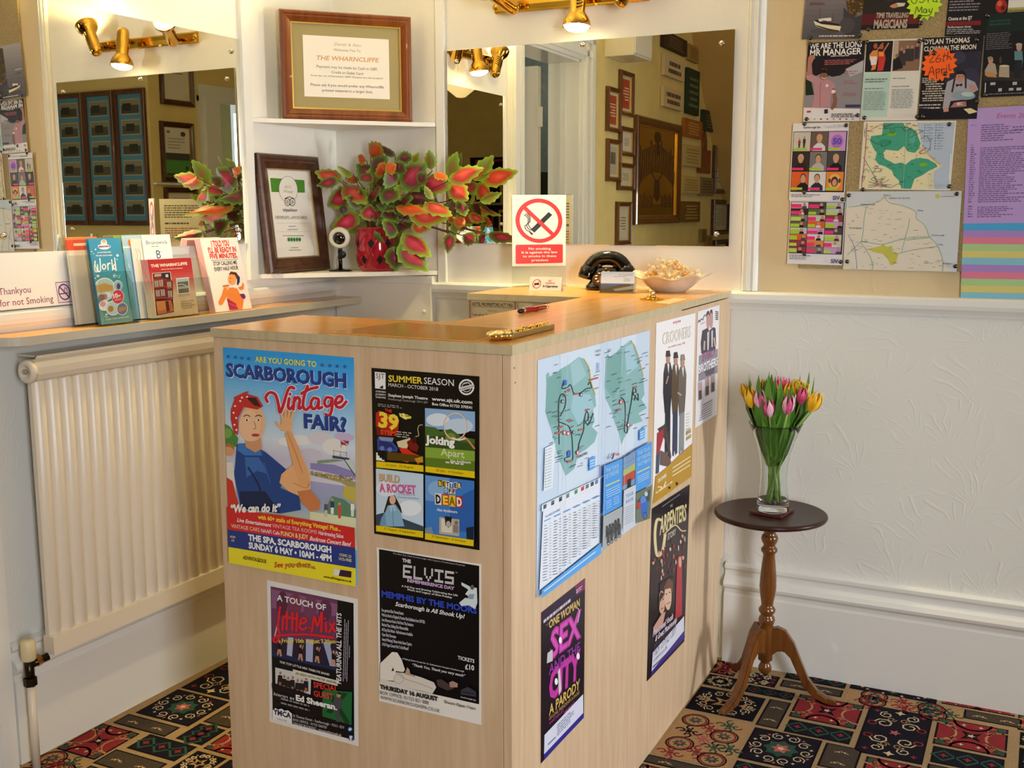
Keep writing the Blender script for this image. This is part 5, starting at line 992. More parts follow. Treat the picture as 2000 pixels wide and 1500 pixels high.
# comedy sheets
def comedy(q, head, nx, ny, foot, label, seed, d):
    s = sheet_on_board(q, B_, '#e6e4e8', off=d); r_ = random.Random(seed)
    s.fr(.015, head, .985, foot, '#24222c')
    pal = ['#c8c4b8','#6a5a50','#c89ad0','#3a2c2a','#7a7a78','#4a4648','#d8602a','#d8d8d8','#e08a3a','#8a3a4a','#2a2a34','#b8c4c8','#5a6a4a']
    cw, chh = .95/nx, (foot-head-.015)/ny
    for j in range(ny):
        for i in range(nx):
            u, v = .025+i*cw, head+.008+j*chh; c = pal[(i+j*nx) % 9] if nx*ny == 9 else r_.choice(pal)
            s.fr(u, v, u+cw*.97, v+chh*.96, c)
            if nx*ny == 9:
                k = i+j*3; mx = u+cw*.48
                if k == 0: s.person(u+cw*.34, v+chh*.3, v+chh*.8, '#a87a60', '#a83a44', '#2a2a30', wide=.2); s.person(u+cw*.62, v+chh*.22, v+chh*.8, '#b88a70', '#4a3a34', '#2a2a30', wide=.2)
                elif k == 2: s.fell(mx, v+chh*.48, cw*.34, chh*.34, '#b070c0'); s.ftext('50', mx, v+chh*.62, cw*.5, chh*.28, '#5a4ac0', 2)
                elif k == 8: s.fell(mx, v+chh*.5, cw*.36, chh*.4, '#e8b06a'); s.fell(mx, v+chh*.5, cw*.2, chh*.26, '#4a2a1c'); s.fell(mx, v+chh*.55, cw*.13, chh*.18, '#d09a78'); s.fell(mx-cw*.28, v+chh*.45, cw*.07, chh*.12, '#4a4248'); s.fell(mx+cw*.28, v+chh*.45, cw*.07, chh*.12, '#4a4248')
                else:
                    coat = {1:'#d8d8e0',3:'#2a2024',4:'#b8b4b8',5:'#1c1a20',6:'#1c1c24',7:'#2a3040'}[k]; dx = cw*.2 if k == 6 else 0
                    s.lp([(x*s.w, (1-y)*s.h) for x, y in ((mx+dx-cw*.1,v+chh*.55),(mx+dx+cw*.12,v+chh*.55),(mx+dx+cw*.34,v+chh*.72),(min(mx+dx+cw*.36, u+cw*.97),v+chh*.95),(mx+dx-cw*.36,v+chh*.95),(mx+dx-cw*.32,v+chh*.72))], coat)
                    s.fell(mx+dx, v+chh*.3, cw*.17, chh*.2, {1:'#c89a80',3:'#c8b89a',4:'#2a2018',5:'#c0a090',6:'#1c1a1c',7:'#1c1814'}[k]); s.fell(mx+dx, v+chh*.36, cw*.145, chh*.21, '#c89a7c')
                s.fr(u, v+chh*.8, u+cw*(.66 if k not in (0,) else .8), v+chh*.92, '#a8cc3a' if k in (0,2,4,6,8) else '#e83a78')
            else:
                a = u+cw*r_.uniform(.6, .85); s.fell(a, v+chh*.35, cw*.1, chh*.28, '#c09078', 8); s.lp([(x*s.w, (1-y)*s.h) for x, y in ((a-cw*.12,v+chh*.6),(a+cw*.12,v+chh*.6),(a+cw*.14,v+chh*.95),(a-cw*.16,v+chh*.95))], r_.choice(['#1c1a22','#d8d4d8','#3a4a6a','#5a2a34']))
                s.fr(u, v+chh*r_.uniform(.25, .5), u+cw*r_.uniform(.4, .62), v+chh*.9, r_.choice(['#e83a78','#a8cc3a','#e83a78','#b8d45a']))
    return s
s = comedy([(180,152),(588,150),(565,722),(160,722)], .105, 3, 3, .885, '', 4, .0020)
s.text('Scarborough Spa', (258,190), (384,188), 13, '#3a3a48', 1); s.text('Comedy 2018', (404,190), (555,188), 25, '#b8c8e0', 0); s.lines(.04, .91, .62, .955, 2, '#8a8890', .5, 3); s.text('SIV', (482,712), (535,712), 28, '#3a4a8a', 1); s.ell(548, 705, 9, 11, '#d86a3a')
s.build('leaflet', s.mw, 'comedy season leaflet with nine square portraits', 'leaflet', 'sheets pinned to the notice board')
s = comedy([(162,722),(566,725),(548,1195),(143,1180)], .01, 3, 8, .83, '', 9, .0013); s.lines(.04, .85, .46, .93, 3, '#8a8890', .5, 4); s.text('SIV', (465,1175), (520,1178), 28, '#3a4a8a', 1); s.ell(534, 1168, 9, 11, '#d86a3a')
s.build('leaflet', s.mw, 'comedy season leaflet with a grid of small pictures beside the pale map', 'leaflet', 'sheets pinned to the notice board')
# green area map
q = [(690,135),(1365,140),(1350,640),(680,640)]
s = sheet_on_board(q, B_, '#e4e2dc', off=.0012, rough=.2); s.poly([(700,147),(1355,152),(1340,632),(692,632)], '#b8c8dc'); s.poly([(700,147),(1085,150),(1110,230),(1130,320),(1150,340),(1200,400),(1240,440),(1290,460),(1230,500),(1180,540),(1200,632),(692,632)], '#e6dfb8'); s.poly([(1180,540),(1232,500),(1225,560),(1240,632),(1195,632)], '#dcd8b4')
s.poly([(835,148),(985,150),(1010,195),(1050,190),(1085,215),(1100,255),(1120,300),(1110,340),(1080,370),(1030,360),(1000,320),(960,355),(900,350),(870,345),(850,370),(860,410),(900,430),(940,450),(985,440),(1020,455),(1060,420),(1120,405),(1180,415),(1240,450),(1250,470),(1190,500),(1150,530),(1090,560),(1070,632),(1000,632),(975,570),(940,540),(920,500),(870,470),(820,455),(790,420),(800,370),(770,330),(745,280),(750,245),(830,235),(838,190)], '#4aa68a')
for x, y, rx, ry, c in ((900,230,40,14,'#7ab83a'),(1150,455,30,14,'#7ab83a'),(860,290,50,20,'#3a967c'),(1060,260,25,40,'#5ab49a'),(960,380,60,18,'#ece4c0'),(900,400,40,16,'#e6dcb0')): s.ell(x, y, rx, ry, c)
r_ = random.Random(21)
for i in range(14):
    x, y = r_.uniform(720, 1180), r_.uniform(170, 600); P = [(x,y)]
    for k in range(5): x += r_.uniform(-60, 70); y += r_.uniform(-45, 55); P.append((min(max(x, 700), 1190), min(max(y, 155), 625)))
    s.stroke(P, 3, r_.choice(['#3a4a4a','#4a4a52','#8a3a44','#3a4a4a']))
for k in range(9): a = k*.7; s.stroke([(835,605),(835+math.cos(a)*90,605+math.sin(a)*60*(1 if math.sin(a) < 0 else .3))], 3, '#5a4a4a', False, k > 0)
s.ell(835, 605, 14, 14, '#d88a8a'); s.stroke([(700,400),(830,600)], 3, '#4a5a8a', False); s.stroke([(715,150),(712,400),(700,625)], 6, '#b06a8a'); s.stroke([(1135,330),(1200,400),(1270,455)], 8, '#d8b48a')
for i in range(90): x, y = r_.uniform(700, 1250), r_.uniform(160, 625); l = r_.uniform(8, 24); s.poly([(x,y),(x+l,y),(x+l,y+3),(x,y+3)], r_.choice(['#4a5a54','#3a4a48','#6a5a5a']), i > 0)
for c_, x in ((0,1145),(1,1225)):
    for i in range(7+c_*3): s.ell(x, 170+i*19, 4, 4, '#3a4a6a', n=6, keep=i > 0); s.stroke([(x+14,170+i*19),(x+40+(i*13 % 22),170+i*19)], 3, '#6a7a94', False, True)
s.stroke([(1012,150),(1010,632)], 3, '#a8c8c0', False); s.stroke([(1340,380),(1338,560)], 6, '#f0f4f8', False)
s.build('map_sheet', s.mw, 'glossy map with a big green area on the notice board', 'map', 'maps pinned to the notice board')
# pale county map
q = [(568,650),(1412,652),(1390,1238),(560,1225)]
s = sheet_on_board(q, B_, '#e0dacb', off=.0018, rough=.3); s.poly([(568,650),(1412,652),(1390,1238),(1330,1235),(1290,1160),(1250,1050),(1190,985),(1150,890),(1090,840),(1080,800),(980,750),(890,720),(850,690),(800,730),(720,745),(600,765),(566,770)], '#cdd5dc')
s.poly([(740,1075),(830,1055),(850,1035),(880,1060),(920,1050),(915,1085),(965,1110),(950,1180),(915,1195),(890,1150),(850,1110),(790,1100)], '#c6c45a'); s.poly([(1222,675),(1252,675),(1252,705),(1222,705)], '#c6c45a'); s.stroke([(1262,692),(1360,692)], 5, '#8a8a88', False)
for P, c in (([(850,690),(890,735),(980,755),(1080,800),(1090,850),(1150,900),(1190,985),(1250,1050),(1290,1160),(1290,1235)],'#7ab08a'),([(585,765),(680,755),(800,730),(850,690)],'#7ab08a'),([(720,760),(705,850),(700,950),(690,1020)],'#6ab0a0'),([(690,1020),(630,1075),(590,1120)],'#6aa0c0'),([(590,970),(640,1060),(655,1150),(665,1220)],'#6a8ac8'),([(690,1030),(740,1100),(775,1170),(778,1225)],'#7ab08a'),([(690,1020),(760,1030),(850,1040),(960,1010),(1080,990),(1190,985)],'#8ab0a8'),([(1040,850),(1030,920),(1010,1000),(990,1100)],'#7ab0a0'),([(960,1110),(1080,1080),(1250,1055)],'#8ab0a0'),([(1020,1010),(1100,1000),(1190,990)],'#7ab08a')): s.stroke(P, 4, c)
for i in range(130):
    x, y = r_.uniform(580, 1330), r_.uniform(720, 1220)
    if y < 700+(x-850)*.95 and x > 850: continue
    l = r_.uniform(10, 40); s.poly([(x,y),(x+l,y),(x+l,y+3),(x,y+3)], r_.choice(['#a8a094','#8a8478','#b8b0a2']), True)
for t, x, y, l in (('Scarborough',1200,978,98),('Whitby',1095,798,44),('Middlesbrough',675,752,108),('Filey',1255,1045,34),('York',692,1026,44),('Northallerton',595,925,96),('Bridlington',1292,1182,70),('Saltburn by the Sea',885,706,152),('Redcar',845,684,54)): s.text(t, (x,y), (x+l,y), 11, '#4a4a48', 0)
s.build('map_sheet', s.mw, 'pale county map pinned low on the notice board', 'map', 'maps pinned to the notice board')
# stepped coloured sheets under the purple events list
cols = ['#4aa6dc','#a988cc','#dd7f9c','#a8ce94','#d8cc7c','#86c2d8','#a988cc','#dd7f9c','#a8ce94','#d8cc7c','#86c2d8']; yb = [940,990,1040,1090,1140,1192,1245,1295,1345,1395,1455]
nm_ = ['bright blue','purple','pink','green','yellow','pale blue','purple','pink','green','yellow','pale blue']
for i in range(10, -1, -1):
    xl = 1441-(i+1)*2.4; s = sheet_on_board([(1462,300),(1990,296),(1990-i*1.5,yb[i]-3),(xl,yb[i])], B_, cols[i], off=.0021-i*.00013)
    o = s.build('coloured_sheet', s.mw, '%s sheet, %s edge down from the purple events list' % (nm_[i], ['first','second','third','fourth','fifth','sixth','seventh','eighth','ninth','tenth','lowest'][i]), 'paper sheet', 'stepped coloured sheets'); o.scale = (1,1,1)
q = [(1462,48),(1985,18),(1985,882),(1438,886)]
s = sheet_on_board(q, B_, '#b79ad8', off=.0023); s.text('Events 2018', (1660,112), (1920,106), 32, '#c04a78', 0, .2)
for (u0, u1, v0, v1, n, sd) in ((.04,.12,.14,.15,1,1),(.19,.78,.14,.29,8,2),(.62,.8,.165,.21,2,3),(.19,.92,.335,.82,28,4),(.055,.14,.33,.82,26,5),(.055,.08,.31,.32,1,6),(.19,.7,.85,.95,6,7),(.06,.14,.84,.95,5,8)): s.lines(u0, v0, u1, v1, n, '#6a5488', .42, sd, ragged=.5 if n > 1 else 0)
s.build('events_list', s.mw, 'large purple events list at the right end of the notice board', 'notice', 'sheets pinned to the notice board')
# dated card stars
def card_star(cx, cy, r, col, words, label, off):
    P = [tuple(at(*A_([p])[0], 'y', BOARD_Y-off)) for p in ((cx-r,cy),(cx+r,cy),(cx,cy-r),(cx,cy+r))]
    W = (Vector(P[1])-Vector(P[0])).length; n = 16
    s = Sheet(W, W, [(cx-r,cy-r),(cx+r,cy-r),(cx+r,cy+r),(cx-r,cy+r)], col, rough=.5, plain=True); s.z = 0
    pts = [s.map(cx+math.cos(math.pi*i/n+.1)*r*(1 if i % 2 == 0 else .8), cy+math.sin(math.pi*i/n+.1)*r*(1 if i % 2 == 0 else .8)) for i in range(2*n)]
    s.b.prism([(x, y, 0) for x, y in pts], (0,0,.0005), ink(col, .5)); s.z = .0005
    for st, c in words: s.stroke(st, 5.5, c)
    s.build('card_star', place_sheet(A_([(cx-r,cy-r),(cx+r,cy-r),(cx+r,cy+r),(cx-r,cy+r)]), 'y', BOARD_Y, W, W, off), label, 'card star')
dk = '#5a1420'
card_star(1340, 505, 143, '#ff6a1e', [(w_, dk) for w_ in ([(1250,440),(1270,422),(1285,440),(1262,488),(1300,482)],[(1335,425),(1310,460),(1318,485),(1345,478),(1345,458),(1318,462)],[(1372,415),(1368,475),(1378,480)],[(1358,440),(1390,432)],[(1398,405),(1396,470)],[(1398,450),(1415,440),(1422,462),(1432,460)],
  [(1262,600),(1285,520),(1308,590)],[(1272,568),(1302,562)],[(1318,545),(1330,605),(1332,620)],[(1320,550),(1342,540),(1345,565),(1325,572)],[(1362,540),(1365,575)],[(1362,552),(1378,540),(1388,545)],[(1398,530),(1402,560)],[(1415,500),(1425,550),(1440,545)])]+[([(1397,512),(1398,516)], dk)], 'orange card star dated 26th April', .0032)
dk = '#1c3a22'
card_star(1225, 25, 143, '#c6ee2c', [(w_, dk) for w_ in ([(1135,-30),(1120,10),(1150,30),(1165,-10),(1140,-35)],[(1180,-40),(1215,-35),(1195,-12),(1222,0),(1205,22),(1182,14)],[(1250,-10),(1252,20)],[(1250,0),(1265,-12),(1275,-8)],[(1318,-50),(1316,10),(1325,18)],[(1316,0),(1295,-4),(1290,14),(1314,12)],
  [(1160,110),(1170,55),(1190,95),(1208,55),(1215,105)],[(1248,78),(1232,72),(1226,98),(1246,98),(1250,76),(1252,104)],[(1268,72),(1272,95),(1288,92)],[(1292,66),(1285,108),(1262,125),(1215,124)])], 'yellow green card star with a May date at the top edge', .0030)
# drawing pins
PINS = [((330,297),'A','at the foot of the boat poster, left'),((720,275),'A','at the foot of the boat poster, right'),((325,345),'A','in the top left of the raised arm poster'),((710,328),'A','in the top right of the raised arm poster'),((300,930),'A','in the bottom left of the raised arm poster'),((700,900),'A','in the bottom right of the raised arm poster'),
 ((772,328),'A','in the top left of the dance leaflet'),((1180,320),'A','in the top right of the dance leaflet'),((752,920),'A','in the bottom left of the dance leaflet'),((1166,911),'A','in the bottom right of the dance leaflet'),((1210,910),'A','in the bottom left of the performer poster'),((1218,312),'A','in the top left of the performer poster'),((1630,310),'A','in the top right of the performer poster'),((1635,793),'A','in the bottom right of the performer poster'),
 ((1697,742),'A','in the bottom left of the small table scene poster'),((1715,122),'A','in the top left of the small table scene poster'),((1300,415),'A','in the upper part of the orange star'),((1383,575),'A','in the lower part of the orange star'),((1183,130),'A','in the yellow star'),((785,228),'A','at the foot of the red banded poster, left'),((1192,180),'A','at the foot of the red banded poster, right'),((1445,265),'A','at the foot of the cinema listing'),
 ((267,157),'B','top left of the nine portrait leaflet'),((572,167),'B','top right of the nine portrait leaflet'),((265,657),'B','at the foot of the nine portrait leaflet'),((545,710),'B','in the bottom right corner of the nine portrait leaflet'),((267,1110),'B','at the foot of the small picture leaflet'),((532,1168),'B','in the bottom right of the small picture leaflet'),
 ((1327,160),'B','in the top right of the green map'),((695,638),'B','in the bottom left of the green map'),((1327,615),'B','in the bottom right of the green map'),((592,680),'B','in the top left of the pale map'),((1382,670),'B','in the top right of the pale map'),((580,1166),'B','in the bottom left of the pale map'),((1372,1200),'B','in the bottom right of the pale map')]
PINM = mat('dark_chrome_pin', '#55504a', .12, 1)
b = MB(); b.lathe([(.0055,0),(.0055,.0006),(.0046,.0022),(.0026,.0035),(0,.0038)], PINM, (0,0,0), 14, (0,-1,0)); pin0 = b.build('drawing_pin')
for i, (p, f, lab) in enumerate(PINS):
    o = pin0 if i == 0 else pin0.copy()
    if i: COL.objects.link(o)
    q_ = at(*(A_ if f == 'A' else B_)([p])[0], 'y', BOARD_Y-.004); o.location = q_; tag(o, 'dark domed drawing pin '+lab, 'drawing pin', 'drawing pins on the notice board')
# ------------------------------------------------------------------ framed pictures
GLASS = clear('picture_glass', '#ffffff', 1.35, .02)
ACRYL = clear('clear_acrylic', '#f4f8f8', 1.45, .03)
def picture(name, mw, w, h, bd, fm, draw, label, cat, group=None, depth=.02, slip=GILT, mount=None, mw_=.03, base='#efece2', glass=True, ridge=True):
    t = thing(name, mw.translation, label, cat, group); M = mw
    def P(x, y, z): return M @ Vector((x, y, z))
    b = MB(); prof = [(0,0),(0,depth*.7),(bd*.12,depth*.95),(bd*.3,depth),(bd*.42,depth*.86),(bd*.55,depth*.92),(bd*.75,depth*.72),(bd,depth*.5),(bd,0)] if ridge else [(0,0),(0,depth),(bd,depth),(bd,0)]
    cs = [(0,0,1,1),(w,0,-1,1),(w,h,-1,-1),(0,h,1,-1)]
    for i in range(4):
        a, c = cs[i], cs[(i+1) % 4]; n = len(prof)
        v = [P(a[0]+a[2]*u, a[1]+a[3]*u, z) for u, z in prof]+[P(c[0]+c[2]*u, c[1]+c[3]*u, z) for u, z in prof]
        b.faces(v, [(k, k+1, n+k+1, n+k) for k in range(n-1)], fm)
    b.build('frame', t)
    b = MB(); b.prism([P(.001,.001,.001), P(w-.001,.001,.001), P(w-.001,h-.001,.001), P(.001,h-.001,.001)], M.to_3x3() @ Vector((0,0,.002)), DARKW); b.build('backing', t)
    if slip:
        b = MB(); s0 = bd*.98; s1 = bd+.004
        for x0, y0, x1, y1 in ((s0,s0,w-s0,s1),(s0,h-s1,w-s0,h-s0),(s0,s1,s1,h-s1),(w-s1,s1,w-s0,h-s1)): b.prism([P(x0,y0,.004), P(x1,y0,.004), P(x1,y1,.004), P(x0,y1,.004)], M.to_3x3() @ Vector((0,0,depth*.42-.003)), slip)
        b.build('slip', t)
    ix = bd
    if mount:
        b = MB(); b.prism([P(ix,ix,.0035), P(w-ix,ix,.0035), P(w-ix,h-ix,.0035), P(ix,h-ix,.0035)], M.to_3x3() @ Vector((0,0,.001)), mount); b.build('mount', t); ix = bd+mw_
    s = Sheet(w-2*ix, h-2*ix, None, base, thick=.0005); draw(s); s.build('print', M @ Matrix.Translation((ix, ix, .0048 if mount else .0036)), parent=t)
    if glass:
        b = MB(); z = depth*.42; b.faces([P(bd*.98,bd*.98,z), P(w-bd*.98,bd*.98,z), P(w-bd*.98,h-bd*.98,z), P(bd*.98,h-bd*.98,z)], [(0,1,2,3)], GLASS); b.build('glazing', t)
    return t
def welcome(s):
    q = [(560,235),(1254,275),(1254,788),(563,755)]; s.map = homog(q, s.w, s.h)
    s.text('Derek & Alan', (808,325), (1025,338), 24, '#a8ac78', 0, .3); s.text('Welcome You To', (805,372), (1024,384), 22, '#8a8468', 0)
    s.text('THE WHARNCLIFFE', (662,446), (1166,470), 36, '#d8a878', 1, .2); s.text('Payment may be made by Cash in GBP,', (664,512), (1160,540), 22, '#6a6258'); s.text('Credit or Debit Card', (784,562), (1040,578), 22, '#6a6258')
    s.text('From the 1st of November 2009 Cheques are not accepted', (618,584), (1200,614), 14, '#7a7268'); s.text('Please ask if you would prefer any Wharncliffe', (612,665), (1207,694), 21, '#5f584e'); s.text('printed material in a larger font', (704,714), (1112,734), 21, '#5f584e')
fr = frame((.053, -.3415, 1.5677), (.381, .41, 0), (0, 0, 1)); fr.translation += Vector((-.0135, .0125, 0))
picture('framed_notice', fr, .396, .312, .032, wood('mid_mahogany', '#8a4a22', '#6a3414', .25, 30, 'z', coat=.3), welcome, 'large framed welcome notice standing on the upper corner shelf', 'picture frame', depth=.02, mount=mat('olive_mount_board', '#a89a68', .8), mw_=.036, base='#f6efe0')
def excellence(s):
    q = [(130,160),(690,180),(780,1290),(225,1340)]; s.map = homog(q, s.w, s.h)
    s.poly([(192,285),(630,305),(634,466),(203,466)], '#4e8a30'); s.ell(420, 430, 122, 172, '#6a6a60', n=40); s.ell(420, 430, 117, 167, '#efeae0', n=40); s.text('2015', (372,412), (456,416), 32, '#8a8a80'); s.text('Winner', (358,472), (484,476), 38, '#8a8a80')
    s.fell(.5, .375, .16, .04, '#efeae0')
    s.stroke([(368,552),(400,535),(432,524),(462,536),(488,545)], 9, '#2a2a26')
    for x, y in ((402,592),(466,592)): s.ell(x, y, 37, 52, '#2a2a26', n=28); s.ell(x, y, 29, 43, '#efeae0', n=28); s.ell(x, y, 17, 26, '#2a2a26'); s.ell(x, y, 12, 19, '#efeae0'); s.ell(x, y, 6, 9, '#2a2a26', n=12)
    s.poly([(426,620),(442,620),(434,640)], '#2a2a26'); s.text('tripadvisor', (340,714), (528,712), 40, '#6a6e6c', 1); s.text('CERTIFICATE', (236,812), (420,812), 38, '#5a6a62', 0); s.text('of', (428,810), (458,810), 30, '#5a6a62', 0, .3); s.text('EXCELLENCE', (468,808), (648,804), 36, '#5a6a62', 0)
    for y in (868, 980): s.stroke([(250,y),(680,y-10)], 3, '#b8b4aa', False)
    for x0, x1, y in ((410,495,908),(390,520,950),(330,595,1030),(430,520,1185),(400,550,1218)): s.stroke([(x0,y),(x1,y-6)], 9, '#8a8a82', False)
    for i in range(5): x = 402+i*35; s.ell(x, 1078-i, 17, 28, '#4a9a5a'); s.ell(x, 1078-i, 8, 13, '#2a3a2a', n=12)
c0 = Vector((lw(.024, -.405)+.016, -.412, 1.1158)); up_ = Vector((-.036, .0, .352))
picture('certificate_frame', frame(c0, (-.0, 1, 0), up_), .298, .353, .042, DARKW, excellence, 'dark wood certificate frame leaning in the left of the corner shelf', 'picture frame', depth=.02, slip=mat('silver_gilt_slip', '#c8b890', .3, .7), base='#efeae0')
def act(s):
    s.fr(.03, .02, .97, .98, '#8a2a2a'); s.fr(.045, .032, .955, .968, '#e8e0cc'); s.fr(.06, .045, .94, .955, '#8a2a2a'); s.fr(.068, .052, .932, .948, '#e8e0cc')
    s.ftext('HOTEL PROPRIETORS ACT 1956', .5, .125, .82, .042, '#2a241c', 1); s.ftext('NOTICE', .5, .19, .18, .018, '#3a342c'); s.fr(.09, .135, .91, .139, '#2a241c')
    s.ftext('Loss of or Damage to Guests', .09, .25, .72, .026, '#2a241c', 1, align='l'); s.lines(.12, .28, .88, .9, 14, '#4a443a', .45, 4, ragged=.15)
s = Sheet(.172, .243, None, '#e8e0cc'); act(s); s.build('act_notice', frame((.482, -.0012, .795), (1,0,0), (0,0,1)), 'cream printed hotel act notice on the wall inside the desk', 'notice')
t = thing('wall_socket', (.69, 0, .985), 'white wall socket beside the act notice inside the desk', 'socket'); b = MB(); b.box((.668, -.012, .95), (.754, 0, 1.022), mat('white_plastic', '#ece8de', .35), .003); b.build('face_plate', t)
for x in (.69, .73): b = MB(); b.box((x-.005, -.015, 1.004), (x+.005, -.0115, 1.014), mat('white_plastic'), .001); b.build('rocker_switch', t)

# ------------------------------------------------------------------ surveillance camera
cc = Vector((.122, -.168, 1.1146)); t = thing('security_camera', cc, 'small white dome camera on a black stalk before the certificate', 'camera')
b = MB(); b.lathe([(.036,0),(.036,.002),(.03,.004),(.012,.006),(.007,.009)], BLACK, cc, 26)
for k in range(3): b.ball(cc+Vector((.025*math.cos(k*2.1+.5), .025*math.sin(k*2.1+.5), .004)), .004, BLACK, 8, 6, (1,1,.5))
b.build('base', t)
b = MB(); b.tube([cc+Vector((0,0,.006)), cc+Vector((0,0,.06))], .0062, BLACK, 12); b.tube([cc+Vector((0,0,.055)), cc+Vector((0,.001,.08))], [.0075,.006], BLACK, 12); b.build('stalk', t)
b = MB(); k0 = cc+Vector((.012,-.006,.052)); b.lathe([(.0,-.005),(.011,-.005),(.012,-.002),(.012,.003),(.0,.004)], BLACK, k0, 10, (.8,-.55,0), smooth=False); b.tube([k0, cc+Vector((0,0,.052))], .003, BLACK, 8); b.build('wing_knob', t)
hd = cc+Vector((-.001,.004,.104)); look = Vector((.35,-.85,-.12)).normalized()
b = MB(); WP = mat('cream_plastic', '#e2dccb', .4); b.lathe([(.004,-.03),(.02,-.028),(.029,-.018),(.033,0),(.033,.012),(.029,.018),(.021,.02),(.019,.017)], WP, hd, 28, look, cap=False); b.lathe([(.02,.016),(.0,.016)], BLACK, hd, 24, look, cap=False); b.tube([hd+Vector((0,0,-.03)), hd+Vector((0,0,-.042))], .007, WP, 10); b.build('housing', t)
b = MB(); b.lathe([(.0195,.015),(.017,.021),(.010,.025),(0,.0262)], BAKE, hd, 22, look); b.build('lens', t)
b = MB(); b.tube([hd+look*-.028, hd+Vector((-.02,.03,-.03)), cc+Vector((-.022,.012,.03)), cc+Vector((-.016,.006,.004)), cc+Vector((-.02,.05,.002))], .0022, mat('grey_cable', '#9a9a88', .5), 8); b.build('cable', t)

# ------------------------------------------------------------------ coleus in a red lattice pot
pc = Vector((.217, -.098, 1.1147)); t = thing('potted_coleus', pc, 'red lattice pot of pink and green coleus on the corner shelf', 'potted plant')
RED = mat('red_glazed_ceramic', '#a3172c', .12, coat=.6, noise=.12, nscale=30)
PP = [(.050,0),(.056,.004),(.062,.02),(.068,.045),(.0705,.07),(.068,.095),(.064,.115),(.066,.128),(.070,.134),(.066,.136),(.060,.13),(.058,.11),(.0,.11)]
b = MB(); b.lathe(PP, RED, pc, 40)
def pr_(z):
    for (r0, z0), (r1, z1) in zip(PP, PP[1:]):
        if z0 <= z <= z1: return r0+(r1-r0)*(z-z0)/(z1-z0)
    return .066
for k in range(8):
    for sg in (-1, 1):
        P = []
        for i in range(9): z = .012+.1*i/8; a = -2.1+k*math.pi/4+sg*(math.pi/8)*(i/8*2-1)*1.0; r = pr_(z)+.0006; P.append(pc+Vector((r*math.cos(a), r*math.sin(a), z)))
        b.tube(P, .0017, RED, 6)
b.build('pot', t)
DK = mat('cutout_shade', '#14060a', .8)  # near-black diamonds laid on the pot wall, shade inside the cutouts as colour
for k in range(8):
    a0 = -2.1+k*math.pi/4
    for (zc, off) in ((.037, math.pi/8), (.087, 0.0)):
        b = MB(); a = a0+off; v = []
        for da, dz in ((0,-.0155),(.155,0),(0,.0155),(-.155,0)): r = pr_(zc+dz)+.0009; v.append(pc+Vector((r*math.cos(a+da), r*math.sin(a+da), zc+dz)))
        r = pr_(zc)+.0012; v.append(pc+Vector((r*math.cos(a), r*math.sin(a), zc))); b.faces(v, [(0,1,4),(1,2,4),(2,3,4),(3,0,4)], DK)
        b.build('lattice_shade_patch', t)
b = MB(); b.lathe([(.0,.108),(.059,.108),(.05,.113),(.0,.116)], mat('potting_soil', '#2c2018', .95, noise=.3), pc, 20); b.build('soil', t)
# leaf colours ride on the leaf itself: pink heart, maroon field, green scalloped rim; o leaves painted orange as if backlit
LM_ = bpy.data.materials.new('coleus_leaf'); LM_.use_nodes = True; nt = LM_.node_tree; bs = nt.nodes['Principled BSDF']; at_ = nt.nodes.new('ShaderNodeVertexColor'); at_.layer_name = 'leafcol'
nz = nt.nodes.new('ShaderNodeTexNoise'); nz.inputs['Scale'].default_value = 260; hs = nt.nodes.new('ShaderNodeHueSaturation'); mr = nt.nodes.new('ShaderNodeMapRange'); mr.inputs[3].default_value = .62; mr.inputs[4].default_value = 1.35
nt.links.new(nz.outputs['Fac'], mr.inputs[0]); nt.links.new(mr.outputs[0], hs.inputs['Value']); nt.links.new(at_.outputs['Color'], hs.inputs['Color']); nt.links.new(hs.outputs[0], bs.inputs['Base Color']); bs.inputs['Roughness'].default_value = .42
tl = nt.nodes.new('ShaderNodeBsdfTranslucent'); nt.links.new(hs.outputs[0], tl.inputs[0]); mx = nt.nodes.new('ShaderNodeMixShader'); mx.inputs[0].default_value = .18; nt.links.new(bs.outputs[0], mx.inputs[1]); nt.links.new(tl.outputs[0], mx.inputs[2]); nt.links.new(mx.outputs[0], nt.nodes['Material Output'].inputs[0])
LEAFCOL = dict(p=('#f25c7a','#de3f5c','#b83442','#88a834','#aac84c'), s=('#f47a60','#e8524c','#cc4434','#96a832','#b0c84c'), d=('#92304a','#6e2a38','#5c4a2c','#5a8230','#7ca43a'), o=('#e8602a','#dc5222','#cc5a22','#b08a2a','#b89a34'), g=('#a86a44','#8c7a34','#7c9834','#86a834','#a8c84c'), m=('#c83458','#a82a48','#7a2c38','#5c8230','#80a83a'))
lbm = bmesh.new(); lcol = lbm.verts.layers.float_color.new('leafcol')
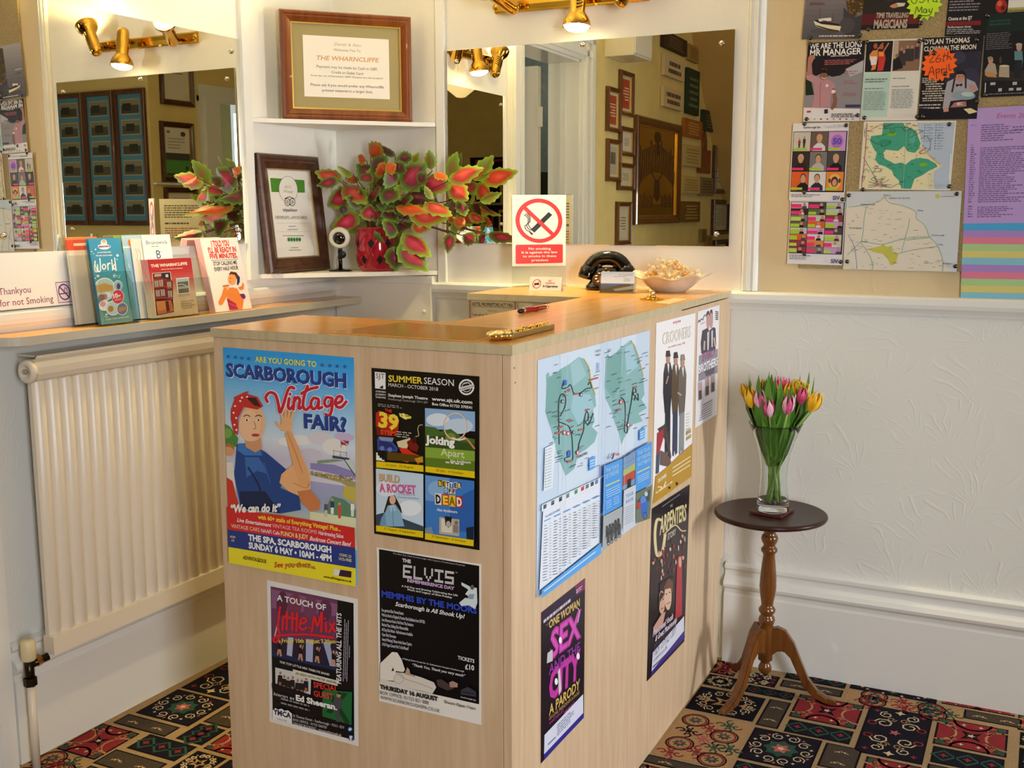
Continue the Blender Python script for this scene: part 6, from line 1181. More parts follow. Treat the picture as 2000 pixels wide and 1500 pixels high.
def leaf(base, tip, wid, kind, nrm, bend, r):
    ax = tip-base; L = ax.length; ax.normalize(); n = (nrm-ax*nrm.dot(ax)).normalized(); sd = ax.cross(n)
    cs = [srgb(c) for c in LEAFCOL[kind]]; jit = r.uniform(.8, 1.2); NT = 26
    rings = []
    for q, sc in enumerate((0, .32, .6, .84, 1)):
        ring = []
        for i in range(NT):
            a = 2*math.pi*i/NT; u = .5-.5*math.cos(a); half = math.sin(a); prof = (abs(math.sin(math.pi*min(1, u**.72)))**.85)
            x = .47+(u-.47)*sc*.98+ (0 if q < 4 else (.02 if i % 2 else -.012)); y = (1 if half >= 0 else -1)*prof*.5*sc*(1.0 if q < 4 else (1.12 if i % 2 else .9))
            if abs(half) < 1e-6: y = 0
            h = -abs(y)*.35*wid + bend*L*(x-.2)*(x-.2)*-1 + (.012*wid*math.sin(i*2.4) if q > 2 else 0)
            p = base+ax*(x*L)+sd*(y*wid)+n*h; v = lbm.verts.new(p); c = cs[q]; v[lcol] = (c[0]*jit, c[1]*jit, c[2]*jit, 1); ring.append(v)
            if q == 0: break
        rings.append(ring)
    for i in range(NT):
        j = (i+1) % NT; f = lbm.faces.new((rings[0][0], rings[1][i], rings[1][j])); f.smooth = True
        for q in range(1, 4): f = lbm.faces.new((rings[q][i], rings[q+1][i], rings[q+1][j], rings[q][j])); f.smooth = True
LV = [(335,400,100,315,110,'s'),(300,395,105,445,70,'m'),(435,340,300,275,90,'g'),(490,410,370,355,62,'o'),(345,440,525,565,135,'s'),(400,510,105,625,140,'p'),(600,185,670,80,120,'o'),(560,210,492,175,85,'o'),(600,330,740,190,150,'d'),(640,340,488,260,140,'d'),(745,345,690,255,105,'o'),(740,310,830,255,80,'o'),(835,175,712,68,60,'d'),(858,185,990,178,78,'d'),(1000,240,1047,155,46,'g'),(880,460,1095,255,180,'m'),(860,430,760,330,130,'d'),(840,330,905,235,95,'d'),(1185,300,1165,130,72,'g'),(1075,390,1330,465,140,'p'),(1225,315,1325,385,72,'o'),(1335,395,1395,165,110,'g'),(1335,398,1615,288,112,'s'),(1342,375,1445,300,76,'o'),(1350,430,1512,575,122,'s'),(1190,580,1125,465,46,'g'),(900,515,1165,595,130,'d'),(1120,600,1345,700,120,'s'),(930,570,1140,645,110,'g'),(950,690,1295,750,150,'s'),(840,650,1105,690,80,'o'),(690,500,865,565,120,'d'),(640,590,790,660,90,'m'),(590,790,600,640,120,'p'),(500,745,255,835,130,'p'),(610,800,360,880,85,'g'),(345,730,335,640,62,'d'),(700,840,850,725,110,'g'),(845,820,975,840,105,'d'),(880,920,660,960,170,'m'),(680,900,535,1095,150,'d'),(985,840,1145,860,76,'s'),(905,900,1155,1080,150,'p'),(880,990,1120,1245,150,'m'),(820,1030,850,1245,120,'d'),(1370,900,1340,1078,74,'m'),(1400,905,1425,780,56,'g'),(1380,580,1400,735,86,'d'),(1455,590,1500,730,80,'d'),(1340,720,1420,790,70,'s'),(1500,830,1400,760,70,'o'),
 (560,470,690,400,120,'d'),(520,560,640,480,110,'m'),(600,640,720,560,110,'d'),(760,480,900,420,110,'d'),(800,620,930,560,110,'d'),(700,720,560,700,110,'m'),(780,780,640,820,120,'d'),(900,760,1040,700,110,'d'),(420,600,480,500,90,'d'),(560,330,480,400,90,'m'),(1000,420,1080,340,80,'d'),(820,900,700,800,120,'d'),(740,430,640,500,110,'d'),(480,640,360,560,90,'d'),(650,560,540,640,110,'d'),(1000,640,1100,560,90,'m'),(1440,920,1560,985,86,'m'),(1500,600,1560,520,66,'g'),(650,420,560,330,120,'g'),(780,540,700,620,120,'d'),(880,600,800,700,110,'m'),(960,560,1060,480,110,'d'),(560,600,460,520,100,'g'),(700,660,800,760,110,'d'),(620,720,700,640,110,'d'),(500,560,420,480,100,'d'),(900,480,820,560,110,'g'),(1060,620,1160,680,100,'d'),(820,420,740,500,100,'d'),(640,840,560,760,110,'d'),(760,860,840,940,120,'g'),(1220,640,1180,540,80,'d')]
r_ = random.Random(17); SB = MB(); STEM = mat('coleus_stem', '#7a4a34', .5)
for i, (bx, by, tx, ty, wd, kd) in enumerate(LV):
    dep = -.105+r_.uniform(-.06, .025)+(-.045 if by > 850 and bx > 700 and bx < 1250 else 0)+(.03 if by < 300 else 0)
    if bx > 1280: dep = -.10+r_.uniform(-.03, .025)
    (b0x, b0y), (t0x, t0y) = crop(600, 270, 4.878, [(bx,by),(tx,ty)])
    B_p = at(b0x, b0y, 'y', dep); T_p = at(t0x, t0y, 'y', min(dep-r_.uniform(-.015, .05), -.03)); W_ = wd/4.878/F_PX*3.45
    if tx < 520 and ty > 620 and bx < 700: B_p = at(b0x, b0y, 'y', -.088); T_p = at(t0x, t0y, 'y', -.092)
    if i > 50: B_p.y += .03; T_p.y += .02
    for q in (B_p, T_p): q.y = min(q.y, -.028); q.x = max(q.x, .03)
    nv = (CAM_O-B_p).normalized()+Vector((r_.uniform(-.45,.45), r_.uniform(-.3,.3), r_.uniform(.0,.7)))
    T_p = B_p+(T_p-B_p)*1.14
    leaf(B_p, T_p, W_*1.55, kd, nv, r_.uniform(-.05, .25), r_)
    a = r_.uniform(0, 6.28); s0 = pc+Vector((.03*math.cos(a), .03*math.sin(a), .112)); mid = (s0+B_p)/2+Vector((0, .01, .03))
    SB.tube([s0, (s0+mid)/2+Vector((0,0,.012)), mid, B_p+Vector((0,.004,-.004)), B_p], .0016, STEM, 6)
me = bpy.data.meshes.new('foliage'); lbm.to_mesh(me); lbm.free(); me.materials.append(LM_)
o = bpy.data.objects.new('foliage', me); COL.objects.link(o); o.parent = t; o.matrix_parent_inverse = pinv(t)
SB.build('stems', t)

# ------------------------------------------------------------------ leaflets and signs on the long shelf
def lsheet(y0, z0, off0, off1, h, w, quad, base, tilt=0, rough=.35, thick=.0008):
    """sheet leaning back on the left wall: foot at off0, head at off1"""
    s = Sheet(w, h, quad, base, thick=thick, rough=rough); s.mw = frame((lw(off0, y0), y0, z0), (SKEW, 1, 0), (off1-off0, 0, math.sqrt(max(h*h-(off1-off0)**2, .0001)))); return s
SZ = 1.0248
# thank-you sign on the rail
s = Sheet(.30, .128, [(-330,520),(592,470),(592,900),(-330,960)], '#f0ece8', thick=.004)
s.text('Thankyou', (-70,826), (199,806), 52, '#8a2a5c', 0); s.text('for not Smoking', (-72,915), (376,882), 52, '#8a2a5c', 0)
s.poly([(411,728),(541,719),(547,886),(417,895)], '#7a2a4c'); s.poly([(415,733),(537,724),(542,881),(421,890)], '#eadff0'); s.ring(479, 806, 53, 66, .17, '#7a2a4c'); s.stroke([(440,762),(516,850)], 11, '#7a2a4c', False); s.stroke([(440,822),(505,814)], 9, '#7a2a4c', False); s.stroke([(488,800),(478,785),(492,776),(484,764)], 5, '#7a2a4c'); s.stroke([(504,796),(498,780),(508,772)], 5, '#7a2a4c')
s.build('no_smoking_sign', frame((lw(.012, -1.383), -1.383, 1.0785), (SKEW, 1, 0), (-.010, 0, .127)), 'long white thank you sign with purple lettering at the left edge', 'sign')
def holder(name, y0, y1, zt, depth, off, label, lean=.02, front=.12):
    t = thing(name, (lw(off+.02, y0), y0, SZ), label, 'leaflet holder'); b = MB(); T = .0018
    def q(o, y, z): return (lw(o, y), y, z)
    b.prism([q(off+lean, y0, SZ+.001), q(off+lean, y1, SZ+.001), q(off, y1, zt), q(off, y0, zt)], (-T, 0, 0), ACRYL); b.build('back', t)
    b = MB(); b.prism([q(off+lean+depth, y0, SZ+.001), q(off+lean+depth, y1, SZ+.001), q(off+depth+lean*(1-front/(zt-SZ)), y1, SZ+front), q(off+depth+lean*(1-front/(zt-SZ)), y0, SZ+front)], (T, 0, 0), ACRYL); b.build('front', t)
    for y in (y0, y1-T):
        b = MB(); b.prism([q(off+lean, y, SZ+.001), q(off+lean+depth, y, SZ+.001), q(off+lean*(1-front/(zt-SZ))+depth, y, SZ+front), q(off+lean*.3+depth*.4, y, SZ+front+.05), q(off+lean*.3, y, SZ+front+.05)], (0, T, 0), ACRYL); b.build('side', t)
    b = MB(); b.prism([q(off+lean, y0, SZ+.0005), q(off+lean+depth, y0, SZ+.0005), q(off+lean+depth, y1, SZ+.0005), q(off+lean, y1, SZ+.0005)], (0, 0, T), ACRYL); b.build('base', t)
holder('leaflet_holder', -1.112, -1.010, 1.225, .018, .004, 'clear holder with an orange leaflet behind the thank you sign end', front=.17)
s = lsheet(-1.1095, SZ+.004, .030, .012, .21, .097, None, '#ecd6c8'); s.fr(0, 0, 1, .15, '#e2563a'); s.fr(0, 0, 1, .03, '#f08a5a'); s.fr(.25, .07, .75, .1, '#f4d8c8'); s.build('leaflet', s.mw, 'orange leaflet in the clear holder beside the thank you sign', 'leaflet', 'leaflets on the long shelf')  # pale lower part paints in the holder's washed-out reflection
holder('leaflet_holder', -1.082, -.978, 1.222, .03, .046, 'clear holder with the blue water park leaflet', front=.13, lean=.024)
for i in range(3): s = lsheet(-1.0795, SZ+.004, .075+i*.0028, .047+i*.0028, .207, .099, None, '#3a94b8'); s.build('leaflet', s.mw, 'blue water park leaflet, %s of the pack' % ['rear', 'middle', 'second'][i], 'leaflet', 'leaflets on the long shelf')
s = lsheet(-1.0795, SZ+.004, .0836, .0556, .208, .099, [(410,160),(880,130),(1075,1350),(610,1380)], '#3f9cc0'); s.grad(0, 0, 1, 1, ['#3f9ac4', '#3c98be', '#4a98a8', '#6aa4a0', '#7aa49a'], 18)
s.ell(640, 210, 46, 46, '#eef2f2'); s.ell(645, 265, 95, 34, '#eef2f2'); s.ell(640, 290, 70, 20, '#eef2f2'); s.ell(640, 200, 26, 28, '#e88a5a'); s.ell(640, 212, 18, 20, '#d8d8e4'); s.text('alpamare', (565,280), (728,268), 26, '#8a3a8a', 2)
s.text('A WATERPARK', (545,366), (748,354), 20, '#f0f4f4', 1); s.text('FROM ANOTHER', (526,412), (766,400), 20, '#f0f4f4', 1)
for st in ([(512,480),(505,560),(512,615),(535,630),(548,560),(545,530)],[(548,560),(560,625),(590,600),(580,440)],[(640,520),(618,545),(628,590),(655,585),(665,545),(640,520)],[(692,510),(700,600)],[(696,540),(715,505),(732,512)],[(752,455),(768,605)],[(800,520),(780,545),(785,590),(806,585),(812,540)],[(796,440),(818,612)]): s.stroke(st, 17, '#f2f4f2')
for x, y, r in ((515,312,12),(460,345,9),(445,380,9),(490,375,7),(838,392,20),(795,428,9),(832,448,9),(552,690,20),(510,722,9),(830,690,8),(860,710,9),(872,684,7),(675,1238,17),(655,1265,9),(682,1275,9)): s.ell(x, y, r, r, '#e4eeee', n=12)
s.stroke([(765,690),(815,680)], 7, '#e4eeee', False); s.stroke([(775,668),(800,712)], 7, '#e4eeee', False); s.stroke([(800,660),(778,712)], 7, '#e4eeee', False)
s.ell(645, 880, 158, 165, '#f0f0ea', .25, n=32); s.ell(648, 880, 146, 152, '#b8c8c8', .25, n=32); s.poly([(520,830),(640,790),(770,830),(770,900),(540,930)], '#c89a50'); s.ell(690, 960, 60, 40, '#d8e4e8'); s.ell(650, 985, 36, 40, '#d86a7a'); s.ell(600, 1000, 50, 50, '#8a6a5a')
s.ell(840, 830, 70, 76, '#f0f0ea'); s.ell(842, 832, 62, 68, '#a8b4cc'); s.ell(850, 840, 26, 44, '#3a4a7a'); s.ell(640, 1110, 80, 76, '#f0f0ea'); s.ell(620, 1090, 46, 40, '#e8a0b0'); s.ell(770, 1150, 110, 106, '#f0f0ea'); s.ell(770, 1150, 98, 94, '#c8d4d0'); s.ell(735, 1160, 40, 44, '#b8844a')
s.ell(905, 1165, 84, 92, '#f0f0ea'); s.ell(905, 1165, 75, 83, '#6a7aa8'); s.poly([(840,1150),(960,1130),(970,1180),(860,1215)], '#c88a50'); s.ell(838, 990, 92, 106, '#f6dce0'); s.ell(838, 990, 84, 98, '#dc3a52', n=30); s.text('10', (762,1016), (846,1002), 62, '#fbf0f0', 2); s.text('%', (850,1002), (892,996), 34, '#fbf0f0', 2); s.text('DISCOUNT', (795,1050), (892,1030), 16, '#fbe4e4', 1); s.text('START YOUR ADVENTURE', (660,1322), (1005,1292), 20, '#e4eae4', 1)
s.build('leaflet', s.mw, 'blue water park leaflet at the front of its clear holder', 'leaflet', 'leaflets on the long shelf')
holder('leaflet_holder', -.972, -.70, 1.185, .056, .0155, 'wide clear holder with red hotel brochures and tall leaflets', front=.10, lean=.024)
s = lsheet(-.969, SZ+.004, .046, .022, .212, .099, None, '#c8d0b8'); s.fr(0, 0, .5, .2, '#9aa83a'); s.fr(.5, 0, 1, .2, '#4a7a8a'); s.build('leaflet', s.mw, 'leaflet with an olive green corner at the back of the wide holder', 'leaflet', 'leaflets on the long shelf')
s = lsheet(-.948, SZ+.004, .05, .026, .212, .099, None, '#8fbcd8'); s.grad(0, 0, 1, .3, ['#b4d0e4', '#8fbcd8']); s.fell(.28, .09, .1, .045, '#e88a4a'); s.fr(0, .13, .5, .15, '#e4ecf0'); s.stroke([(60,45),(52,60),(70,70),(60,85)], 3, '#3a5a8a'); s.build('leaflet', s.mw, 'light blue leaflet with an orange sun behind the red brochures', 'leaflet', 'leaflets on the long shelf')
s = lsheet(-.925, SZ+.004, .0535, .0315, .203, .08, None, '#e6e0dc'); s.stroke([(14,26),(18,40),(14,55)], 2, '#a89a98'); s.stroke([(22,26),(28,40),(24,55)], 2, '#a89a98'); s.build('leaflet', s.mw, 'pale cream leaflet between the light blue one and the white one', 'leaflet', 'leaflets on the long shelf')
s = lsheet(-.889, SZ+.004, .0575, .0335, .212, .099, None, '#eef0f2'); s.ftext('Brunswick', .5, .115, .76, .045, '#3a5a86', 0); s.lines(.3, .135, .7, .15, 1, '#7a8aa0', .6, 2); s.poly([(30,42),(68,42),(60,50),(38,50)], '#c8d8e8'); s.ftext('B', .5, .29, .18, .1, '#24406a', 0); s.build('leaflet', s.mw, 'white leaflet with a large blue letter B behind the red brochures', 'leaflet', 'leaflets on the long shelf')
BQ = [(140,440),(790,410),(965,1250),(370,1330)]
for i in range(5):
    top_ = i == 4; s = lsheet(-.9105+i*.002, SZ+.004, .0655+i*.0033, .0475+i*.0033, .149, .155, BQ, '#efe8da', thick=.003); s.grad(0, 0, 1, 1, ['#b82830', '#bc3036', '#c8685c', '#d8b494', '#d8bc94', '#d4b88c'], 24)
    if top_:
        s.text('THE WHARNCLIFFE', (214,560), (748,522), 42, '#f2dcc4', 2); s.lines(.28, .165, .82, .185, 1, '#e8c0a8', .7, 3); s.poly([(240,650),(512,630),(635,1240),(372,1300)], '#e8d8c0'); s.poly([(248,656),(506,637),(626,1235),(380,1292)], '#4a2424'); s.poly([(275,665),(375,658),(382,700),(282,712)], '#b89a84'); s.poly([(390,655),(500,645),(512,720),(400,715)], '#26284a'); s.poly([(440,670),(480,668),(486,715),(446,715)], '#c8c4b0')
        s.poly([(270,740),(340,712),(430,735),(556,770),(590,1050),(330,1060)], '#8a2a2a')
        for x, y in ((285,770),(352,760),(472,790),(320,915),(392,905),(498,925)): s.poly([(x,y),(x+58,y-6),(x+76,y+92),(x+20,y+98)], '#b4a49a'); s.stroke([(x+28,y-2),(x+46,y+94)], 5, '#5a2424', False)
        for y in (870, 1035): s.stroke([(300+(y-870)*.2,y+5),(450,y-10),(570+(y-870)*.1,y+10)], 12, '#c84a3a')
        s.poly([(345,1080),(560,1060),(620,1220),(390,1280)], '#c86a3a'); s.poly([(480,1080),(520,1076),(560,1225),(515,1240)], '#6a2420'); s.poly([(350,1090),(470,1080),(500,1200),(390,1230)], '#d88a4a')
        s.poly([(595,735),(780,715),(815,955),(645,975)], '#f0e4d4'); s.poly([(612,740),(768,724),(804,946),(656,962)], '#6f6450'); s.poly([(612,740),(768,724),(776,775),(620,795)], '#b4c4d4'); s.poly([(640,860),(790,850),(795,880),(650,900)], '#a8a8a4'); s.stroke([(640,830),(700,825),(780,860)], 12, '#c8c8c0'); s.lines(.62, .74, .95, .9, 4, '#b08a64', .5, 4)
    s.build('brochure', s.mw, ['red hotel brochure, rearmost of the stack in the wide holder','red hotel brochure, second from the back of the stack','red hotel brochure in the middle of the stack','red hotel brochure just behind the front one','red hotel brochure at the front of the stack, picture of windows'][i], 'brochure', 'red hotel brochures')
# joke book sign
t = thing('joke_plaque', (lw(.07, -.68), -.68, SZ), 'pink and white plaque with a cartoon person on the telephone', 'plaque')
s = Sheet(.147, .205, [(920,110),(1470,85),(1680,1130),(1160,1190)], '#f2e8e4', thick=.002); s.text("I TOLD YOU", (1090,232), (1358,214), 82, '#d8382a', 2); s.text("I'LL BE READY IN", (1045,328), (1462,302), 74, '#d8382a', 2); s.text('FIVE MINUTES.', (1068,412), (1478,392), 66, '#d8382a', 2)
s.stroke([(1085,440),(1482,414)], 6, '#3a3430', False); s.text('STOP CALLING ME', (1120,515), (1468,490), 54, '#2a2624', 1); s.text('EVERY HALF HOUR', (1136,598), (1488,566), 54, '#2a2624', 1)
og = '#e8843a'; s.poly([(1340,840),(1400,830),(1470,850),(1500,920),(1560,930),(1555,1040),(1540,1140),(1360,1160),(1320,980),(1310,900)], og); s.poly([(1320,880),(1360,900),(1290,1000),(1250,1080),(1200,1085),(1190,1040),(1240,940),(1270,830),(1310,800)], og); s.poly([(1250,800),(1330,790),(1350,830),(1280,840)], '#f0a868'); s.stroke([(1255,820),(1345,800)], 10, '#8a3a2a', False); s.poly([(1310,985),(1440,1060),(1480,1145),(1350,1158)], '#a8284a'); s.stroke([(1340,1060),(1460,1110)], 8, '#d8607a'); s.ell(1390, 710, 62, 86, '#f0a060', .1); s.poly([(1340,650),(1370,600),(1450,610),(1500,680),(1500,740),(1480,800),(1460,790),(1465,720),(1430,650),(1380,640)], '#5a2418'); s.poly([(1460,640),(1505,680),(1500,760),(1470,800)], '#2c2454'); s.poly([(1480,830),(1530,810),(1550,750),(1565,800),(1555,860),(1500,870)], og); s.poly([(1500,930),(1560,920),(1588,960),(1570,1000),(1530,985)], '#6a2a6a'); s.ell(1368, 700, 7, 9, '#3a1a14', n=8); s.ell(1362, 752, 12, 6, '#c82a2a', n=8)
mwp = frame((lw(.082, -.683), -.683, SZ+.001), (SKEW, 1, 0), (-.045, 0, .2)); s.build('printed_face', mwp @ Matrix.Translation((0,0,.0)), parent=t)
b = MB(); q_ = [mwp @ Vector(p) for p in ((0,0,0),(.147,0,0),(.147,.205,0),(0,.205,0))]; b.prism(q_, mwp.to_3x3() @ Vector((0,0,-.02)), mat('pink_edge', '#e8a8b8', .5)); b.build('block', t)
# ------------------------------------------------------------------ things on the desk
DZ = 1.0802
# acrylic no smoking stand
t = thing('no_smoking_stand', (.762, -.085, DZ), 'upright acrylic stand with a red circle no smoking sign on the desk', 'sign')
SR = Vector((.80, .60, 0)); SN = Vector((.60, -.80, 0)); SO = Vector((.764, -.084, 0)); x0, x1 = -.081, .081
def sp(u, d, z): return SO+SR*u+SN*d+Vector((0,0,z))
s = Sheet(x1-x0-.002, .205, [(414,78),(742,66),(746,540),(413,545)], '#efece4', thick=.0008, rough=.3); s.ring(577, 242, 144, 146, .18, '#d8322e', 48)
s.poly([(525,300),(635,182),(658,200),(548,320)], '#262220'); s.poly([(512,318),(520,310),(541,328),(533,337)], '#262220'); s.poly([(508,322),(514,316),(524,326),(518,332)], '#efece4')
for k in range(3): s.stroke([(486+k*9,204-k*6),(508+k*6,226-k*6),(506+k*8,262-k*8),(490+k*10,278-k*8),(500+k*10,304-k*10),(520+k*5,312-k*8)], 4.5, '#262220')
s.stroke([(482,152),(668,336)], 24, '#d8322e', False); s.stroke([(436,412),(436,415)], 2, '#d8322e', False)
s.poly([(440,402),(720,395),(726,400),(727,515),(722,521),(440,529),(434,524),(434,408)], '#d8322e')
for tx, a, c_, y0, y1 in (('No smoking',511,650,434,432),('It is against the law',468,692,460,455),('to smoke in these',478,686,485,481),('premises',530,636,511,509)): s.text(tx, (a,y0), (c_,y1), 15, '#f6e8e4', 1)
s.build('sign_face', frame(sp(x0+.001, .0012, 1.140), SR, (0,0,1)), parent=t)
s = Sheet(x1-x0-.002, .205, None, '#ece8e0', thick=.0006); 
for v0, v1, n_, sd in ((.1,.34,6,1),(.4,.46,1,2),(.5,.7,5,3),(.76,.9,3,4)): s.lines(.1, v0, .9, v1, n_, '#6a6258' if sd != 3 else '#a87468', .5, sd)
s.build('notice_back', frame(sp(x1-.001, -.0012, 1.140), -SR, (0,0,1)), parent=t)
b = MB(); b.prism([sp(x0,.001,DZ), sp(x1,.001,DZ), sp(x1,.001,1.347), sp(x0,.001,1.347)], SN*-.002, ACRYL); b.build('acrylic_panel', t)
b = MB(); b.prism([sp(x0,.03,DZ), sp(x1,.03,DZ), sp(x1,-.01,DZ), sp(x0,-.01,DZ)], (0,0,.0025), ACRYL); b.build('acrylic_foot', t)
# folded no vaping card
t = thing('tent_card', (.855, -.235, DZ), 'small white folded no vaping card in front of the no smoking stand', 'sign')
ca = Vector((.812, -.255, DZ)); rr = Vector((.99, .14, 0)).normalized(); back = Vector((-.14, .99, 0)).normalized()
s = Sheet(.092, .04, [(512,598),(738,594),(745,683),(520,694)], '#f2efe8', thick=.0005); s.ring(570, 645, 32, 31, .16, '#c8322e', 28); s.stroke([(548,666),(592,624)], 5, '#c8322e', False); s.poly([(552,640),(590,640),(590,652),(552,654)], '#3a3430'); s.text('NO', (650,628), (674,627), 13, '#c85a4a', 1); s.text('VAPING', (632,644), (698,641), 12, '#c85a4a', 1); s.text('E-Cigarettes', (618,664), (720,660), 12, '#1a3a3a', 2)
m1 = frame(ca, rr, Vector((0,0,1))*.038+back*.012); s.build('front_flap', m1, parent=t)
b = MB(); p2 = [m1 @ Vector(v) for v in ((0,.04,0),(.092,.04,0))]+[ca+rr*.092+back*.024, ca+back*.024]; b.prism(p2, back*-.0004, ink('#e8e5de')); b.build('rear_flap', t)
# black telephone
pt = Vector((.988, -.112, DZ)); yaw = Matrix.Translation(pt) @ Matrix.Rotation(math.radians(14), 4, 'Z') @ Matrix.Diagonal((.86, .86, .96, 1)); t = thing('telephone', pt, 'old black rotary telephone at the back of the desk', 'telephone')
def loft(b, secs, m, xf, seg=28):
    """stack of rounded rectangles (half x, half y, z, y shift)"""
    vs_ = []; fs = []
    for hx, hy, z, dy in secs:
        for i in range(seg):
            a = 2*math.pi*i/seg; c, s_ = math.cos(a), math.sin(a); e = .55
            vs_.append(xf @ Vector((hx*math.copysign(abs(c)**e, c), dy+hy*math.copysign(abs(s_)**e, s_), z)))
    for j in range(len(secs)-1):
        for i in range(seg): fs.append((j*seg+i, j*seg+(i+1) % seg, (j+1)*seg+(i+1) % seg, (j+1)*seg+i))
    fs += [list(range(seg))[::-1], [(len(secs)-1)*seg+i for i in range(seg)]]; b.faces(vs_, fs, m, True)
b = MB(); loft(b, [(.066,.062,0,0),(.068,.064,.004,0),(.067,.063,.012,0),(.060,.056,.018,.002),(.050,.044,.03,.006),(.043,.036,.045,.01),(.038,.03,.058,.014),(.036,.027,.064,.015)], BAKE, yaw); b.build('body', t)
for sx in (-1, 1): b = MB(); loft(b, [(.010,.02,.062,.015),(.011,.022,.07,.015),(.009,.02,.078,.015)], BAKE, yaw @ Matrix.Translation((sx*.028, 0, 0)), 14); b.build('cradle', t)
b = MB(); hp = []
for i in range(15): u = i/14*2-1; hp.append(yaw @ Vector((u*.062, .012, .083-.030*abs(u)**3.2+.008*(1-u*u))))
b.tube(hp, [.023 if i in (0,14) else .0225-.002*math.sin(math.pi*i/14) for i in range(15)], BAKE, 16)
for sx in (-1, 1): p = yaw @ Vector((sx*.062, .010, .052)); b.lathe([(.0,.02),(.018,.018),(.025,.006),(.0275,-.012),(.026,-.022),(.0,-.024)], BAKE, p, 22, (yaw.to_3x3() @ Vector((-sx*.25, .05, 1))))
b.build('handset', t)
dc = yaw @ Vector((0, -.046, .033)); dn = (yaw.to_3x3() @ Vector((0, -.62, .78))).normalized()
b = MB(); b.lathe([(.036,-.004),(.037,.002),(.034,.004),(.0,.004)], mat('dark_chrome_dial', '#4a2c1c', .18, .8), dc, 32, dn); d_ = b.build('dial', t)
tq = Vector((0,0,1)).rotation_difference(dn).to_matrix()
b = MB()
for k in range(10): a = math.radians(30+k*30); c_ = dc+tq @ Vector((.0255*math.cos(a), .0255*math.sin(a), .0043)); b.lathe([(.0045,0),(.0045,.0012),(.0,.0012)], mat('number_plate_ring', '#c8a888', .25, .6), c_, 12, dn)
b.build('finger_holes', d_); d_.children[-1]['kind'] = 'stuff'
# business cards in a clear holder
hb = Vector((1.021, -.260, DZ)); hr = Vector((.98, .2, 0)).normalized(); hbk = Vector((-.2, .98, 0)); W_ = .097
t = thing('card_holder', hb, 'small clear holder in front of the telephone', 'card holder')
def hq(u, d, z): return hb+hr*u+hbk*d+Vector((0,0,z))
b = MB(); b.prism([hq(0,.0,0), hq(W_,.0,0), hq(W_,.004,.026), hq(0,.004,.026)], hbk*-.0018, ACRYL); b.prism([hq(0,0,0), hq(W_,0,0), hq(W_,.034,0), hq(0,.034,0)], (0,0,.002), ACRYL); b.prism([hq(0,.034,0), hq(W_,.034,0), hq(W_,.042,.05), hq(0,.042,.05)], hbk*.0015, ACRYL)
for u in (0, W_-.0015): b.prism([hq(u,0,0), hq(u,.034,0), hq(u,.038,.03), hq(u,.004,.024)], hr*.0015, ACRYL)
b.build('tray', t)
for i in range(6):
    s = Sheet(.089, .054, [(385,345),(835,330),(850,570),(395,575)], '#dfe6ee', thick=.0006, rough=.25)
    if i == 5:
        s.grad(0, 0, 1, .55, ['#b8c8de', '#d4dfea', '#e6ecf0'], 10); s.text('THE WHARNCLIFFE', (615,376), (818,368), 13, '#a88a98', 1); s.lines(.4, .2, .96, .245, 1, '#8a98ae', .6, 2); s.lines(.7, .29, .96, .46, 4, '#9aa6b8', .5, 3); s.fr(0, .57, 1, 1, '#8a7a68'); s.fr(0, .57, 1, .68, '#6a8ac8'); s.poly([(400,540),(520,520),(640,480),(780,470),(850,500),(850,570),(395,575)], '#7a6a58'); s.poly([(560,540),(840,490),(848,530),(600,560)], '#c8b8a0')
    s.build('business_card', frame(hq(.004, .026-i*.0042, .003), hr, Vector((0,0,.052))+hbk*.012), ['rear','fifth','fourth','third','second','front'][i]+' business card of the six in the small clear holder', 'business card', 'business cards in the clear holder')
# ruffled glass bowl of wrapped sweets
bc = Vector((1.177, -.126, DZ)); t = thing('ruffled_bowl', bc, 'frosted cream glass bowl with a ruffled rim on the desk corner', 'bowl')
FG = mat('frosted_cream_glass', '#f3e6d2', .22, trans=.35, ior=1.3, coat=.3); b = MB(); vs_ = []; fs = []; NS = 64
prof = [(.0,.0015),(.042,.0),(.046,.003),(.058,.016),(.072,.03),(.086,.04),(.097,.044),(.098,.0465),(.086,.044),(.071,.035),(.056,.021),(.042,.008),(.0,.006)]
for j, (r, z) in enumerate(prof):
    for i in range(NS):
        a = 2*math.pi*i/NS; k = max(0, (r-.06)/.04); rr_ = r*(1+.07*k*math.sin(a*7))*(1.1 if r > .05 else 1); vs_.append(bc+Vector((rr_*math.cos(a)*1.0, rr_*math.sin(a)*.93, z+.006*k*math.sin(a*7+.6)+.004*k*math.cos(a*2))))
for j in range(len(prof)-1):
    for i in range(NS): fs.append((j*NS+i, j*NS+(i+1) % NS, (j+1)*NS+(i+1) % NS, (j+1)*NS+i))
b.faces(vs_, fs, FG, True); b.build('bowl_body', t)
CEL = mat('clear_cellophane', '#fbeed8', .08, trans=.8, ior=1.2, coat=.5); SW = [mat('amber_sweet', '#f0b45a', .1, coat=.4, trans=.5), mat('cream_sweet', '#f8e8c4', .1, coat=.4, trans=.6), mat('pale_amber_sweet', '#f4d8a0', .1, coat=.4, trans=.5)]
protos = []
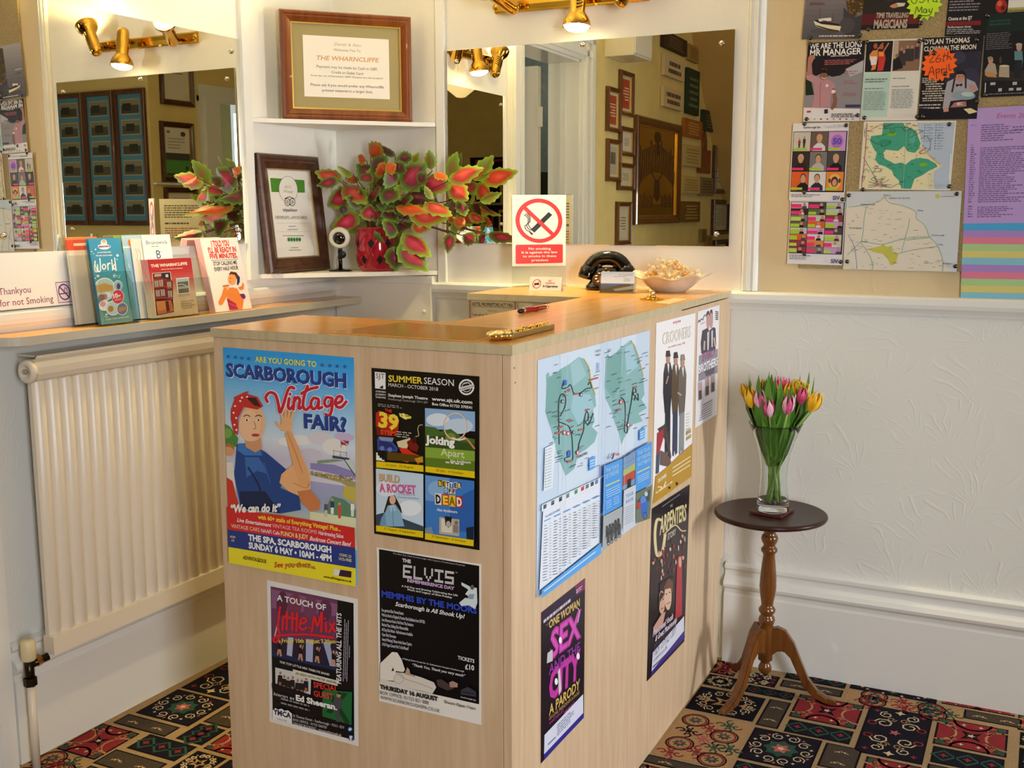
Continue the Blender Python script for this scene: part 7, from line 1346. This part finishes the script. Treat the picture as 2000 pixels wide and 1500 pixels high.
for k in range(3):
    t2 = thing('wrapped_sweet', (0,0,0), 'wrapped boiled sweet in shiny cellophane heaped in the ruffled glass bowl', 'sweet', 'wrapped sweets in the bowl')
    b = MB(); b.ball((0,0,0), .0095, SW[k], 12, 8, (1.15,.9,.8)); b.build('sweet', t2)
    b = MB(); r_ = random.Random(k)
    for sg in (-1, 1):
        n = 9; c0_ = Vector((sg*.010,0,0)); v = [c0_]
        for i in range(n): a = -1.2+2.4*i/(n-1); v.append(c0_+Vector((sg*.016*math.cos(a*.6), .013*math.sin(a), r_.uniform(-.005,.005))))
        b.faces(v, [(0,i+1,i+2) for i in range(n-1)], CEL)
    b.build('wrapper', t2); protos.append(t2)
r_ = random.Random(2); cnt = 0
for lay, (n, rad, z) in enumerate(((5,.026,.018),(10,.052,.034),(12,.066,.048),(8,.042,.05),(7,.048,.064),(4,.02,.066),(3,.018,.079))):
    for i in range(n):
        a = 2*math.pi*i/n+lay*.5; src = protos[cnt % 3]
        if cnt < 3: o = src
        else:
            o = src.copy(); COL.objects.link(o)
            for ch in src.children: c_ = ch.copy(); COL.objects.link(c_); c_.parent = o; c_.matrix_parent_inverse = Matrix.Identity(4)
        o.scale = (.86,.86,.86); o.location = bc+Vector((rad*math.cos(a), rad*math.sin(a)*.93, z)); o.rotation_euler = (r_.uniform(-.7,.7), r_.uniform(-.7,.7), r_.uniform(0,6.28)); cnt += 1
for p_ in protos:
    for ch in p_.children: ch.matrix_parent_inverse = Matrix.Identity(4)
# service bell
bl = Vector((1.222, -.41, DZ)); t = thing('service_bell', bl, 'small brass push bell on a square plate near the desk edge', 'bell')
b = MB(); b.prism([bl+Vector(((.030*math.cos(a)), (.030*math.sin(a)), 0)) for a in [math.radians(20+90*k) for k in range(4)]], (0,0,.003), BRASS); b.lathe([(.021,.003),(.017,.005),(.012,.006)], BRASS, bl, 24); b.build('plate', t)
b = MB(); b.lathe([(.011,.006),(.011,.010),(.008,.014),(.0072,.0145),(.0085,.017),(.0085,.0205),(.0065,.0235),(.0,.0248)], mat('bright_brass', '#e8c98a', .06, 1), bl, 24); b.build('push_button', t)
pq = [at(*p, 'z', DZ+.0004) for p in ((1283,600),(1312,594),(1372,577),(1344,581))]
b = MB(); b.prism([Vector((1.262,-.505,DZ+.0001)), Vector((1.305,-.525,DZ+.0001)), Vector((1.3,-.36,DZ+.0001)), Vector((1.262,-.35,DZ+.0001))], (0,0,.0004), ink('#e6c9a0')); tag(b.build('slip_of_paper', None, (1.28,-.43,DZ)), 'cream slip of paper lying beside the brass bell', 'paper')
# red pen
a_, c_ = at(1013, 608, 'z', DZ+.006), at(1072, 599, 'z', DZ+.006); dv = (c_-a_).normalized(); L = (c_-a_).length; t = thing('ballpoint_pen', (a_+c_)/2, 'red ballpoint pen lying on the desk', 'pen')
RP = mat('red_metallic_pen', '#a8181c', .2, .4, coat=.4); b = MB(); b.lathe([(.0055,.012),(.0058,.02),(.0058,L*.55),(.0062,L*.56),(.0062,L*.6),(.0056,L*.62),(.0052,L*.86)], RP, a_, 16, dv); b.build('barrel', t)
b = MB(); b.lathe([(.0,0),(.004,.001),(.0056,.005),(.0055,.012)], BLACK, a_, 16, dv); b.build('stylus_tip', t)
b = MB(); b.lathe([(.0052,L*.86),(.0035,L*.95),(.0014,L*.97),(.001,L),(.0,L)], CHROME, a_, 14, dv); b.lathe([(.0059,.016),(.0062,.018),(.0062,.022),(.0059,.024)], CHROME, a_, 14, dv); b.build('metal_tip', t)
b = MB(); n_ = Vector((0,0,1)); sd = dv.cross(n_); b.prism([a_+dv*.02+n_*.0062-sd*.0015, a_+dv*.02+n_*.0062+sd*.0015, a_+dv*.055+n_*.0072+sd*.0015, a_+dv*.055+n_*.0072-sd*.0015], (0,0,.001), CHROME); b.build('clip', t)
# clear mat with papers, brass piece
PM = [Vector((.936,-1.374,DZ)), Vector((1.243,-1.390,DZ)), Vector((1.222,-1.184,DZ)), Vector((.965,-1.166,DZ))]
b = MB(); b.prism([p+Vector((0,0,.0002)) for p in PM], (0,0,.0006), mat('pale_printed_paper', '#e0b46a', .5, noise=.1, nscale=60, stretch=(1, 8, 1))); tag(b.build('paper_sheet', None, PM[0]), 'faded buff sheet under the clear mat at the desk corner', 'paper')
t = thing('clear_desk_mat', PM[0], 'clear plastic mat lying on the front of the desk top', 'desk mat'); b = MB(); b.faces([p+Vector((0,0,.0016)) for p in PM], [(0,1,2,3)], clear('mat_plastic', '#f0e2c0', 1.3, .1, .1)); b.build('sheet', t)
t = thing('brass_paperweight', (1.268, -1.25, DZ), 'long brass bar with an ornate rounded end on the desk corner', 'paperweight')
b = MB(); b.box((1.254,-1.325,DZ), (1.283,-1.145,DZ+.010), mat('satin_brass', '#b8a164', .35, 1), .0015); b.build('bar', t)
b = MB(); r_ = random.Random(4)
for k in range(16): b.ball((1.2685+r_.uniform(-.008,.008), -1.315+k*.0108, DZ+.011), r_.uniform(.0035,.006), BRASS, 8, 6, (1.3,1.2,.7))
b.build('cast_ornament', t)
b = MB(); b.ball((1.2655,-1.345,DZ+.0085), .017, mat('bright_brass'), 18, 12, (1.0,1.5,.5)); b.ball((1.252,-1.34,DZ+.008), .011, mat('bright_brass'), 14, 8, (1,1.4,.65)); b.ball((1.28,-1.335,DZ+.008), .010, mat('bright_brass'), 14, 8, (1,1.5,.7)); b.build('scroll_end', t)

# ------------------------------------------------------------------ wine table, vase, tulips
TC = Vector((1.487, -.187, 0)); t = thing('wine_table', TC, 'small round dark wood pedestal table in the corner by the desk', 'table')
TZ = .512
TT = wood('dark_mahogany_top', '#43281d', '#321b13', .3, 25, 'x', spec=.3)
b = MB(); b.lathe([(.0,TZ-.016),(.136,TZ-.016),(.144,TZ-.013),(.147,TZ-.008),(.146,TZ-.003),(.142,TZ-.0005),(.138,TZ-.001),(.0,TZ-.001)], TT, TC, 64); b.build('tabletop', t)
b = MB(); b.lathe([(.0,.058),(.010,.060),(.0165,.068),(.018,.078),(.014,.088),(.0115,.092),(.013,.096),(.019,.1),(.0195,.19),(.017,.198),(.0205,.205),(.0225,.213),(.02,.221),(.0165,.225),(.0175,.23),(.022,.236),(.0225,.243),(.018,.249),(.0155,.254),(.0165,.262),(.0205,.285),(.0225,.305),(.0215,.33),(.018,.37),(.0155,.392),(.0165,.397),(.0215,.404),(.0215,.411),(.0165,.416),(.0155,.422),(.0205,.43),(.0225,.439),(.02,.447),(.0155,.452),(.0165,.458),(.021,.464),(.0215,.472),(.0185,.478),(.02,.488),(.03,TZ-.0165)], TABLEW, TC, 28); b.build('pedestal', t)
for deg in (-112, 6, 132):
    a = math.radians(deg); d_ = Vector((math.cos(a), math.sin(a), 0)); n_ = Vector((-d_.y, d_.x, 0)); up_z = [(.012,.19),(.03,.196),(.052,.188),(.075,.155),(.094,.11),(.115,.062),(.14,.032),(.166,.018),(.184,.012),(.188,.003),(.182,0),(.16,.002),(.132,.012),(.106,.036),(.085,.075),(.066,.115),(.048,.132),(.03,.128),(.012,.11)]
    tm = bmesh.new(); V = []
    for s_ in (-.0115, .0115): V.append([tm.verts.new(TC+d_*r+n_*s_+Vector((0,0,z))) for r, z in up_z])
    k = len(up_z); half = k//2
    for f_, rev in ((V[0], True), (V[1], False)):
        for i in range(half-1): q_ = [f_[i], f_[i+1], f_[k-2-i], f_[k-1-i]]; tm.faces.new(q_[::-1] if rev else q_)
        tip_ = f_[half-1:k-half+1]
        if len(tip_) > 2: tm.faces.new(tip_[::-1] if rev else tip_)
    for i in range(k): tm.faces.new((V[0][i], V[0][(i+1) % k], V[1][(i+1) % k], V[1][i]))
    bmesh.ops.recalc_face_normals(tm, faces=list(tm.faces)); bmesh.ops.bevel(tm, geom=[e for e in tm.edges if abs(e.calc_face_angle(0)) > .9], offset=.003, segments=2, affect='EDGES')
    b = MB(); b.merge(tm, TABLEW); b.build('leg', t)
CO = TC+Vector((.004, -.005, TZ+.0002)); b = MB(); R_ = math.radians(35)
b.prism([CO+Vector((.062*math.cos(R_+math.pi/2*k), .062*math.sin(R_+math.pi/2*k), 0)) for k in range(4)], (0,0,.0055), mat('dark_red_coaster', '#5a2a26', .35)); tag(b.build('coaster', None, CO), 'square dark red coaster under the vase', 'coaster')
VZ = TZ+.0062; VC = Vector((TC.x+.006, TC.y-.004, VZ)); t = thing('glass_vase', VC, 'tall flared clear glass vase on the small round table', 'vase')
VG = mat('clear_vase_glass', '#f6fbfa', .0, trans=1, ior=1.3, spec=.6)
b = MB(); b.lathe([(.0,0),(.040,0),(.0435,.003),(.0425,.012),(.0395,.03),(.036,.065),(.0345,.095),(.036,.125),(.041,.155),(.0495,.185),(.06,.212),(.068,.232),(.0692,.2335),(.0665,.2325),(.058,.2115),(.0475,.185),(.039,.155),(.034,.125),(.0325,.095),(.034,.065),(.0375,.032),(.038,.022),(.03,.02),(.0,.019)], VG, VC, 48, cap=False); b.build('glass', t)
GRN = mat('tulip_stem_green', '#7f9e4a', .45); LGR = mat('tulip_leaf_green', '#4e8228', .4, noise=.2, nscale=60, stretch=(1,1,.1)); LG2 = mat('tulip_leaf_light', '#6a9c38', .4, noise=.2, nscale=60, stretch=(1,1,.1))
PNK = mat('tulip_pink', '#e0568a', .4, noise=.3, nscale=70); PNW = mat('tulip_pink_white', '#ecaec4', .4, noise=.3, nscale=70); YEL = mat('tulip_yellow', '#f0b81c', .4, noise=.15, nscale=70); YEG = mat('tulip_yellow_green', '#c8b830', .4, noise=.2, nscale=70)
TU = [('pink',295,235,-.07,1,'above the left of the vase, second from the left'),('pink',375,305,-.075,1,'lowest at the front with white edges'),('pink',540,280,-.07,1,'lowest right of centre'),('pink',665,205,-.03,.85,'at the right'),('pink',412,125,.0,.9,'high left of centre'),('pink',478,105,.03,.8,'high at the back'),('pink',528,112,.035,.8,'high at the back, right of centre'),
 ('yellow',212,220,-.055,1.05,'at the left edge of the bunch'),('yellow',158,160,-.01,.8,'at the far left'),('yellow',408,205,-.04,1,'in the middle with a leaf across'),('yellow',556,175,-.02,.9,'right of centre behind'),('yellow',648,135,.02,.8,'high at the right'),('yellow',688,172,.0,.9,'at the upper right'),('yellow',752,250,-.04,1.1,'at the right edge of the bunch'),('yellow',300,128,.02,.85,'high at the left back'),('yellow',612,110,.05,.7,'high at the back right')]
r_ = random.Random(12)
def blade(b, P, wd, m, nrm):
    """long leaf along points P"""
    n = len(P); L_ = []; C_ = []; R2 = []
    for i, p in enumerate(P):
        tdir = (P[min(i+1,n-1)]-P[max(i-1,0)]).normalized(); sd_ = tdir.cross(nrm).normalized(); u = i/(n-1); w_ = wd*(math.sin(math.pi*min(1, .03+u*.97))**.7)*.5 if i < n-1 else .0004
        nn_ = sd_.cross(tdir); L_.append(p+sd_*w_+nn_*w_*.35); C_.append(p); R2.append(p-sd_*w_+nn_*w_*.35)
    b.faces(L_+C_+R2, [(i,i+1,n+i+1,n+i) for i in range(n-1)]+[(n+i,n+i+1,2*n+i+1,2*n+i) for i in range(n-1)], m, True)
for i, (kd, px, py, dy, sc, lab) in enumerate(TU):
    cx_, cy_ = crop(1420, 730, 4.545, [(px,py)])[0]; head = at(cx_, cy_, 'y', VC.y+dy)
    t = thing('tulip', head, '%s tulip in the glass vase, %s' % (kd, lab), 'flower', 'tulips in the glass vase')
    outw = Vector((head.x-VC.x, head.y-VC.y, 0)); ln = outw.length; dirn = outw/ln if ln > 1e-4 else Vector((1,0,0)); ft = -dirn
    p0 = VC+ft*.022*r_.uniform(.6,1)+Vector((r_.uniform(-.008,.008), r_.uniform(-.008,.008), .024)); p1 = VC+Vector((r_.uniform(-.012,.012), r_.uniform(-.012,.012), .10)); rim = VC+dirn*min(ln*.62, .05)+Vector((0,0,.215)); p3 = head+Vector((0,0,-.022*sc))-dirn*.004
    pts = [p0, p0.lerp(p1,.5), p1, p1.lerp(rim,.5), rim, p3]
    b = MB(); b.tube(pts, .0032, GRN, 8); b.build('stem', t)
    ax = (p3-rim).normalized().lerp(Vector((0,0,1)), .35).normalized(); Q = Vector((0,0,1)).rotation_difference(ax).to_matrix()
    b = MB()
    for k in range(6):
        a = k*math.pi/3+i; inner = k % 2; m = (PNK if inner else PNW) if kd == 'pink' and i in (0,1,2) else PNK if kd == 'pink' else (YEL if inner or i % 3 else YEG); nv_, nu = 7, 5; V = []
        for j in range(nv_):
            v = j/(nv_-1); rad = (.0145*math.sin(math.pi*(.08+v*.80))**.8+.0018)*(1 if not inner else .9)*sc; hw = .95*math.sin(math.pi*(.1+.9*v))**.6+.02
            for k2 in range(nu): aa = a+(k2/(nu-1)-.5)*hw*1.15; V.append(p3+Q @ Vector((rad*math.cos(aa), rad*math.sin(aa), v*.054*sc*(1-.06*abs(k2-2)))))
        b.faces(V, [(j*nu+q,j*nu+q+1,(j+1)*nu+q+1,(j+1)*nu+q) for j in range(nv_-1) for q in range(nu-1)], m, True)
    b.build('bloom', t)
    for lf in range(3):
        a = math.atan2(dirn.y, dirn.x)+r_.uniform(-.9,.9)+(lf*.6-.6); d2 = Vector((math.cos(a), math.sin(a), 0)); ro = min(max(ln*1.05, .04), .098)*r_.uniform(.85,1.1); hz = r_.uniform(.305,.362)+ro*.15
        base = p1+d2*.006+Vector((0,0,.02)); P = [base, VC+d2*.024+Vector((0,0,.155)), VC+d2*min(.045,ro*.7)+Vector((0,0,.222)), VC+d2*ro*.86+Vector((0,0,.27)), VC+d2*ro+Vector((0,0,hz))]
        Pf = []
        for q in range(4):
            for s_ in range(3): Pf.append(P[q].lerp(P[q+1], s_/3))
        Pf.append(P[-1]); b = MB(); blade(b, Pf, r_.uniform(.028,.04), LGR if (i+lf) % 3 else LG2, (d2+Vector((0,0,.3))).normalized()); b.build('leaf', t)
# ------------------------------------------------------------------ brass spotlight bars above both mirrors
BULB = mat('lit_reflector_bulb', '#fff6e0', .4, emit='#ffe9b0', estr=30)
def spot_bar(name, c, r, n, length, heads, label, watts):
    c, r, n = Vector(c), Vector(r).normalized(), Vector(n).normalized(); up = Vector((0,0,1)); t = thing(name, c, label, 'wall light')
    def W(a, o, z): return c+r*a+n*o+up*z
    b = MB(); pf = [(0,-.019),(.010,-.019),(.016,-.014),(.018,0),(.016,.014),(.010,.019),(0,.019)]; b.prism([W(-length/2,o,z) for o, z in pf], r*length, BRASS)
    for sg in (-1, 1): b.lathe([(.0,-.004),(.010,-.003),(.010,.003),(.0,.004)], BRASS, W(sg*(length/2-.004), .014, 0), 12, n)
    b.build('wall_plate', t)
    for (a, o, z, d) in heads:
        p = W(a, o, z); d = (r*d[0]+n*d[1]+up*d[2]).normalized()
        b = MB(); b.lathe([(.0,-.034),(.010,-.033),(.017,-.028),(.0205,-.02),(.0215,-.01),(.0215,.058),(.024,.062),(.033,.074),(.0385,.086),(.040,.097),(.0395,.099),(.037,.096),(.03,.082),(.0,.07)], mat('bright_brass_head', '#d8aa4a', .08, 1), p, 28, d)
        hd_ = b.build('spot_head', t)
        q = Vector((0,0,1)).rotation_difference(d).to_matrix(); b = MB()
        for k in range(5):
            z0 = .008+k*.009; P = [p+q @ Vector((.0222*math.cos(a2), .0222*math.sin(a2), z0+.006*math.sin((a2-.5)*2))) for a2 in [.5+i*.12 for i in range(8)]]; b.tube(P, .0013, STEEL, 5)
        sl = b.build('cooling_slots', hd_)
        b = MB(); b.lathe([(.0365,.094),(.035,.100),(.027,.107),(.013,.1115),(.0,.113)], BULB, p, 24, d, cap=False); b.build('bulb', hd_)
        b = MB(); b.tube([W(a+.02, .014, z*.2), W(a+.012, o*.55, z*.5), p-d*.012+n*-.018], .0065, ABRASS, 10); b.ball(W(a+.016, o*.42, z*.4), .0105, ABRASS, 12, 8); b.build('swivel_arm', t)
        l = bpy.data.lights.new('spot_lamp', 'SPOT'); l.energy = watts; l.color = (1, .77, .32); l.spot_size = math.radians(112); l.spot_blend = .8; l.shadow_soft_size = .03
        lo = bpy.data.objects.new('spot_lamp', l); COL.objects.link(lo); lo.location = p+d*.118; lo.rotation_euler = d.to_track_quat('-Z', 'Y').to_euler()
spot_bar('spotlight_bar', (.825, 0, 1.892), (1,0,0), (0,-1,0), .475, [(.19,.075,-.012,(.5,-.12,.8)), (.052,.07,.012,(0,.12,-1)), (-.17,.06,-.005,(-.45,.72,.42))], 'brass three lamp spotlight bar above the mirror on the back wall', 46)
spot_bar('spotlight_bar', (lw(0,-.93), -.93, 1.912), (SKEW,1,0), (1,0,0), .475, [(-.175,.06,-.045,(-.5,-.05,.8)), (.02,.07,.02,(0,.12,-1)), (.165,.06,-.03,(.5,.45,.8))], 'brass three lamp spotlight bar above the mirror on the left wall', 46)

# ------------------------------------------------------------------ hall seen in the mirrors: signs and frames on the left wall
def sw(k, off, pts):
    """photo points in the back mirror -> y and z on the left wall"""
    out = []
    for p in crop(*off, k, pts): q = at_plane(p[0], p[1], (0,0,0), (1, SKEW, 0)); out.append((-q.y, q.z))
    ys = sorted(v[0] for v in out); zs = sorted(v[1] for v in out); return (ys[0]+ys[1])/2, (ys[-1]+ys[-2])/2, (zs[0]+zs[1])/2, (zs[-1]+zs[-2])/2
K3 = (6.82, (1180,60)); K4 = (6.523, (1180,260))
LWM = lambda y, z, off: frame((lw(off, y), y, z), (SKEW, 1, 0), (0, 0, 1))
GFR = wood('gilt_brown_frame', '#7a4a22', '#54300f', .25, 40, 'z', coat=.4)
FRS = [(K3,[(205,520),(400,590),(352,1165),(205,1120)],'#b8452a','gilt frame with a red print, upper one by the doorway'),(K3,[(40,735),(215,800),(185,1370),(30,1340)],'#b04a2e','gilt frame with a red print, nearer the doorway'),(K3,[(215,1270),(402,1310),(368,1690),(195,1660)],'#e0d6bc','small gilt frame with pale text beside the big pub mirror'),(K4,[(40,60),(212,110),(182,640),(30,600)],'#b8b09a','gilt frame with a grey photograph beside the door architrave'),(K4,[(180,375),(390,400),(345,745),(170,720)],'#d8cca8','small gilt frame left of the pub mirror at mid height'),(K4,[(160,865),(345,885),(305,1425),(150,1420)],'#d8cfb4','tall gilt frame low beside the pub mirror')]
for i, ((k, off), q, c, lab) in enumerate(FRS):
    y0, y1, z0, z1 = sw(k, off, q)
    def dr(s, c=c, i=i):
        s.fr(0,0,1,1,'#cfc6a8'); s.fr(.12,.1,.88,.9,c)
        if i not in (3,): s.lines(.22,.3,.78,.7,5,'#e8d8b8' if i < 2 else '#6a6250',.4,i)
        else: s.fr(.25,.25,.75,.6,'#6a6450')
    picture('picture_frame', LWM(y0, z0, .003), y1-y0, z1-z0, min(.022, (y1-y0)*.16), GFR, dr, lab+', in the back mirror', 'picture frame', 'framed pictures on the hall wall', depth=.022, glass=False)
SGN = [(K3,[(760,10),(1090,140),(1050,385),(760,180)],'#3a2a1c','#7a6a4a','dark brown sign at the top under the stair slope'),(K3,[(1110,190),(1240,240),(1210,450),(1085,380)],'#a8874a','#6a4a20','small tan sign high under the stair slope'),(K3,[(780,325),(1050,440),(1025,705),(760,575)],'#d8c49a','#4a3a28','cream sign, upper of the two cream ones'),(K3,[(770,745),(1025,835),(1000,1085),(750,1000)],'#d8c096','#4a3a28','cream sign just above the pub mirror'),(K3,[(1100,495),(1270,575),(1200,1145),(1060,1085)],'#24382a','#6a7a5a','tall dark green sign'),(K3,[(1300,1045),(1525,1135),(1445,1375),(1280,1310)],'#2c3a2a','#7a6a5a','small dark green sign near the slope'),(K3,[(1075,1165),(1310,1240),(1240,1450),(1010,1390)],'#a86424','#d8b070','orange brown sign right of the pub mirror'),
 (K4,[(1020,130),(1235,200),(1170,450),(950,400)],'#cdb676','#9a8040','pale yellow sign, upper of the two'),(K4,[(1000,535),(1215,575),(1165,780),(950,755)],'#cbb474','#9a8040','pale yellow sign, lower of the two'),(K4,[(1220,560),(1385,580),(1340,800),(1170,795)],'#8a7a5a','#5a4a34','grey brown sign'),(K4,[(1000,865),(1215,880),(1165,1140),(940,1130)],'#7a5a2a','#c8a860','brown wooden sign low right of the pub mirror'),(K4,[(1212,1220),(1278,1225),(1275,1392),(1212,1390)],'#8a7444','#5a4420','very small sign near the bottom'),(K4,[(1285,1300),(1360,1308),(1340,1440),(1280,1440)],'#9a7c44','#5a4420','very small sign at the bottom')]
for i, ((k, off), q, c, tc_, lab) in enumerate(SGN):
    y0, y1, z0, z1 = sw(k, off, q); s = Sheet(y1-y0, z1-z0, None, c, thick=.022, rough=.6); s.lines(.1, .15, .9, .88, 2 if i in (2,3) else 5, tc_, .42, i, 'c', wd=1.4 if i in (2,3) else 1); s.build('wall_sign', LWM(y0, z0, .003), lab+', in the back mirror', 'sign', 'signs on the hall wall')
# pub mirror with printed arch and stag
y0, y1, z0, z1 = sw(1, (0,0), [(1237,223),(1325,246),(1323,437),(1240,438)])
def pub(s):
    GM = mat('gold_tinted_mirror', '#d8b45a', .04, 1); s.up(); s.lp([(0,0),(s.w,0),(s.w,s.h),(0,s.h)], GM); W2 = '#54361c'
    for k in range(17):
        u = .08+k*.052; v0 = .16+.12*abs(k-8)/8-(.06 if k % 5 == 0 else 0); v1 = .5+.14*(abs(k-8)/8)**2
        s.fr(1-u-.018, v0, 1-u+.018, v1, W2, k > 0)
    for u in (.07, .93): s.fell(u, .55, .045, .12, W2)
    s.fell(.5, .1, .09, .07, W2); s.fr(.47, .1, .53, .3, W2); s.stroke([(.5*s.w*1000, .62*s.h*1000), (.36*s.w*1000, .5*s.h*1000), (.34*s.w*1000, .42*s.h*1000)], 12, W2); s.stroke([(.5*s.w*1000, .62*s.h*1000), (.64*s.w*1000, .5*s.h*1000), (.66*s.w*1000, .42*s.h*1000)], 12, W2); s.lp([(.44*s.w,.42*s.h),(.56*s.w,.42*s.h),(.58*s.w,.22*s.h),(.5*s.w,.16*s.h),(.42*s.w,.22*s.h)], W2)
    for k in range(8): s.fr(.08+k*.04, .78-.02*(k % 3), .1+k*.04, .9, W2, k > 0); s.fr(.6+k*.04, .78-.02*(k % 3), .62+k*.04, .9, W2, True)
picture('pub_mirror', LWM(y0, z0, .003), y1-y0, z1-z0, .05, GFR, pub, 'large framed pub mirror with brown arched printing, seen in the back mirror', 'mirror', depth=.03, glass=False, base='#c8a84a')
y0, y1, z0, z1 = sw(*K4, [(1190,150),(1340,165),(1335,520),(1190,505)]); yc = (y0+y1)/2
b = MB(); hw = (y1-y0)/2; P = [(-hw,z0),(hw,z0),(hw,z1-.03),(hw*.35,z1-.03),(hw*.35,z1+.03),(0,z1+.1),(-hw*.35,z1+.03),(-hw*.35,z1-.03),(-hw,z1-.03)]
b.prism([(lw(.003, yc+u), yc+u, z) for u, z in P], (.015,0,0), mat('brown_church_plaque', '#8a4f2e', .5, noise=.35, nscale=25)); tag(b.build('wall_plaque', None, (lw(0,yc), yc, z0)), 'brown church shaped plaque on the hall wall, seen in the back mirror', 'plaque')
for i, (q, lab) in enumerate((([(1385,140),(1575,185),(1530,785),(1380,760)],'tall narrow dark frame right of the signs, upper'),([(1370,825),(1590,870),(1550,1300),(1365,1285)],'dark frame with a white sheet right of the signs, lower'),([(1390,1350),(1560,1360),(1555,1640),(1385,1640)],'dark frame at the bottom right below the mirror edge'))):
    y0, y1, z0, z1 = sw(*K4, q); picture('picture_frame', LWM(y0, z0, .003), y1-y0, z1-z0, .035, DARKW, lambda s: s.lines(.12,.15,.88,.85,8,'#8a8470',.4,3), lab+', in the back mirror', 'picture frame', 'framed pictures on the hall wall', depth=.03, glass=False, slip=None, base='#d8cfb0')
y0, y1, z0, z1 = sw(*K3, [(30,20),(400,20),(410,470),(30,400)]); t = thing('meter_box', (lw(0,y0), y0, 2.0), 'white meter box high on the hall wall beside the doorway', 'box')
b = MB(); b.box((lw(.002,-2.7), -2.84, 2.10), (.10, -2.56, 2.5), CREAM, .004); b.build('case', t); b = MB(); b.box((.10, -2.83, 2.11), (.108, -2.57, 2.49), CREAM, .002); b.build('lid', t)
# postcards and certificates across the hall (seen twice reflected)
POST = lambda s: [(s.fr(0,0,1,1,'#4d8fb0'), [(s.fr(.1,.035+k*.16,.9,.035+k*.16+.125,'#a8a288'), s.fr(.13,.045+k*.16,.87,.045+k*.16+.105,['#4a4a40','#55533f','#44463e','#5a5644','#4c4a3e','#3f4038'][k]), s.fr(.13,.045+k*.16,.87,.045+k*.16+.04,'#8c8870'), s.fr(.2+.1*(k%3),.07+k*.16,.55+.1*(k%3),.13+k*.16,'#2c2e28')) for k in range(6)])]
for i, (x0, lab) in enumerate(((4.205,'farthest right'),(3.8975,'middle one of three'),(3.58+.01,'nearest the wall corner'))):
    xr = x0+.305; picture('postcard_frame', frame((xr, -2.598, 1.205), (-1,0,0), (0,0,1)), .30, .925, .035, MAHOG, POST, 'tall dark frame of old postcards, %s, in the left mirror' % lab, 'picture frame', 'framed postcards', depth=.025, glass=False, slip=None)
XB = 3.569
def cert(s): s.fr(0,0,1,1,'#e2dcc8'); s.lines(.15,.1,.85,.4,4,'#8a8674',.4,3,'c'); 
def cert2(s): s.fr(0,0,1,.52,'#e0dcd0'); s.fr(0,.52,1,.66,'#4a4f40'); s.fr(0,.66,1,.93,'#5a9a4a'); s.fr(0,.93,1,1,'#3f4a3a'); s.fell(.75,.13,.1,.05,'#4a4a44'); s.fell(.18,.1,.07,.03,'#6a9a5a'); s.lines(.15,.2,.85,.45,4,'#9a988a',.35,4); s.fell(.85,.82,.06,.04,'#2c4a28')
for y, z0, h_, dr, lab in ((-2.70,2.03,.36,cert,'dark framed certificate, topmost of three on the hall wall'),(-2.68,1.507,.41,cert2,'dark framed certificate with a green lower half on the hall wall'),(-2.69,1.08,.39,cert,'dark framed certificate under the small ledge on the hall wall')):
    picture('certificate_frame', frame((XB, y, z0), (0,-1,0), (0,0,1)), .31, h_, .035, DARKW, dr, lab, 'picture frame', 'certificates on the hall wall', depth=.025, glass=False)
b = MB(); b.box((XB-.03, -2.93, 1.485), (3.571, -2.605, 1.498), GLOSS, .002); tag(b.build('narrow_ledge', None, (XB,-2.77,1.485)), 'narrow white ledge below the green and white certificate', 'shelf')
# pendant bowl lamp of the hall
t = thing('pendant_lamp', (1.3,-3.6,2.36), 'white glass bowl pendant lamp hanging in the hall', 'ceiling light'); b = MB(); b.lathe([(.0,-.14),(.03,-.135),(.1,-.08),(.16,-.0),(.165,.005),(.155,.002),(.09,-.07),(.0,-.12)], mat('white_glass_bowl', '#fff2d8', .3, emit='#ffdf9a', estr=1.2), (1.3,-3.6,2.18), 32); b.build('bowl', t)
b = MB(); b.tube([(1.3,-3.6,2.75),(1.3,-3.6,2.06)], .006, BRASS, 8); b.build('rod', t)
